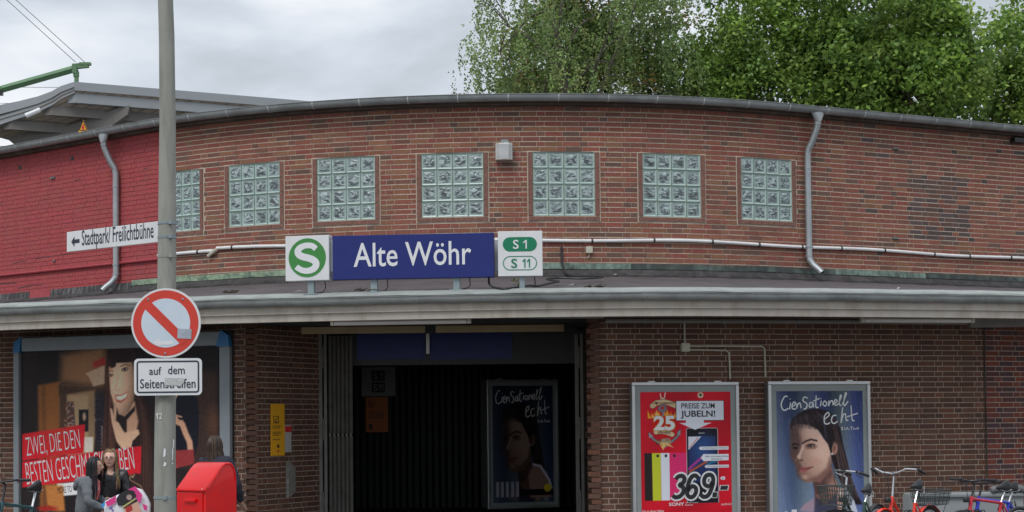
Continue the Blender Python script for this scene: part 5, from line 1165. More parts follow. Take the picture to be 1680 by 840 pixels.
# dark neckline and hand
pr.poly(w8((400, 560), (420, 630), (470, 650), (560, 560), (560, 600), (490, 680), (490, 800), (440, 740), (400, 660)), (36, 26, 28), 2)
pr.poly(w8((345, 575), (362, 580), (390, 680), (420, 700), (470, 790), (590, 760), (600, 800), (540, 860), (520, 960), (470, 960), (400, 860), (360, 700)), (214, 172, 142), 1.6)
pr.poly(w8((380, 520), (405, 530), (400, 640), (395, 700), (375, 640)), (214, 172, 142), 1.5); pr.line(w8((388, 540), (384, 620), (392, 700)), .7, (150, 104, 82), .7)
# second figure at the right
pr.poly(z((800, 170), (900, 190), (1008, 210), (1008, 840), (900, 840)), (74, 52, 44), 14, .7)
pr.poly(w8((885, 540), (930, 460), (1040, 455), (1085, 500), (1100, 640), (1090, 900), (1060, 1000), (880, 1000)), (20, 22, 34), 2)
pr.poly(z((800, 305), (832, 300), (812, 345), (800, 350)), (220, 178, 148), 2)
pr.line(z((808, 400), (825, 430), (848, 440), (862, 480), (880, 520), (884, 560)), 9, (206, 156, 128), 1, 2); pr.line(z((805, 395), (845, 408)), 2.6, (206, 156, 128)); pr.line(z((812, 425), (850, 425)), 2.4, (200, 150, 122)); pr.ell(288, 681, 2, 1.5, (220, 70, 120), 0, 1)
pr.poly(z((740, 560), (900, 555), (900, 620), (820, 640), (740, 700)), (142, 50, 52), 2)
pr.ell(352, 694, 10, 22, (110, 70, 48), 0, 14, .6)
# ribbons and label
pr.poly([(37, 711), (144.6, 695.5), (141.5, 743), (37, 756)], (196, 30, 42)); pr.poly([(37, 757.5), (237.5, 732), (236, 777), (37, 801)], (196, 30, 42))
pr.poly([(97, 794.5), (160, 788), (158, 810), (95, 815.5)], (214, 212, 214)); pr.poly(z((215, 720), (300, 720), (310, 840), (230, 840)), (176, 112, 56), 4); pr.ell(80, 836, 16, 5, (150, 40, 30), 0, 4)
pr.poly(z((590, 690), (640, 660), (700, 780), (700, 845), (640, 845)), (52, 34, 32), 3); pr.line(z((590, 680), (660, 720), (705, 810)), 1.2, (176, 140, 110)); 
for k_ in range(22): pr.ell(216+r.uniform(-7, 10), 781+r.uniform(-2, 4), 1.2, 1, r.choice([(220, 195, 150), (120, 90, 60)]), 0, 1, .8)
k = P.W/355
pr.ell(150, 612, 34, 30, (176, 122, 78), 0, 34, .35); pr.ell(96, 690, 26, 60, (170, 104, 54), 0, 30, .25); pr.I = pr.I*1.14
pr.photo(3, 4.0)
link('print', pr.mesh(P, -0.002), T)
def tb(txt, x, yy, h, w, rot, m_=None, bold=0.0, y=-0.006):
    mm = MB(); cx, cz = P.u(x, yy); put_text(mm, txt, cx, cz, y, h=h*k, w=w*k, rot=rot, bold=bold); mm.build('lettering', m_ or M_['print_white'], T)
tb('ZWEI, DIE DEN', 90, 728.5, 30, 92, .125, None, -.014); tb('BESTEN GESCHMACK HABEN', 134.5, 764.5, 31, 182, .125, None, -.014)
tb('MORE TO', 110, 804, 9, 24, .1, M_['print_black'], -.01)
#PART3
# ------------------------------------------------------------------ lamp post with its signs
D0 = 15.0
T = thing('lamp_post', 'tall tapering grey concrete lamp post in front of the station', 'lamp post', yaw((at(272, 780, D0).x, D0, 0)))
b0 = T.matrix_world.translation
pl = lambda px, py: at(px, py, D0) - b0
pts = [Vector((0, 0, -0.02)), Vector((0, 0, 0.35)), pl(270.5, 780), pl(271, 700), pl(272.8, 560), pl(274, 400), pl(275, 200), pl(273.5, 60), pl(271.5, 0)]
lastp = pts[-1]
pts += [lastp + Vector((-0.05, 0, 0.8)), lastp + Vector((-0.25, 0, 1.8)), lastp + Vector((-0.8, 0, 2.6)), lastp + Vector((-1.6, 0, 2.95))]
m = MB(); m.tube(pts, [0.105, 0.098, 0.094, 0.091, 0.085, 0.079, 0.0705, 0.068, 0.066, 0.062, 0.056, 0.05, 0.045], 22); m.build('post', M_['concrete'], T, smooth=True)
m = MB(); m.ball(lastp + Vector((-2.0, 0, 2.96)), (0.45, 0.16, 0.09)); m.build('lamp_head', M_['pipegrey'], T, smooth=True)
for py, r_ in ((366.5, .0795), (389.5, .0795), (816, .0955), (421, .081)):
    c = pl(274 if py < 500 else 270.5, py); m = MB(); m.tube([c - Vector((0, 0, .011)), c + Vector((0, 0, .011))], r_+.0025, 22); m.box(c + Vector((0.045 if py < 500 else 0.02, -r_, 0)), (0.03, 0.03, 0.03)); m.build('strap', M_['steel'] if py != 421 else M_['concrete'], T, smooth=True)
m = MB(); c = pl(264, 682.5); put_text(m, '2', .016, 0, 0, h=0.05, w=0.028); one(m, -.016, 0, .05, .018, .4, 0); m.v = [(v[0] + c.x, -0.094, v[2] + c.z) for v in m.v]; m.build('lettering', M_['print_white'], T)
rr_ = random.Random(4)
m = MB()
for (x, y_, w, h) in ((273.5, 742, .024, .08), (286, 728, .014, .09), (285, 745, .012, .12), (274, 761, .028, .035), (284.5, 760, .02, .012)):
    c = pl(x, y_); an = (x-270.5)/17.6; yy = -0.0935*math.sqrt(max(0.02, 1-min(.96, an*an))) - .001
    m.add([(c.x-w/2, yy, c.z-h/2), (c.x+w*.3, yy-.001, c.z-h*.4), (c.x+w/2, yy, c.z+h*.3), (c.x-w*.2, yy, c.z+h/2)], [(0, 1, 2, 3)])
m.build('sticker_scraps', M_['print_white'], T)
tag(T.children[-1], None, None, None, 'stuff')
# no stopping sign
P = Plate(214.5, 329.5, 472.5, 587.5, D0-0.13); k = P.W/115
T = thing('traffic_sign', 'round red and white restricted stopping sign on the lamp post', 'traffic sign', P.M @ Matrix.Rotation(R(-1.5), 4, 'Z'))
m = MB(); N_ = 64
def cyl(m, r, y0, y1): m.add([(r*math.cos(2*math.pi*i/N_), y0, r*math.sin(2*math.pi*i/N_)) for i in range(N_)] + [(r*math.cos(2*math.pi*i/N_), y1, r*math.sin(2*math.pi*i/N_)) for i in range(N_)], [tuple(range(N_)), tuple(reversed(range(N_, 2*N_)))] + [(i, i+N_, (i+1) % N_+N_, (i+1) % N_) for i in range(N_)])
cyl(m, 57.3*k, 0, 0.02); m.build('plate', M_['signwhite'], T)
m = MB(); cyl(m, 54*k, -0.002, 0.0005); m.build('red_ring', M_['signred'], T)
m = MB(); cyl(m, 40.3*k, -0.004, -0.0015); m.build('inner_disc', mat('faded_sign_blue_white', (0.60, 0.68, 0.76), 0.35, var=.03, dirt=(.5, .6, .7), dirt_amt=.5, dscale=5), T)
m = MB(); a = R(-45); w = 7.6*k; L_ = 45*k; d = Vector((math.cos(a), math.sin(a))); q = Vector((-d.y, d.x))*w
m.add([(c.x, -0.0055, c.y) for c in (-d*L_-q, d*L_-q, d*L_+q, -d*L_+q)], [(0, 1, 2, 3)]); m.build('red_bar', M_['signred'], T)
m = MB(); x, z_ = P.u(303, 548); m.box((x, -0.007, z_), (23*k, 0.002, 16*k), Matrix.Rotation(R(3), 3, 'Y')); m.build('sticker', mat('grey_sticker', (.36, .40, .46), .5, var=.15, scale=30), T)
m = MB(); ar = P.q([(249, 562), (262, 556), (262, 560), (284, 559), (284, 565.5), (262, 566), (262, 569)]); m.add([(x, -0.0062, z_) for x, z_ in ar], [tuple(reversed(range(7)))]); m.build('arrow', M_['print_white'], T)
for x, y_ in ((243.3, 491), (300.5, 491.5), (271, 580)):
    m = MB(); x, z_ = P.u(x, y_); m.ball((x, -0.006, z_), (.011, .006, .011), 1); m.build('bolt', M_['steel'], T)
P = Plate(220, 331, 588, 648.5, D0-0.13); k = P.W/111
T = thing('sign_plate', 'small white supplementary plate with two lines of text under the round sign', 'sign', P.M)
def rrect(W, H, r, y, n=6):
    o = []
    for cx, cz, a0 in ((W/2-r, H/2-r, 0), (-W/2+r, H/2-r, 90), (-W/2+r, -H/2+r, 180), (W/2-r, -H/2+r, 270)):
        o += [(cx+r*math.cos(R(a0+90*i/n)), y, cz+r*math.sin(R(a0+90*i/n))) for i in range(n+1)]
    return o
def ring(m, W, H, r, t, y):
    a = rrect(W, H, r, y); b = rrect(W-2*t, H-2*t, max(r-t, .004), y); n = len(a); m.add(a+b, [(i, (i+1) % n, n+(i+1) % n, n+i) for i in range(n)])
m = MB(); a = rrect(P.W, P.H, 7*k, 0); m.add(a + [(x, 0.018, z_) for x, _, z_ in a], [tuple(range(len(a))), tuple(reversed(range(len(a), 2*len(a))))] + [(i, i+len(a), (i+1) % len(a)+len(a), (i+1) % len(a)) for i in range(len(a))]); m.build('plate', M_['signwhite'], T)
m = MB(); ring(m, P.W-8*k, P.H-7.6*k, 5*k, 2.6*k, -0.002); m.build('border', M_['print_navy'], T)
for t_, x, y_, h, w in (('auf', 254.8, 608.3, 13, 20), ('dem', 289.5, 607.2, 13.6, 27.5), ('Seitenstreifen', 275.3, 629.2, 15.5, 91)):
    m = MB(); cx, cz = P.u(x, y_); put_text(m, t_, cx, cz, -0.003, h=h*k, w=w*k, bold=.008); m.build('lettering', M_['print_navy'], T)
m = MB(); pr_ = P.q([(271, 620), (301, 620.5), (303, 626), (297, 633), (270, 632)]); m.add([(x, -0.0045, z_) for x, z_ in pr_], [tuple(reversed(range(5)))]); m.build('sticker', mat('torn_pale_sticker', (.50, .50, .49), .5, var=.2, scale=40), T)
# direction sign
P = Plate(109.5, 259.5, 372, 405.5, 15.75, 14.98); k = P.W/150
T = thing('direction_sign', 'white arrow sign pointing left fixed to the lamp post', 'sign', P.M)
m = MB(); m.bevbox((0, 0.012, 0), (P.W, 0.024, P.H), .004); m.build('plate', M_['signwhite'], T)
m = MB(); ar = P.q([(117.5, 389.5), (123, 380.8), (123, 386), (131.5, 386), (131.5, 392.4), (123, 392.4), (123, 398.2)]); m.add([(x, -0.002, z_) for x, z_ in ar], [tuple(reversed(range(7)))]); m.build('arrow', M_['print_navy'], T)
m = MB(); cx, cz = P.u(194, 389); put_text(m, 'Stadtpark/ Freilichtbühne', cx, cz, -0.002, h=22*k, w=117*k, bold=.006); m.build('lettering', M_['print_navy'], T)

# ------------------------------------------------------------------ red post box
psi = R(-40); c0 = at(337, 800, 16.75)
T = thing('post_box', 'glossy red post box with sloping rounded top behind the lamp post', 'post box', yaw((c0.x, c0.y, 0), psi))
Wb, Db = 0.44, 0.40
prof = [(0, 0.42), (0, 1.035), (0.012, 1.062), (0.10, 1.155), (0.17, 1.235), (0.215, 1.275), (0.26, 1.296), (0.31, 1.298), (0.345, 1.285), (0.375, 1.25), (0.392, 1.20), (0.40, 1.13), (0.40, 0.42)]
bm = bmesh.new(); A = [bm.verts.new((-Wb, p[0], p[1])) for p in prof]; B = [bm.verts.new((0, p[0], p[1])) for p in prof]; n = len(prof)
bm.faces.new(A); bm.faces.new(list(reversed(B))); [bm.faces.new((A[i], B[i], B[(i+1) % n], A[(i+1) % n])) for i in range(n)]
bmesh.ops.recalc_face_normals(bm, faces=bm.faces[:])
es = [e for e in bm.edges if abs(e.verts[0].co.x-e.verts[1].co.x) < 1e-6]
bmesh.ops.bevel(bm, geom=es, offset=0.016, segments=3, profile=.6, affect='EDGES')
me = bpy.data.meshes.new('body'); bm.to_mesh(me); bm.free(); me.materials.append(M_['boxred']); me.polygons.foreach_set('use_smooth', [True]*len(me.polygons)); me.set_sharp_from_angle(angle=R(30)); body = link('body', me, T)
m = MB(); m.bevbox((-Wb/2, -0.006, 0.76), (Wb-0.06, 0.02, 0.50), .008); d_ = m.build('door', M_['boxred'], T)
m = MB(); m.bevbox((-Wb*.45, -0.026, 0.93), (0.17, 0.03, 0.035), .008); m.build('handle', M_['boxred'], d_)
m = MB(); m.bevbox((-Wb/2, -0.012, 1.03), (Wb+.01, 0.03, 0.022), .006); m.build('rain_lip', M_['boxred'], T)
m = MB(); m.sweep([(Vector((0.001, p[0]*0.9+.02, p[1]-.012)), Vector((1, 0, 0)), Vector((0, 0, 1))) for p in prof[2:-1]], [(0, -.012), (.007, -.008), (.007, .004), (0, .008)]); m.build('side_rib', M_['boxred'], T)
for x, z_ in ((-.02, 1.045), (-.42, 1.045)):
    m = MB(); m.ball((x, -0.026, z_), .006, 1); m.build('rivet', M_['print_white'], T)
for x in (-Wb+.05, -.05):
    m = MB(); m.bevbox((x, .2, .21), (.05, .05, .43), .005); m.build('leg', M_['boxred'], T)

# ------------------------------------------------------------------ people
def skin_shape(vs, es, rs, sub=2):
    me = bpy.data.meshes.new('tmp'); me.from_pydata(vs, es, []); o = bpy.data.objects.new('tmp', me); COL.objects.link(o)
    o.modifiers.new('s', 'SKIN'); sk = me.skin_vertices[0].data
    for i, r_ in enumerate(rs): sk[i].radius = r_ if isinstance(r_, tuple) else (r_, r_); sk[i].use_root = (i == 0)
    ss = o.modifiers.new('u', 'SUBSURF'); ss.levels = sub; ss.render_levels = sub
    dg = bpy.context.evaluated_depsgraph_get(); me2 = bpy.data.meshes.new_from_object(o.evaluated_get(dg))
    out = [v.co.copy() for v in me2.vertices], [tuple(p.vertices) for p in me2.polygons]
    bpy.data.objects.remove(o); bpy.data.meshes.remove(me); bpy.data.meshes.remove(me2); return out
M_['skin'] = mat('skin', (.6, .36, .27), .5, var=.05, attr='tone')
def skin_mat(n, c): return mat(n, c, .75, var=.12, scale=14, bump=.3, bscale=35)
def head(mb, c, tone, turn=0.0, nod=0.0):
    rot = Matrix.Rotation(turn, 3, 'Z') @ Matrix.Rotation(nod, 3, 'X'); bm = bmesh.new(); bmesh.ops.create_icosphere(bm, subdivisions=4, radius=1.0); bm.verts.index_update()
    vs = []
    for v in bm.verts:
        x, y, z = v.co; X = x*0.078; Y = y*0.092; Zz = z*0.112
        if z < 0: X *= 1-0.32*(-z)**1.5; Y *= 1-0.18*(-z)
        if y < 0:
            Y += 0.004*abs(x)
            nose = math.exp(-((x/.12)**2))*math.exp(-(((z+.10)/.16)**2)); Y -= 0.024*nose
            Y -= 0.012*math.exp(-((x/.10)**2))*math.exp(-(((z-.08)/.2)**2))
            for sx in (-1, 1): Y += 0.010*math.exp(-(((x-sx*.38)/.17)**2))*math.exp(-(((z-.08)/.13)**2))
            Y -= 0.007*math.exp(-((x/.25)**2))*math.exp(-(((z+.42)/.10)**2)); Y += 0.004*math.exp(-((x/.25)**2))*math.exp(-(((z+.55)/.05)**2)); Y -= 0.010*math.exp(-((x/.3)**2))*math.exp(-(((z+.75)/.14)**2))
        vs.append(Vector((X, Y, Zz)))
    for f in bm.faces:
        idx = [v.index for v in f.verts]; ce = sum((Vector(v.co) for v in f.verts), Vector())/3; t = tone
        if ce.y < -.5 and abs(ce.x) < .27 and abs(ce.z+.43) < .065: t = (tone[0]*.72, tone[1]*.42, tone[2]*.45)
        elif ce.y < 0 and abs(ce.x) > .25 and -.4 < ce.z < .05: t = (tone[0]*1.0, tone[1]*.86, tone[2]*.84)
        mb.col = t; mb.add([c + rot @ vs[i] for i in idx], [(0, 1, 2)])
    bm.free()
    for sx in (-1, 1):
        mb.col = (.36, .31, .29); mb.ball(c + rot @ Vector((sx*.028, -.077, .009)), (.0115, .007, .005), 1)
        mb.col = (.05, .035, .025); mb.ball(c + rot @ Vector((sx*.028, -.0855, .009)), (.0062, .0035, .0055), 1)
        mb.col = (.10, .06, .04); mb.tube([c + rot @ Vector((sx*.013, -.088, .024)), c + rot @ Vector((sx*.03, -.088, .029)), c + rot @ Vector((sx*.044, -.078, .024))], .0028, 5)
        mb.col = tone; mb.ball(c + rot @ Vector((sx*.074, .006, -.004)), (.008, .018, .028), 1)
    return rot
def hand(mb, w, fwd, side, tone, curl=.6):
    """palm with five bent fingers; fwd = direction of the fingers, side = towards the thumb"""
    mb.col = tone; fwd = fwd.normalized(); side = (side - fwd*side.dot(fwd)).normalized(); nrm = fwd.cross(side)
    v, f = skin_shape([tuple(w), tuple(w+fwd*.045), tuple(w+fwd*.085)], [(0, 1), (1, 2)], [(.024, .017), (.038, .016), (.036, .013)], 1); mb.add(v, f)
    for i, L_ in enumerate((.062, .07, .066, .05)):
        b = w + fwd*.085 + side*(.03-.02*i); a1 = curl*.5; a2 = curl*1.3; p1 = b + (fwd*math.cos(a1)+nrm*math.sin(a1))*L_*.45; p2 = p1 + (fwd*math.cos(a2)+nrm*math.sin(a2))*L_*.32; p3 = p2 + (fwd*math.cos(a2*1.4)+nrm*math.sin(a2*1.4))*L_*.25
        mb.tube([b-fwd*.012, p1, p2, p3], [.0095, .009, .008, .006], 7)
    b = w + fwd*.03 + side*.032; mb.tube([b-side*.01, b+side*.022+fwd*.02, b+side*.03+fwd*.05+nrm*.01], [.012, .0105, .007], 7)
def hair_strands(mb, c, rot, L_, n, seed, cols, gap=40, sideways=Vector((0, 0, 0)), scale=1.0, r0=.0055):
    r = random.Random(seed)
    for i in range(n):
        ph = r.uniform(gap, 360-gap); a = R(ph); pts = []; side = 1 if math.sin(a) > 0 else -1
        topz = Vector((r.uniform(-.008, .008), r.uniform(-.05, .04), .118)); k = scale*r.uniform(1.0, 1.13)
        for t in (8, 28, 50, 72, 92, 105):
            th = R(t); p = Vector((.080*math.sin(th)*math.sin(a), -.098*math.sin(th)*math.cos(a), .121*math.cos(th)))*k
            if t == 8: p = p*.5 + topz*.5
            pts.append(p)
        e = pts[-1]; l = L_*r.uniform(.75, 1.05); sw = r.uniform(-.02, .02)
        for t in (.2, .4, .6, .8, 1.0):
            q = e + Vector((e.x*.35*t + sw*t + .006*math.sin(t*9+i), e.y*.20*t, -l*t)); pts.append(q)
        pts = [c + rot @ p + (sideways*max(0, (j-5)/5) if j > 5 else Vector((0, 0, 0))) for j, p in enumerate(pts)]
        mb.col = tuple(x*r.uniform(.75, 1.25) for x in r.choice(cols)); mb.tube(pts, [r0*.7]+[r0]*8+[r0*.8, r0*.35], 5, caps=False)
    mb.col = cols[0]
    bm = bmesh.new(); bmesh.ops.create_icosphere(bm, subdivisions=3, radius=1.0); bm.verts.index_update()
    for f in bm.faces:
        ce = sum((v.co for v in f.verts), Vector())/3
        if ce.y > -.25 and ce.z > -.75 or ce.z > .72: mb.add([c + rot @ Vector((v.co.x*.079*scale, v.co.y*.098*scale, v.co.z*.120*scale)) for v in f.verts], [(0, 1, 2)])
    bm.free()
def person(name, label, loc, a, H, top_mat, leg_mat, skin, hairc, seed, lean=0.0, arms=None, turn=0.0, nod=0.0, hair_len=.4, gap=40, hood=None, glasses=False, bulk=1.0, side=Vector((0, 0, 0)), tilt=0.0, hscale=1.0):
    T = thing(name, label, 'person', yaw(loc, a)); k = H/1.68
    def L(x, y, z):      # lean the upper body forward (-y) from the hips
        z *= k; x *= k; y *= k; hp = .92*k
        if z > hp: d = z-hp; y -= d*math.sin(lean); x += d*math.sin(tilt); z = hp + d*math.cos(lean)
        return Vector((x, y, z))
    hip, w1, ch, nb, nk, hd = L(0, 0, .92), L(0, 0, 1.08), L(0, .01, 1.27), L(0, .02, 1.40), L(0, .01, 1.455), L(0, -.012, 1.565)
    body = MB(); body.col = skin
    arms = arms or {}
    J = {}
    for s_, nm in ((-1, 'r'), (1, 'l')):
        sh = L(s_*.165, .015, 1.365); el, wr = arms.get(nm, ((s_*.23, .03, 1.09), (s_*.20, -.12, .88))); J[nm] = (sh, L(*el), L(*wr))
    vs = [hip, w1, ch, nb, nk, hd + Vector((0, .01*k, -.05*k))]; es = [(i, i+1) for i in range(5)]; rs = [(.14*k, .10*k), (.115*k, .085*k), (.145*k, .095*k), (.07*k, .06*k), (.05*k, .05*k), (.045*k, .05*k)]
    for nm in ('r', 'l'):
        o = len(vs); vs += list(J[nm]); es += [(2, o), (o, o+1), (o+1, o+2)]; rs += [.052*k, .040*k, .028*k]
    for s_ in (-1, 1):
        o = len(vs); vs += [L(s_*.09, 0, .82), L(s_*.10, -.02, .48), L(s_*.10, .01, .09), L(s_*.11, -.13, .045)]; es += [(0, o), (o, o+1), (o+1, o+2), (o+2, o+3)]; rs += [.082*k, .055*k, .038*k, .034*k]
    v, f = skin_shape([tuple(p) for p in vs], es, rs); body.add(v, f)
    rot = head(body, hd, skin, turn, nod)
    for nm, s_ in (('r', -1), ('l', 1)):
        sh, el, wr = J[nm]; hand(body, wr, (wr-el), Vector((-s_, -.3, .4)), skin)
    body.build('body', M_['skin'], T, smooth=True, attr='tone')
    jk = MB(); b = bulk; vs = [L(0, 0, .86), w1, ch, nb - Vector((0, 0, .012))]; es = [(0, 1), (1, 2), (2, 3)]; rs = [(.165*k*b, .125*k*b), (.145*k*b, .115*k*b), (.168*k*b, .12*k*b), (.085*k, .078*k)]
    for nm in ('r', 'l'):
        sh, el, wr = J[nm]; o = len(vs); mid = el.lerp(wr, .5); vs += [sh, sh.lerp(el, .5), el, mid, wr]; es += [(2, o), (o, o+1), (o+1, o+2), (o+2, o+3), (o+3, o+4)]; rs += [.078*k*b, .066*k*b, .058*k*b, .05*k*b, .04*k*b]
    v, f = skin_shape([tuple(p) for p in vs], es, rs)
    r = random.Random(seed); v = [p + Vector((math.sin(p.z*61+p.x*17), math.sin(p.z*47+p.y*33), 0))*.0045 for p in v]
    jk.add(v, f); jk.build('jacket', top_mat, T, smooth=True)
    lg = MB(); vs = [L(0, 0, .90)]; es = []; rs = [(.15*k, .115*k)]
    for s_ in (-1, 1):
        o = len(vs); vs += [L(s_*.09, 0, .80), L(s_*.10, -.02, .48), L(s_*.10, .01, .11)]; es += [(0, o), (o, o+1), (o+1, o+2)]; rs += [.094*k, .068*k, .055*k]
    v, f = skin_shape([tuple(p) for p in vs], es, rs); lg.add(v, f); lg.build('trousers', leg_mat, T, smooth=True)
    for s_ in (-1, 1):
        m = MB(); v, f = skin_shape([tuple(L(s_*.10, .03, .045)), tuple(L(s_*.105, -.08, .04)), tuple(L(s_*.11, -.16, .035))], [(0, 1), (1, 2)], [.048, .046, .036]); m.add(v, f); m.build('shoe', M_['rubber'], T, smooth=True)
    hm = MB(); hair_strands(hm, hd, rot, hair_len, 190, seed, hairc, gap, side, hscale); hm.build('hair', M_['hair'], T, smooth=True, attr='tone')
    if hood is not None:
        m = MB(); c = L(0, .115, 1.37); rng_ = []
        for i in range(9):
            a_ = math.pi*(-.12 + 1.24*i/8); rng_.append(L(0, .03, 1.40) + Vector((.13*math.cos(a_)*k, .125*math.sin(a_)*k, -.035*math.sin(a_)*k)))
        m.tube(rng_, [.03, .045, .056, .064, .068, .064, .056, .045, .03], 10); v, f = skin_shape([tuple(L(0, .10, 1.40)), tuple(L(0, .17, 1.33)), tuple(L(0, .18, 1.24))], [(0, 1), (1, 2)], [(.13, .06), (.12, .06), (.05, .03)]); m.add(v, f)
        m.build('hood', hood, T, smooth=True)
    if glasses:
        m = MB()
        for sx in (-1, 1):
            m.tube([hd + rot @ Vector((sx*.030 + .022*math.cos(2*math.pi*i/12), -.098, .007+.014*math.sin(2*math.pi*i/12))) for i in range(13)], .0030, 5)
            m.tube([hd + rot @ Vector((sx*.05, -.094, .012)), hd + rot @ Vector((sx*.076, -.02, .012))], .002, 5)
        m.tube([hd + rot @ Vector((-.009, -.098, .01)), hd + rot @ Vector((.009, -.098, .01))], .002, 5); m.build('glasses', M_['black'], T, smooth=True)
    T['hd'] = 0; del T['hd']
    return T, L, hd
M_['hair'] = mat('hair', (1, 1, 1), .42, var=.2, scale=30, attr='tone', spec=.35)
grey_h = mat('grey_hoodie_cloth', (.155, .165, .18), .85, var=.12, scale=20, bump=.5, bscale=40); black_l = mat('black_leather', (.013, .013, .016), .36, var=.1, bump=.5, bscale=30); navy = mat('navy_jacket_cloth', (.015, .016, .03), .8, var=.15); jeans = mat('dark_jeans', (.03, .04, .07), .85, var=.2)
pA = at(152, 760, 18.15); pB = at(180, 755, 18.55); pC = at(353, 735, 19.6)
HA = (pA.z+.115)/.98*1.0
# girl with black hair, seen from behind and the side, facing right
TA, LA, hA = person('person', 'person with long black hair in a grey hooded jacket, turned away to the right', (pA.x-.04, pA.y+.0, 0), R(88), 1.60, grey_h, jeans, (.50, .30, .22), [(.010, .009, .011), (.018, .016, .019)], 11, lean=R(14), turn=R(-8), hair_len=.36, gap=58, hood=grey_h, arms={'l': ((.20, -.12, 1.12), (.06, -.33, 1.02)), 'r': ((-.22, -.10, 1.10), (-.08, -.32, 1.0))}, bulk=1.06, hscale=1.03)
TB, LB, hB = person('person', 'person with long fair hair, glasses and black leather jacket facing the street', (pB.x, pB.y, 0), R(-6), 1.60, black_l, jeans, (.66, .40, .31), [(.20, .12, .062), (.28, .18, .10), (.13, .08, .045)], 12, lean=R(9), turn=R(10), nod=R(-2), hair_len=.34, gap=66, glasses=True, arms={'l': ((.22, -.05, 1.10), (.10, -.26, 1.05)), 'r': ((-.22, -.03, 1.10), (-.09, -.24, 1.02))}, hscale=1.03)
TC, LC, hC = person('person', 'person with long brown hair and dark navy jacket seen from behind the red post box', (pC.x+.03, pC.y, 0), R(165), 1.64, navy, jeans, (.55, .34, .26), [(.05, .03, .022), (.085, .052, .036), (.035, .02, .016)], 13, hair_len=.26, gap=35, bulk=1.25, tilt=R(11), hscale=1.08, lean=R(3))
def shift_to(T, h, px, py, D):
    """stand the figure so that its head is where the photograph shows it; the height follows by uniform scale"""
    g = at(px, py, D); w = T.matrix_world @ h; s = g.z/w.z
    T.scale = (s, s, s); bpy.context.view_layer.update()
    w = T.matrix_basis @ h; T.location.x += g.x-w.x; T.location.y += g.y-w.y
shift_to(TA, hA, 156, 766, 18.1); shift_to(TB, hB, 180.5, 753, 18.55); shift_to(TC, hC, 352, 733, 19.6)
# scarf
m = MB(); sc_m = mat('red_white_scarf', (.62, .10, .10), .85, var=.2, scale=60, dirt=(.7, .6, .58), dirt_amt=.9, dscale=28)
m.tube([LA(-.10, .06, 1.42), LA(-.03, .10, 1.43), LA(.06, .09, 1.42), LA(.11, .0, 1.40), LA(.08, -.08, 1.36), LA(.06, -.11, 1.25), LA(.05, -.12, 1.12)], [.03, .035, .035, .033, .03, .03, .02], 8); o = m.build('scarf', sc_m, TA, smooth=True)
# printed carrier bag
P = Plate(168, 245, 797, 872, 17.75); k = P.W/77
T = thing('carrier_bag', 'pink and white printed carrier bag held by the two girls, showing a dark peaked cap', 'bag', P.M)
m = MB(); out_ = P.q([(170, 828), (172, 822), (190, 813), (207, 806), (222, 800), (232, 803), (240, 815), (245, 826), (245, 850), (240, 872), (178, 872), (172, 850)])
def pillow(m, out_, bul, y=0):
    cx = sum(p[0] for p in out_)/len(out_); cz = sum(p[1] for p in out_)/len(out_); n = len(out_); R_ = 6; vs = []
    for j in range(R_+1):
        t = j/R_; vs += [(cx+(x-cx)*t, y - bul*(1-t*t)**.6 + .004*math.sin(13*x+9*z_+j), cz+(z_-cz)*t) for x, z_ in out_]
    m.add(vs, [(j*n+i, (j+1)*n+i, (j+1)*n+(i+1) % n, j*n+(i+1) % n) for j in range(R_) for i in range(n)])
    m.add([(x, y, z_) for x, z_ in out_] + [(x*.97, y+.09, z_*.97) for x, z_ in out_], [(i, i+n, (i+1) % n+n, (i+1) % n) for i in range(n)] + [tuple(range(n, 2*n))])
bag_m = mat('bag_white', (.74, .76, .80), .4, var=.04); pillow(m, out_, .05); m.build('bag', bag_m, T, smooth=True)
def patch(nm, pts, mt, y): m = MB(); m.add([(x, y, z_) for x, z_ in P.q(pts)], [tuple(range(len(pts)))]); m.build(nm, mt, T)
pink = mat('bag_pink', (.72, .05, .26), .4); blue = mat('bag_blue', (.05, .30, .70), .4); capm = mat('cap_print', (.02, .02, .024), .5)
patch('print', [(175, 823), (193, 812), (192, 824), (179, 831)], pink, -.062); patch('print', [(212, 803), (224, 797.5), (236, 812), (232, 826), (222, 812)], pink, -.062); patch('print', [(168.5, 827), (175, 822), (174, 829), (169, 833)], blue, -.06); patch('print', [(236, 826), (244, 830), (243, 838), (238, 836)], pink, -.06)
patch('cap_crown', [(193, 818), (199, 809), (212, 803), (222, 805), (226, 813), (222, 819), (206, 829), (196, 829)], capm, -.066); patch('cap_peak', [(203, 832), (226, 818), (228, 822), (212, 830), (206, 834)], capm, -.067); patch('cap_braid', [(203, 830.5), (224, 817), (225.5, 818.5), (204, 833)], mat('braid_gold', (.55, .5, .18), .5), -.068)
patch('face_print', [(206, 833), (227, 822), (234, 838), (228, 862), (206, 862)], mat('print_skin', (.66, .38, .28), .5), -.064); patch('glasses_print', [(208, 832), (218, 828), (220, 836), (210, 842)], mat('print_glasses', (.45, .03, .03), .5), -.067)
m = MB(); x, z_ = P.u(214.5, 815.5); m.add(*disc(x, z_, 4.6*k, -.0705, 20)); m.build('badge_print', mat('badge_pinkgrey', (.42, .30, .28), .5, var=.3, scale=80), T)
m = MB(); x, z_ = P.u(186, 835); put_text(m, 'T', x, z_, -.066, h=9*k, w=7*k, bold=.03, rot=.6); m.build('lettering', mat('print_violet', (.10, .06, .35), .5), T)

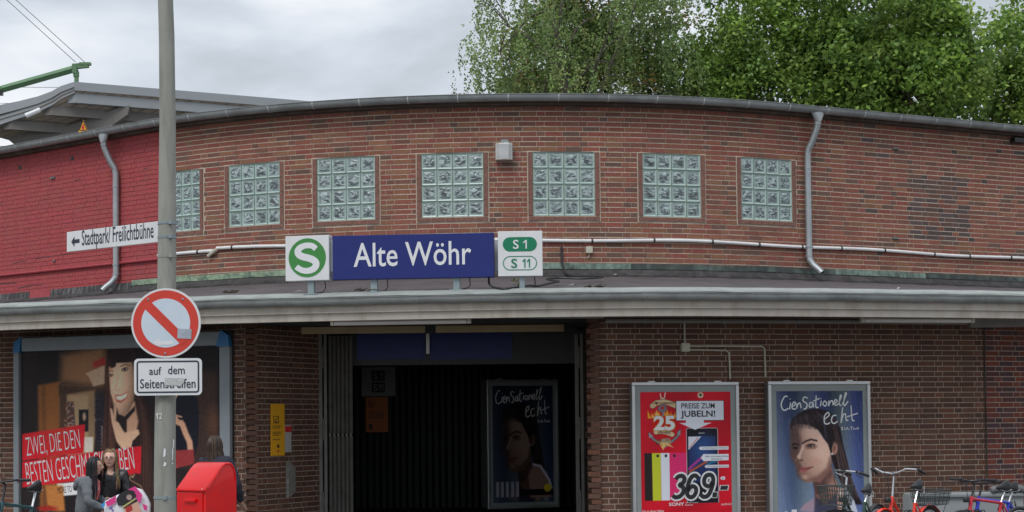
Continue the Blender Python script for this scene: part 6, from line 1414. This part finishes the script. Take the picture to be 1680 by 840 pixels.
# ------------------------------------------------------------------ bicycles
def bicycle(label, px, py, D, a, frame_mat, bar='city', steer=0.0, basket=None, barh=1.06, sadh=.93, bx=.50, group='bicycles parked along the station wall', step=False, dz=0.0):
    """px,py: where the handlebar clamp shows; a: heading angle"""
    g = at(px, py, D); hx = bx*.8; ca, sa = math.cos(a), math.sin(a); s = g.z/barh
    T = thing('bicycle', label, 'bicycle', Matrix.Translation((g.x-hx*ca*s, g.y-hx*sa*s, 0)) @ Matrix.Rotation(a, 4, 'Z') @ Matrix.Scale(s, 4), group)
    V = Vector; rw = .335
    for nm, cx in (('front', .60), ('rear', -.46)):
        st = steer if nm == 'front' else 0; rt = Matrix.Rotation(st, 3, 'Z'); C = V((cx, 0, rw))
        w = link('wheel', MB().tube([C + rt @ V((math.cos(2*math.pi*i/40)*(rw-.03), 0, math.sin(2*math.pi*i/40)*(rw-.03))) for i in range(41)], .012, 6, False).mesh('wheel', M_['alu'], True), T)
        m = MB(); m.tube([C + rt @ V((math.cos(2*math.pi*i/40)*rw, 0, math.sin(2*math.pi*i/40)*rw)) for i in range(41)], .021, 8, False); m.build('tyre', M_['rubber'], w, smooth=True)
        m = MB(); m.tube([C + rt @ V((0, -.04, 0)), C + rt @ V((0, .04, 0))], .02, 8); m.build('hub', M_['alu'], w)
        m = MB()
        for i in range(28): an = 2*math.pi*i/28; m.tube([C + rt @ V((0, .025*(-1)**i, 0)), C + rt @ V((math.cos(an)*(rw-.03), 0, math.sin(an)*(rw-.03)))], .0013, 3)
        tag(m.build('spokes', M_['alu'], w), kind='stuff')
        if bar == 'city':
            m = MB(); a0, a1 = (20, 190) if nm == 'front' else (-10, 170); m.sweep([(C, rt @ V((math.cos(R(a0+(a1-a0)*i/24)), 0, math.sin(R(a0+(a1-a0)*i/24)))), rt @ V((0, 1, 0))) for i in range(25)], [(rw+.03, -.028), (rw+.045, 0), (rw+.03, .028)]); m.build('mudguard', M_['black'] if frame_mat is not M_['bikered'] else M_['bikered'], T, smooth=True)
    ht, hb = V((hx, 0, .83)), V((hx+.045, 0, .68)); bbk = V((0, 0, .28)); st_ = V((-.13, 0, .74)); rx = V((-.46, 0, rw)); fx_ = V((.60, 0, rw))
    m = MB(); m.tube([ht, hb], .022, 10); m.tube([hb*.9+ht*.1, bbk if not step else V((.16, 0, .34)), bbk], .02, 10)
    m.tube([ht*.85+hb*.15, (st_ if not step else V((.12, 0, .50))), (st_ if not step else V((-.07, 0, .50)))], .017, 10); m.tube([bbk, st_], .018, 10)
    for sy in (-.05, .05): m.tube([st_ + V((0, sy*.3, 0)), rx + V((0, sy, 0))], .009, 6); m.tube([bbk + V((0, sy*.6, 0)), rx + V((0, sy, 0))], .010, 6)
    m.build('frame', frame_mat, T, smooth=True)
    rt = Matrix.Rotation(steer, 3, 'Z'); m = MB()
    for sy in (-.05, .05): m.tube([hb, hb + rt @ V((.01, sy, -.05)), V((hx+.06, 0, .55)) + rt @ V((0, sy, 0)), fx_ + rt @ V((0, sy, 0))], [.016, .014, .012, .009], 8)
    m.build('fork', frame_mat if bar != 'flat' else M_['black'], T, smooth=True)
    top = V((hx-.05, 0, barh)); m = MB(); m.tube([ht, top - V((0, 0, .03)), top + rt @ V((.05, 0, 0))], .013, 8); m.build('stem', M_['chrome'] if bar == 'city' else M_['black'], T, smooth=True)
    c = top + rt @ V((.05, 0, 0))
    if bar == 'city': hp_ = [V((-.20, -.30, .0)), V((-.08, -.29, .045)), V((.02, -.19, .055)), V((.035, -.10, .015)), V((0, 0, 0)), V((.035, .10, .015)), V((.02, .19, .055)), V((-.08, .29, .045)), V((-.20, .30, .0))]
    else: hp_ = [V((-.03, -.30, .02)), V((-.02, -.15, .02)), V((0, 0, 0)), V((-.02, .15, .02)), V((-.03, .30, .02))]
    hp_ = [c + rt @ p for p in hp_]; m = MB(); m.tube(hp_, .0105, 9); hbo = m.build('handlebar', M_['chrome'] if bar == 'city' else M_['black'], T, smooth=True)
    for e0, e1, sg in ((hp_[0], hp_[1], -1), (hp_[-1], hp_[-2], 1)):
        d = (e1-e0).normalized(); m = MB(); m.tube([e0-d*.012, e0+d*.01, e0+d*.10, e0+d*.115], [.014, .0175, .0165, .013], 10); m.build('grip', M_['rubber'], hbo, smooth=True)
        m = MB(); m.tube([e0+d*.13+V((0, 0, -.01)), e0+d*.11+rt @ V((.035, 0, -.025)), e0+d*.02+rt @ V((.05, 0, -.03))], .005, 6); m.bevbox(e0+d*.135, (.03, .03, .025), .005); m.build('brake_lever', M_['black'], hbo, smooth=True)
        m = MB(); m.tube([e0+d*.13, c + rt @ V((.10, sg*.05, .05)), c + rt @ V((.10, 0, -.06)), V((hx+.02, 0, .62))], .0035, 5); m.build('brake_cable', M_['black'], T, smooth=True)
    sp = V((-.20, 0, sadh)); m = MB(); m.tube([st_, sp - V((0, 0, .04))], .0135, 8); m.build('seat_post', M_['chrome'], T, smooth=True)
    v, f = skin_shape([tuple(sp + V((-.10, 0, .0))), tuple(sp + V((-.03, 0, .005))), tuple(sp + V((.06, 0, .0))), tuple(sp + V((.15, 0, -.005)))], [(0, 1), (1, 2), (2, 3)], [(.035, .095), (.03, .085), (.025, .04), (.02, .022)]); m = MB(); m.add(v, f); m.build('saddle', M_['black'], T, smooth=True)
    m = MB()
    for sy in (-.03, .03): m.tube([sp + V((-.1, sy, -.03)), sp + V((-.02, sy, -.05)), sp + V((.1, sy*.5, -.03))], .004, 5)
    if bar == 'city':
        for sy in (-.035, .035): m.tube([sp + V((-.085, sy, -.085)) + V((0, 0, .01*(j/4) if j % 2 else .012*(j/4))) + V((.012*math.cos(j*2.2), .012*math.sin(j*2.2), j*.006)) for j in range(9)], .004, 5)
    m.build('saddle_rail', M_['chrome'], T)
    m = MB(); m.tube([bbk + V((.09*math.cos(2*math.pi*i/24), -.05, .09*math.sin(2*math.pi*i/24))) for i in range(25)], .006, 5, False); m.build('chainring', M_['alu_dark'], T)
    for sy, sg in ((-1, 1), (1, -1)):
        m = MB(); m.tube([bbk + V((0, sy*.06, 0)), bbk + V((.10*sg, sy*.075, -.13*sg))], .009, 6); m.build('crank', M_['alu'], T); m = MB(); m.bevbox(bbk + V((.10*sg, sy*.12, -.13*sg)), (.09, .07, .02), .004); m.build('pedal', M_['black'], T)
    m = MB(); c2 = V((hx+.10, 0, .80)); m.bevbox(c2, (.05, .07, .06), .015); m.ball(c2 + V((.025, 0, 0)), (.015, .03, .03), 1); m.build('lamp', M_['black'], T)
    def wire_basket(c, sx_, sy_, h, taper=.82, mt='wire'):
        m = MB(); tr = .0038
        def rg(z_, t): return [c + V((x*sx_/2*t, y*sy_/2*t, z_)) for x, y in ((-1, -1), (1, -1), (1, 1), (-1, 1), (-1, -1))]
        for i in range(5): m.tube(rg(h*i/4, taper + (1-taper)*i/4), tr*(1.6 if i == 4 else 1), 4, False)
        for i in range(12):
            t = -1+2*i/11
            for x, y in ((t, -1), (t, 1), (-1, t), (1, t)): m.tube([c + V((x*sx_/2*taper, y*sy_/2*taper, 0)), c + V((x*sx_/2, y*sy_/2, h))], tr, 3, False)
            m.tube([c + V((t*sx_/2*taper, -sy_/2*taper, 0)), c + V((t*sx_/2*taper, sy_/2*taper, 0))], tr, 3, False)
        return m.build('basket', M_[mt], T)
    if basket in ('rear', 'both'):
        m = MB()
        for sy in (-.06, .06): m.tube([V((-.22, sy, .70)), V((-.78, sy, .70)), V((-.46, sy, rw))], .005, 5)
        for x in (-.3, -.45, -.6, -.75): m.tube([V((x, -.06, .70)), V((x, .06, .70))], .005, 5)
        m.build('rack', M_['black'], T); wire_basket(V((-.52, 0, .705)), .42, .32, .17)
        m = MB(); m.box((-.52, -.163, .82), (.055, .004, .085)); m.build('basket_tag', mat('basket_tag_green', (.0, .11, .07), .5), T)
    if basket in ('front',): wire_basket(V((hx+.24, 0, .74)), .27, .34, .22)
    return T
B1 = bicycle('dark bicycle with wire front basket standing before the blue portrait poster', 1386, 780, 19.2, R(-126), M_['bikegreen'], steer=R(-46), basket='front', step=True, barh=1.07, sadh=.88)
B2 = bicycle('orange red city bicycle with chrome handlebar and rear wire basket', 1463, 777, 18.9, R(-131), M_['bikered'], basket='rear', step=True, barh=1.09, sadh=.93)
B3 = bicycle('crimson mountain bicycle with black flat handlebar near the right edge', 1594, 790, 18.8, R(-142), M_['bikered2'], bar='flat', barh=1.0, sadh=.92)
B4 = bicycle('bright blue mountain bicycle just behind the crimson one', 1606, 793, 19.4, R(-146), M_['bikeblue'], bar='flat', barh=.99, sadh=.92)
B5 = bicycle('dark bicycle cut off by the right edge of the view', 1722, 793, 19.0, R(-150), M_['black'], bar='flat', barh=1.0, sadh=.95)
B6 = bicycle('dark teal bicycle cut off at the left edge in front of the billboard', 4, 791, 18.6, R(-108), M_['biketeal'], bar='flat', barh=1.03, sadh=.95)
# loose spiral locks
for (B, o_) in ((B3, (.15, -.05, .62)), (B2, (-.3, -.12, .60))):
    m = MB(); c = Vector(o_); m.tube([c + Vector((.05*math.cos(i*.7)+i*.004, .02*math.sin(i*.5), .05*math.sin(i*.7))) for i in range(40)], .006, 5); m.build('spiral_lock', M_['black'], B)
# grey bin behind the bicycles
a = at(1494, 812, 20.8); b = at(1662, 812, 21.15)
T = thing('grit_bin', 'low grey container with rounded rim behind the parked bicycles at right', 'container', yaw(((a.x+b.x)/2, 20.97, 0), R(6)))
Wg = b.x-a.x; zt = at(1580, 804, 20.7).z
m = MB(); m.bevbox((0, 0, zt/2-.02), (Wg, .55, zt-.05), .04); m.build('body', M_['greypanel'], T, smooth=True)
m = MB(); m.bevbox((0, -.29, zt-.06), (Wg+.03, .05, .05), .02); m.build('lid_edge', M_['greypanel'], T, smooth=True)
m = MB(); x0 = Wg*.18; m.tube([(x0, -.30, zt-.01), (x0+.08, -.30, zt+.01), (Wg*.46, -.30, zt+.01), (Wg*.52, -.30, zt-.03)], .045, 10); m.build('rim_tube', mat('dark_rim_grey', (.12, .125, .125), .5), T, smooth=True)
m = MB(); rr_ = random.Random(2)
for j in range(5): fat_curve(m, [(Wg*.26+j*.05+rr_.uniform(-.02, .02), zt-.2+rr_.uniform(-.06, .06)) for _ in range(5)], [.008]*5, -.278, 4)
m.build('graffiti', M_['print_black'], T)

# ------------------------------------------------------------------ platform roof behind, crane arm
T = thing('platform_roof', 'grey butterfly roof of the raised platform behind the red wall', 'roof', yaw((0, 34, 0)))
inv = T.matrix_world.inverted()
C_ = at(122, 134, 34.0); RE = at(660, 178.5, 37.0); d_ = (RE-C_); GL = at(-90, 194, 34.0)
mid = at(62, 158, 34.0)
def tl(p): return inv @ p
m = MB(); h1 = .17; m.add([tl(p) for p in (C_, RE, RE-Vector((0, 0, h1)), C_-Vector((0, 0, h1)))] + [tl(p+Vector((-.03, .25, 0))) for p in (C_, RE, RE-Vector((0, 0, h1)), C_-Vector((0, 0, h1)))], [(0, 1, 2, 3), (4, 7, 6, 5), (0, 4, 5, 1), (3, 2, 6, 7), (0, 3, 7, 4), (1, 5, 6, 2)]); m.build('side_fascia', M_['pconc'], T)
gp_ = [(122, 134, .17), (100, 141, .20), (84, 150, .22), (62, 158, .245), (30, 166, .27), (0, 172, .31), (-90, 192, .36)]
for o0, o1, sh, nm in ((0, .48, .0, 'end_fascia'), (.5, 1, .025, 'end_fascia')):
    m = MB(); vs = []
    for x, y_, h in gp_:
        p = at(x, y_, 34.0); a_ = p - Vector((0, -sh, h*1.25*o0)); b_ = p - Vector((0, -sh, h*1.25*o1)); vs += [tl(a_), tl(b_), tl(a_+Vector((0, .2, 0))), tl(b_+Vector((0, .2, 0)))]
    m.add(vs, [q for i in range(len(gp_)-1) for q in ((4*i, 4*i+4, 4*i+5, 4*i+1), (4*i+2, 4*i+3, 4*i+7, 4*i+6), (4*i, 4*i+2, 4*i+6, 4*i+4), (4*i+1, 4*i+5, 4*i+7, 4*i+3))]); m.build(nm, M_['pconc'], T)
# ceiling boards
nb = 26; dn = d_.copy()
prof_ = [at(x, y_, 34.0) - Vector((0, 0, h*.9)) for x, y_, h in gp_]
for i in range(nb):
    t0, t1 = (i+.04)/nb, (i+.96)/nb; m = MB(); vs = []
    for j, p in enumerate(prof_): vs += [tl(p + dn*t0), tl(p + dn*t1)]
    m.add(vs, [(2*j, 2*j+1, 2*j+3, 2*j+2) for j in range(len(prof_)-1)]); m.build('ceiling_board', M_['punder'], T)
m = MB(); vs = []
for j, p in enumerate(prof_): vs += [tl(p + Vector((0, 0, .08))), tl(p + dn + Vector((0, 0, .08)))]
m.add(vs, [(2*j, 2*j+1, 2*j+3, 2*j+2) for j in range(len(prof_)-1)]); m.build('roof_deck', M_['pbeam'], T)
for fr0, dz in (((0.08), .10), (.42, .10), (.8, .12)):
    k0 = fr0*(len(prof_)-1); j = int(k0); p = prof_[j].lerp(prof_[j+1], k0-j) - Vector((0, 0, dz)); m = MB()
    p = p + dn*.02; q = p + dn*.97; vs = [p+Vector((0, 0, .09)), q+Vector((0, 0, .09)), q-Vector((0, 0, .10)), p-Vector((0, 0, .10))]; vs = [tl(v) for v in vs] + [tl(v+Vector((-.16, .05, 0))) for v in vs]
    m.add(vs, [(0, 1, 2, 3), (4, 7, 6, 5), (0, 4, 5, 1), (3, 2, 6, 7), (0, 3, 7, 4), (1, 5, 6, 2)]); m.build('beam', M_['pconc'] if fr0 == .08 else M_['pbeam'], T)
def arm(D, pts, nm='cantilever_arm'):
    m = MB(); vs = [tl(at(x, y_, D)) for x, y_ in pts] + [tl(at(x, y_, D)+Vector((0, .4, 0))) for x, y_ in pts]; n = len(pts)
    bm = bmesh.new(); vv = [bm.verts.new(v) for v in vs]; bm.faces.new(vv[:n]); bm.faces.new(list(reversed(vv[n:]))); [bm.faces.new((vv[i], vv[i+n], vv[(i+1) % n+n], vv[(i+1) % n])) for i in range(n)]
    bmesh.ops.recalc_face_normals(bm, faces=bm.faces[:]); bmesh.ops.triangulate(bm, faces=bm.faces[:]); me = bpy.data.meshes.new(nm); bm.to_mesh(me); bm.free(); me.materials.append(M_['pbeam']); link(nm, me, T)
arm(34.5, [(213, 173), (209, 188), (185, 205), (166, 222), (160, 300), (32, 300), (28, 246), (22, 236), (10, 226), (-8, 221), (-60, 218), (-60, 212), (60, 214), (112, 206), (140, 196), (170, 186), (196, 176)])
arm(35.65, [(420, 176), (414, 188), (380, 202), (360, 222), (356, 300), (300, 300), (296, 222), (280, 205), (300, 200), (380, 180)])
m = MB(); p = at(42, 190, 33.7); q = at(66, 180, 33.75); m.tube([tl(p), tl(q)], .05, 8); m.build('tube_lamp', M_['print_white'], T)
T2 = thing('warning_sign', 'yellow triangular warning sign on the platform roof support', 'sign', yaw(at(137, 210, 34.35)))
m = MB(); s35 = 2825/34.35; tri = [(-7.5/s35, -5/s35), (7.5/s35, -5/s35), (0, 14/s35)]; m.add([(x, -.03, z_) for x, z_ in tri], [(0, 1, 2)]); m.add([(x, 0, z_) for x, z_ in tri], [(2, 1, 0)]); m.build('triangle', M_['yellow'], T2)
m = MB(); fat_curve(m, [(-6.3/s35, -4/s35), (0, 12/s35)], [.014, .014], -.034, 1); fat_curve(m, [(6.3/s35, -4/s35), (0, 12/s35)], [.014, .014], -.0345, 1); fat_curve(m, [(-6.3/s35, -4/s35), (6.3/s35, -4/s35)], [.014, .014], -.035, 1); m.build('border', M_['print_black'], T2)
m = MB(); m.strip([(.01, .06), (-.02, .0), (.015, .01), (-.005, -.04)], .025, -.036); m.build('flash_symbol', M_['print_red'], T2)
m = MB(); m.box((0, -.02, -8.5/s35), (15/s35, .03, 6/s35)); m.build('text_plate', M_['yellow'], T2)
T = thing('crane_arm', 'green steel boom with stay wires above the platform roof', 'boom', yaw(at(125, 134, 34.2)))
inv = T.matrix_world.inverted(); GD = 34.2
def bar(p, q, w, nm, n=4): m = MB(); m.tube([inv @ at(*p, GD), inv @ at(*q, GD)], w, n); return m.build(nm, M_['gcrane'], T)
bar((-120, 181), (120, 113.5), .075, 'boom'); bar((125.5, 136), (125.5, 116), .045, 'post', 10); bar((125, 126), (125, 118), .06, 'collar', 8)
m = MB(); c = inv @ at(133, 108, GD); m.box(c, (.30, .10, .10), Matrix.Rotation(R(-6), 3, 'Y')); m.box(inv @ at(140, 105, GD), (.22, .12, .05)); m.box(inv @ at(123, 113, GD), (.09, .13, .19)); m.build('head_bracket', M_['gcrane'], T)
m = MB(); m.box(inv @ at(2, 150, GD), (.06, .1, .16)); m.build('hanger', M_['black'], T)
for p, q in (((-110, -110), (124, 102)), ((-95, -110), (139, 102))): m = MB(); m.tube([inv @ at(*p, GD), inv @ at(*q, GD)], .006, 4); m.build('stay_wire', M_['darkgrey'], T)
for y0, y1, lb in ((141.5, 143.5, 'thin overhead wire below the green boom'), (168, 169.5, 'thin overhead wire at the far left edge'), (236, 240, 'thin wire in the sky gap beside the platform support')):
    m = MB(); m.tube([at(-200, y0, 37), at(105 if y0 < 150 else 20, y1, 37)], .005, 4); tag(m.build('overhead_wire', M_['darkgrey']), lb, 'wire', 'overhead wires')
# embankment that carries the platform and the trees
g = MB(); g.add([(-60, 34, -.1), (60, 34, -.1), (60, 37, 3.2), (-60, 37, 3.2), (60, 90, 3.4), (-60, 90, 3.4)], [(0, 1, 2, 3), (3, 2, 4, 5)]); tag(g.build('embankment', mat('embankment_soil', (.07, .075, .04), .95, var=.3, scale=2)), None, kind='structure')

# ------------------------------------------------------------------ trees
def leaf_cloud(name, P_, sz, nb_up, tones, parent, rs, elong=.62):
    n = len(P_); nr = rs.normal(size=(n, 3)); nr[:, 2] = np.abs(nr[:, 2])*.6 + nb_up; nr /= np.linalg.norm(nr, axis=1)[:, None]
    t = rs.normal(size=(n, 3)); t -= nr*(t*nr).sum(1)[:, None]; t /= np.linalg.norm(t, axis=1)[:, None]; b = np.cross(nr, t)
    s = (sz*rs.uniform(.65, 1.3, n))[:, None]
    v = np.stack([P_-t*s, P_-b*s*elong+t*s*.15+nr*s*.12, P_+t*s*1.0, P_+b*s*elong+t*s*.15+nr*s*.12], 1).reshape(-1, 3)
    me = bpy.data.meshes.new(name); me.vertices.add(4*n); me.vertices.foreach_set('co', v.ravel().astype(np.float32))
    me.loops.add(4*n); me.loops.foreach_set('vertex_index', np.arange(4*n, dtype=np.int32)); me.polygons.add(n); me.polygons.foreach_set('loop_start', (np.arange(n)*4).astype(np.int32))
    try: me.polygons.foreach_set('loop_total', np.full(n, 4, np.int32))
    except Exception: pass
    ca = me.color_attributes.new('tone', 'FLOAT_COLOR', 'POINT'); ca.data.foreach_set('color', np.repeat(np.concatenate([tones, np.ones((n, 1))], 1), 4, axis=0).ravel().astype(np.float32))
    me.materials.append(M_['leaf']); me.update(); me.validate()
    return link(name, me, parent)
def tree(label, base, lobes, nclump, per, crad, sz, pal, bark, seed, trunk_top, birch=False, up=.5, spread=.75, name='maple_tree'):
    rs = np.random.default_rng(seed); r = random.Random(seed)
    T = thing(name, label, 'tree', yaw(base), 'trees behind the station'); base = Vector(base)
    cl = []
    tot = sum(l[3]*l[4]*l[5] for l in lobes)
    for (cx, cy, cz, rx, ry, rz) in lobes:
        k = max(4, int(nclump*rx*ry*rz/tot)); u = rs.normal(size=(k, 3)); u /= np.linalg.norm(u, axis=1)[:, None]; u *= (rs.uniform(.12, 1, k)**.30)[:, None]
        cl.append(np.array([cx, cy, cz]) + u*np.array([rx, ry, rz]))
    cl = np.concatenate(cl)
    # limbs
    tr = MB(); fork = Vector((0, 0, trunk_top*.35)); top = Vector((r.uniform(-.4, .4), r.uniform(-.3, .3), trunk_top))
    sp = [Vector((0, 0, -.3)), fork, fork.lerp(top, .35) + Vector((.12, 0, 0)), fork.lerp(top, .7) - Vector((.1, 0, 0)), top]; tr.tube(sp, [.22, .15, .10, .06, .02] if not birch else [.16, .11, .07, .04, .015], 9)
    tr.build('trunk', bark, T, smooth=True)
    lm = MB(); mains = []
    for i in range(13):
        t = .05+.8*i/12; a = sp[1].lerp(sp[4], t); tgt = Vector(cl[r.randrange(len(cl))]); tgt = a.lerp(tgt, .8); mid_ = a.lerp(tgt, .5) + Vector((0, 0, .25)); lm.tube([a, mid_, tgt], [.07*(1-t*.5), .045*(1-t*.5), .015], 6); mains += [a, a.lerp(mid_, .6), mid_, mid_.lerp(tgt, .5), tgt]
    ma = np.array([tuple(p) for p in mains])
    for i in range(0, len(cl), 3):
        j = int(np.argmin(((ma-cl[i])**2).sum(1))); a = Vector(ma[j]); b = Vector(cl[i]); lm.tube([a, a.lerp(b, .5)+Vector((0, 0, .06)), b], [.018, .012, .005], 4, False)
    lm.build('branches', bark, T, smooth=True)
    if birch:
        P_ = []; ci = []
        for i, c in enumerate(cl):
            for k in range(per[0]):
                s0 = c + rs.normal(size=3)*crad*np.array([1, 1, .5]); l = rs.uniform(.35, 1.25); n = int(l*per[1]); tt = rs.uniform(0, 1, n); sw = rs.normal(size=2)*.10
                P_.append(s0 + np.stack([sw[0]*tt**1.5 + rs.normal(size=n)*.035, sw[1]*tt**1.5 + rs.normal(size=n)*.035, -l*tt], 1)); ci += [i]*n
        P_ = np.concatenate(P_); ci = np.array(ci)
    else:
        g_ = rs.normal(size=(len(cl)*per, 3)); ci = np.repeat(np.arange(len(cl)), per); P_ = cl[ci] + g_*crad*np.array([1, 1, spread])
    pal = np.array(pal); ct = rs.uniform(.55, 1.40, len(cl)); cp = rs.integers(0, len(pal), len(cl)); pi = np.where(rs.uniform(0, 1, len(ci)) < .75, cp[ci], rs.integers(0, len(pal), len(ci)))
    tones = 1.12*pal[pi]*ct[ci][:, None]*rs.uniform(.75, 1.25, len(ci))[:, None]
    leaf_cloud('crown', P_, sz, up, tones, T, rs)
    return T
GR_B = [(.21, .30, .10), (.25, .34, .12), (.18, .27, .10), (.30, .35, .13)]
GR_M = [(.16, .26, .075), (.18, .27, .075), (.20, .29, .08), (.15, .24, .085), (.34, .23, .08), (.17, .26, .08)]
GR_R = [(.22, .34, .065), (.18, .29, .065), (.28, .39, .085), (.15, .25, .07)]
def lob(px, py, D, rx, ry, rz, b): p = at(px, py, D); return (p.x-b[0], p.y-b[1], p.z-b[2], rx, ry, rz)
b = (1.3, 38.0, 3.2)
tree('loose silvery birch tree with drooping twigs, leftmost above the roof', b, [lob(850, 60, 38, 1.35, 1.3, 1.8, b), lob(795, 120, 38, .72, .9, .9, b), lob(800, 40, 38, .5, .7, .9, b), lob(880, 170, 38, 1.2, 1.1, .9, b), lob(960, -60, 38, 2.4, 1.8, 2.2, b), lob(1060, 60, 38, 1.3, 1.4, 1.7, b), lob(930, 120, 38, 1.6, 1.4, 1.2, b)], 250, (4, 42), .22, .034, GR_B, M_['birchbark'], 21, 9.5, birch=True, up=.1, name='birch_tree')
b = (2.2, 40.5, 3.2)
tree('dull green maple with brownish seed clusters behind the birch', b, [lob(915, 95, 40.5, 1.5, 1.4, 1.4, b), lob(890, 160, 40.5, 1.3, 1.3, .7, b), lob(1000, 20, 40.5, 1.9, 1.4, 1.7, b), lob(1060, 130, 40.5, 1.8, 1.5, 1.0, b), lob(1150, 150, 40.5, 1.4, 1.4, .8, b)], 340, 85, .22, .060, GR_M, M_['bark'], 22, 8.0)
b = (6.8, 39.0, 3.2)
tree('dense fresh green maple right of the birch', b, [lob(1240, 60, 39, 1.4, 1.5, 1.7, b), lob(1330, 20, 39, 1.7, 1.6, 2.0, b), lob(1300, 130, 39, 2.3, 1.6, 1.1, b), lob(1185, 110, 39, .9, 1.3, 1.2, b)], 400, 85, .20, .056, GR_R, M_['bark'], 23, 8.6)
b = (9.3, 38.0, 3.2)
tree('broad leaved bright green maple over the right half of the roof', b, [lob(1460, 50, 38, 1.7, 1.6, 1.9, b), lob(1500, 140, 38, 1.9, 1.6, .95, b), lob(1410, 120, 38, 1.3, 1.5, 1.2, b), lob(1545, 60, 38, .75, 1.0, .85, b)], 380, 80, .20, .066, GR_R, M_['bark'], 24, 8.8)
b = (12.6, 39.5, 3.2)
tree('green maple at the right edge beyond the gap of sky', b, [lob(1615, 150, 39.5, 1.2, 1.3, .75, b), lob(1640, 95, 39.5, .7, 1.1, .6, b), lob(1690, 70, 39.5, .8, 1.2, 1.3, b), lob(1720, 150, 39.5, 1.5, 1.4, 1.1, b), lob(1800, 60, 39.5, 1.6, 1.4, 1.8, b)], 240, 95, .24, .064, GR_R, M_['bark'], 25, 7.6)
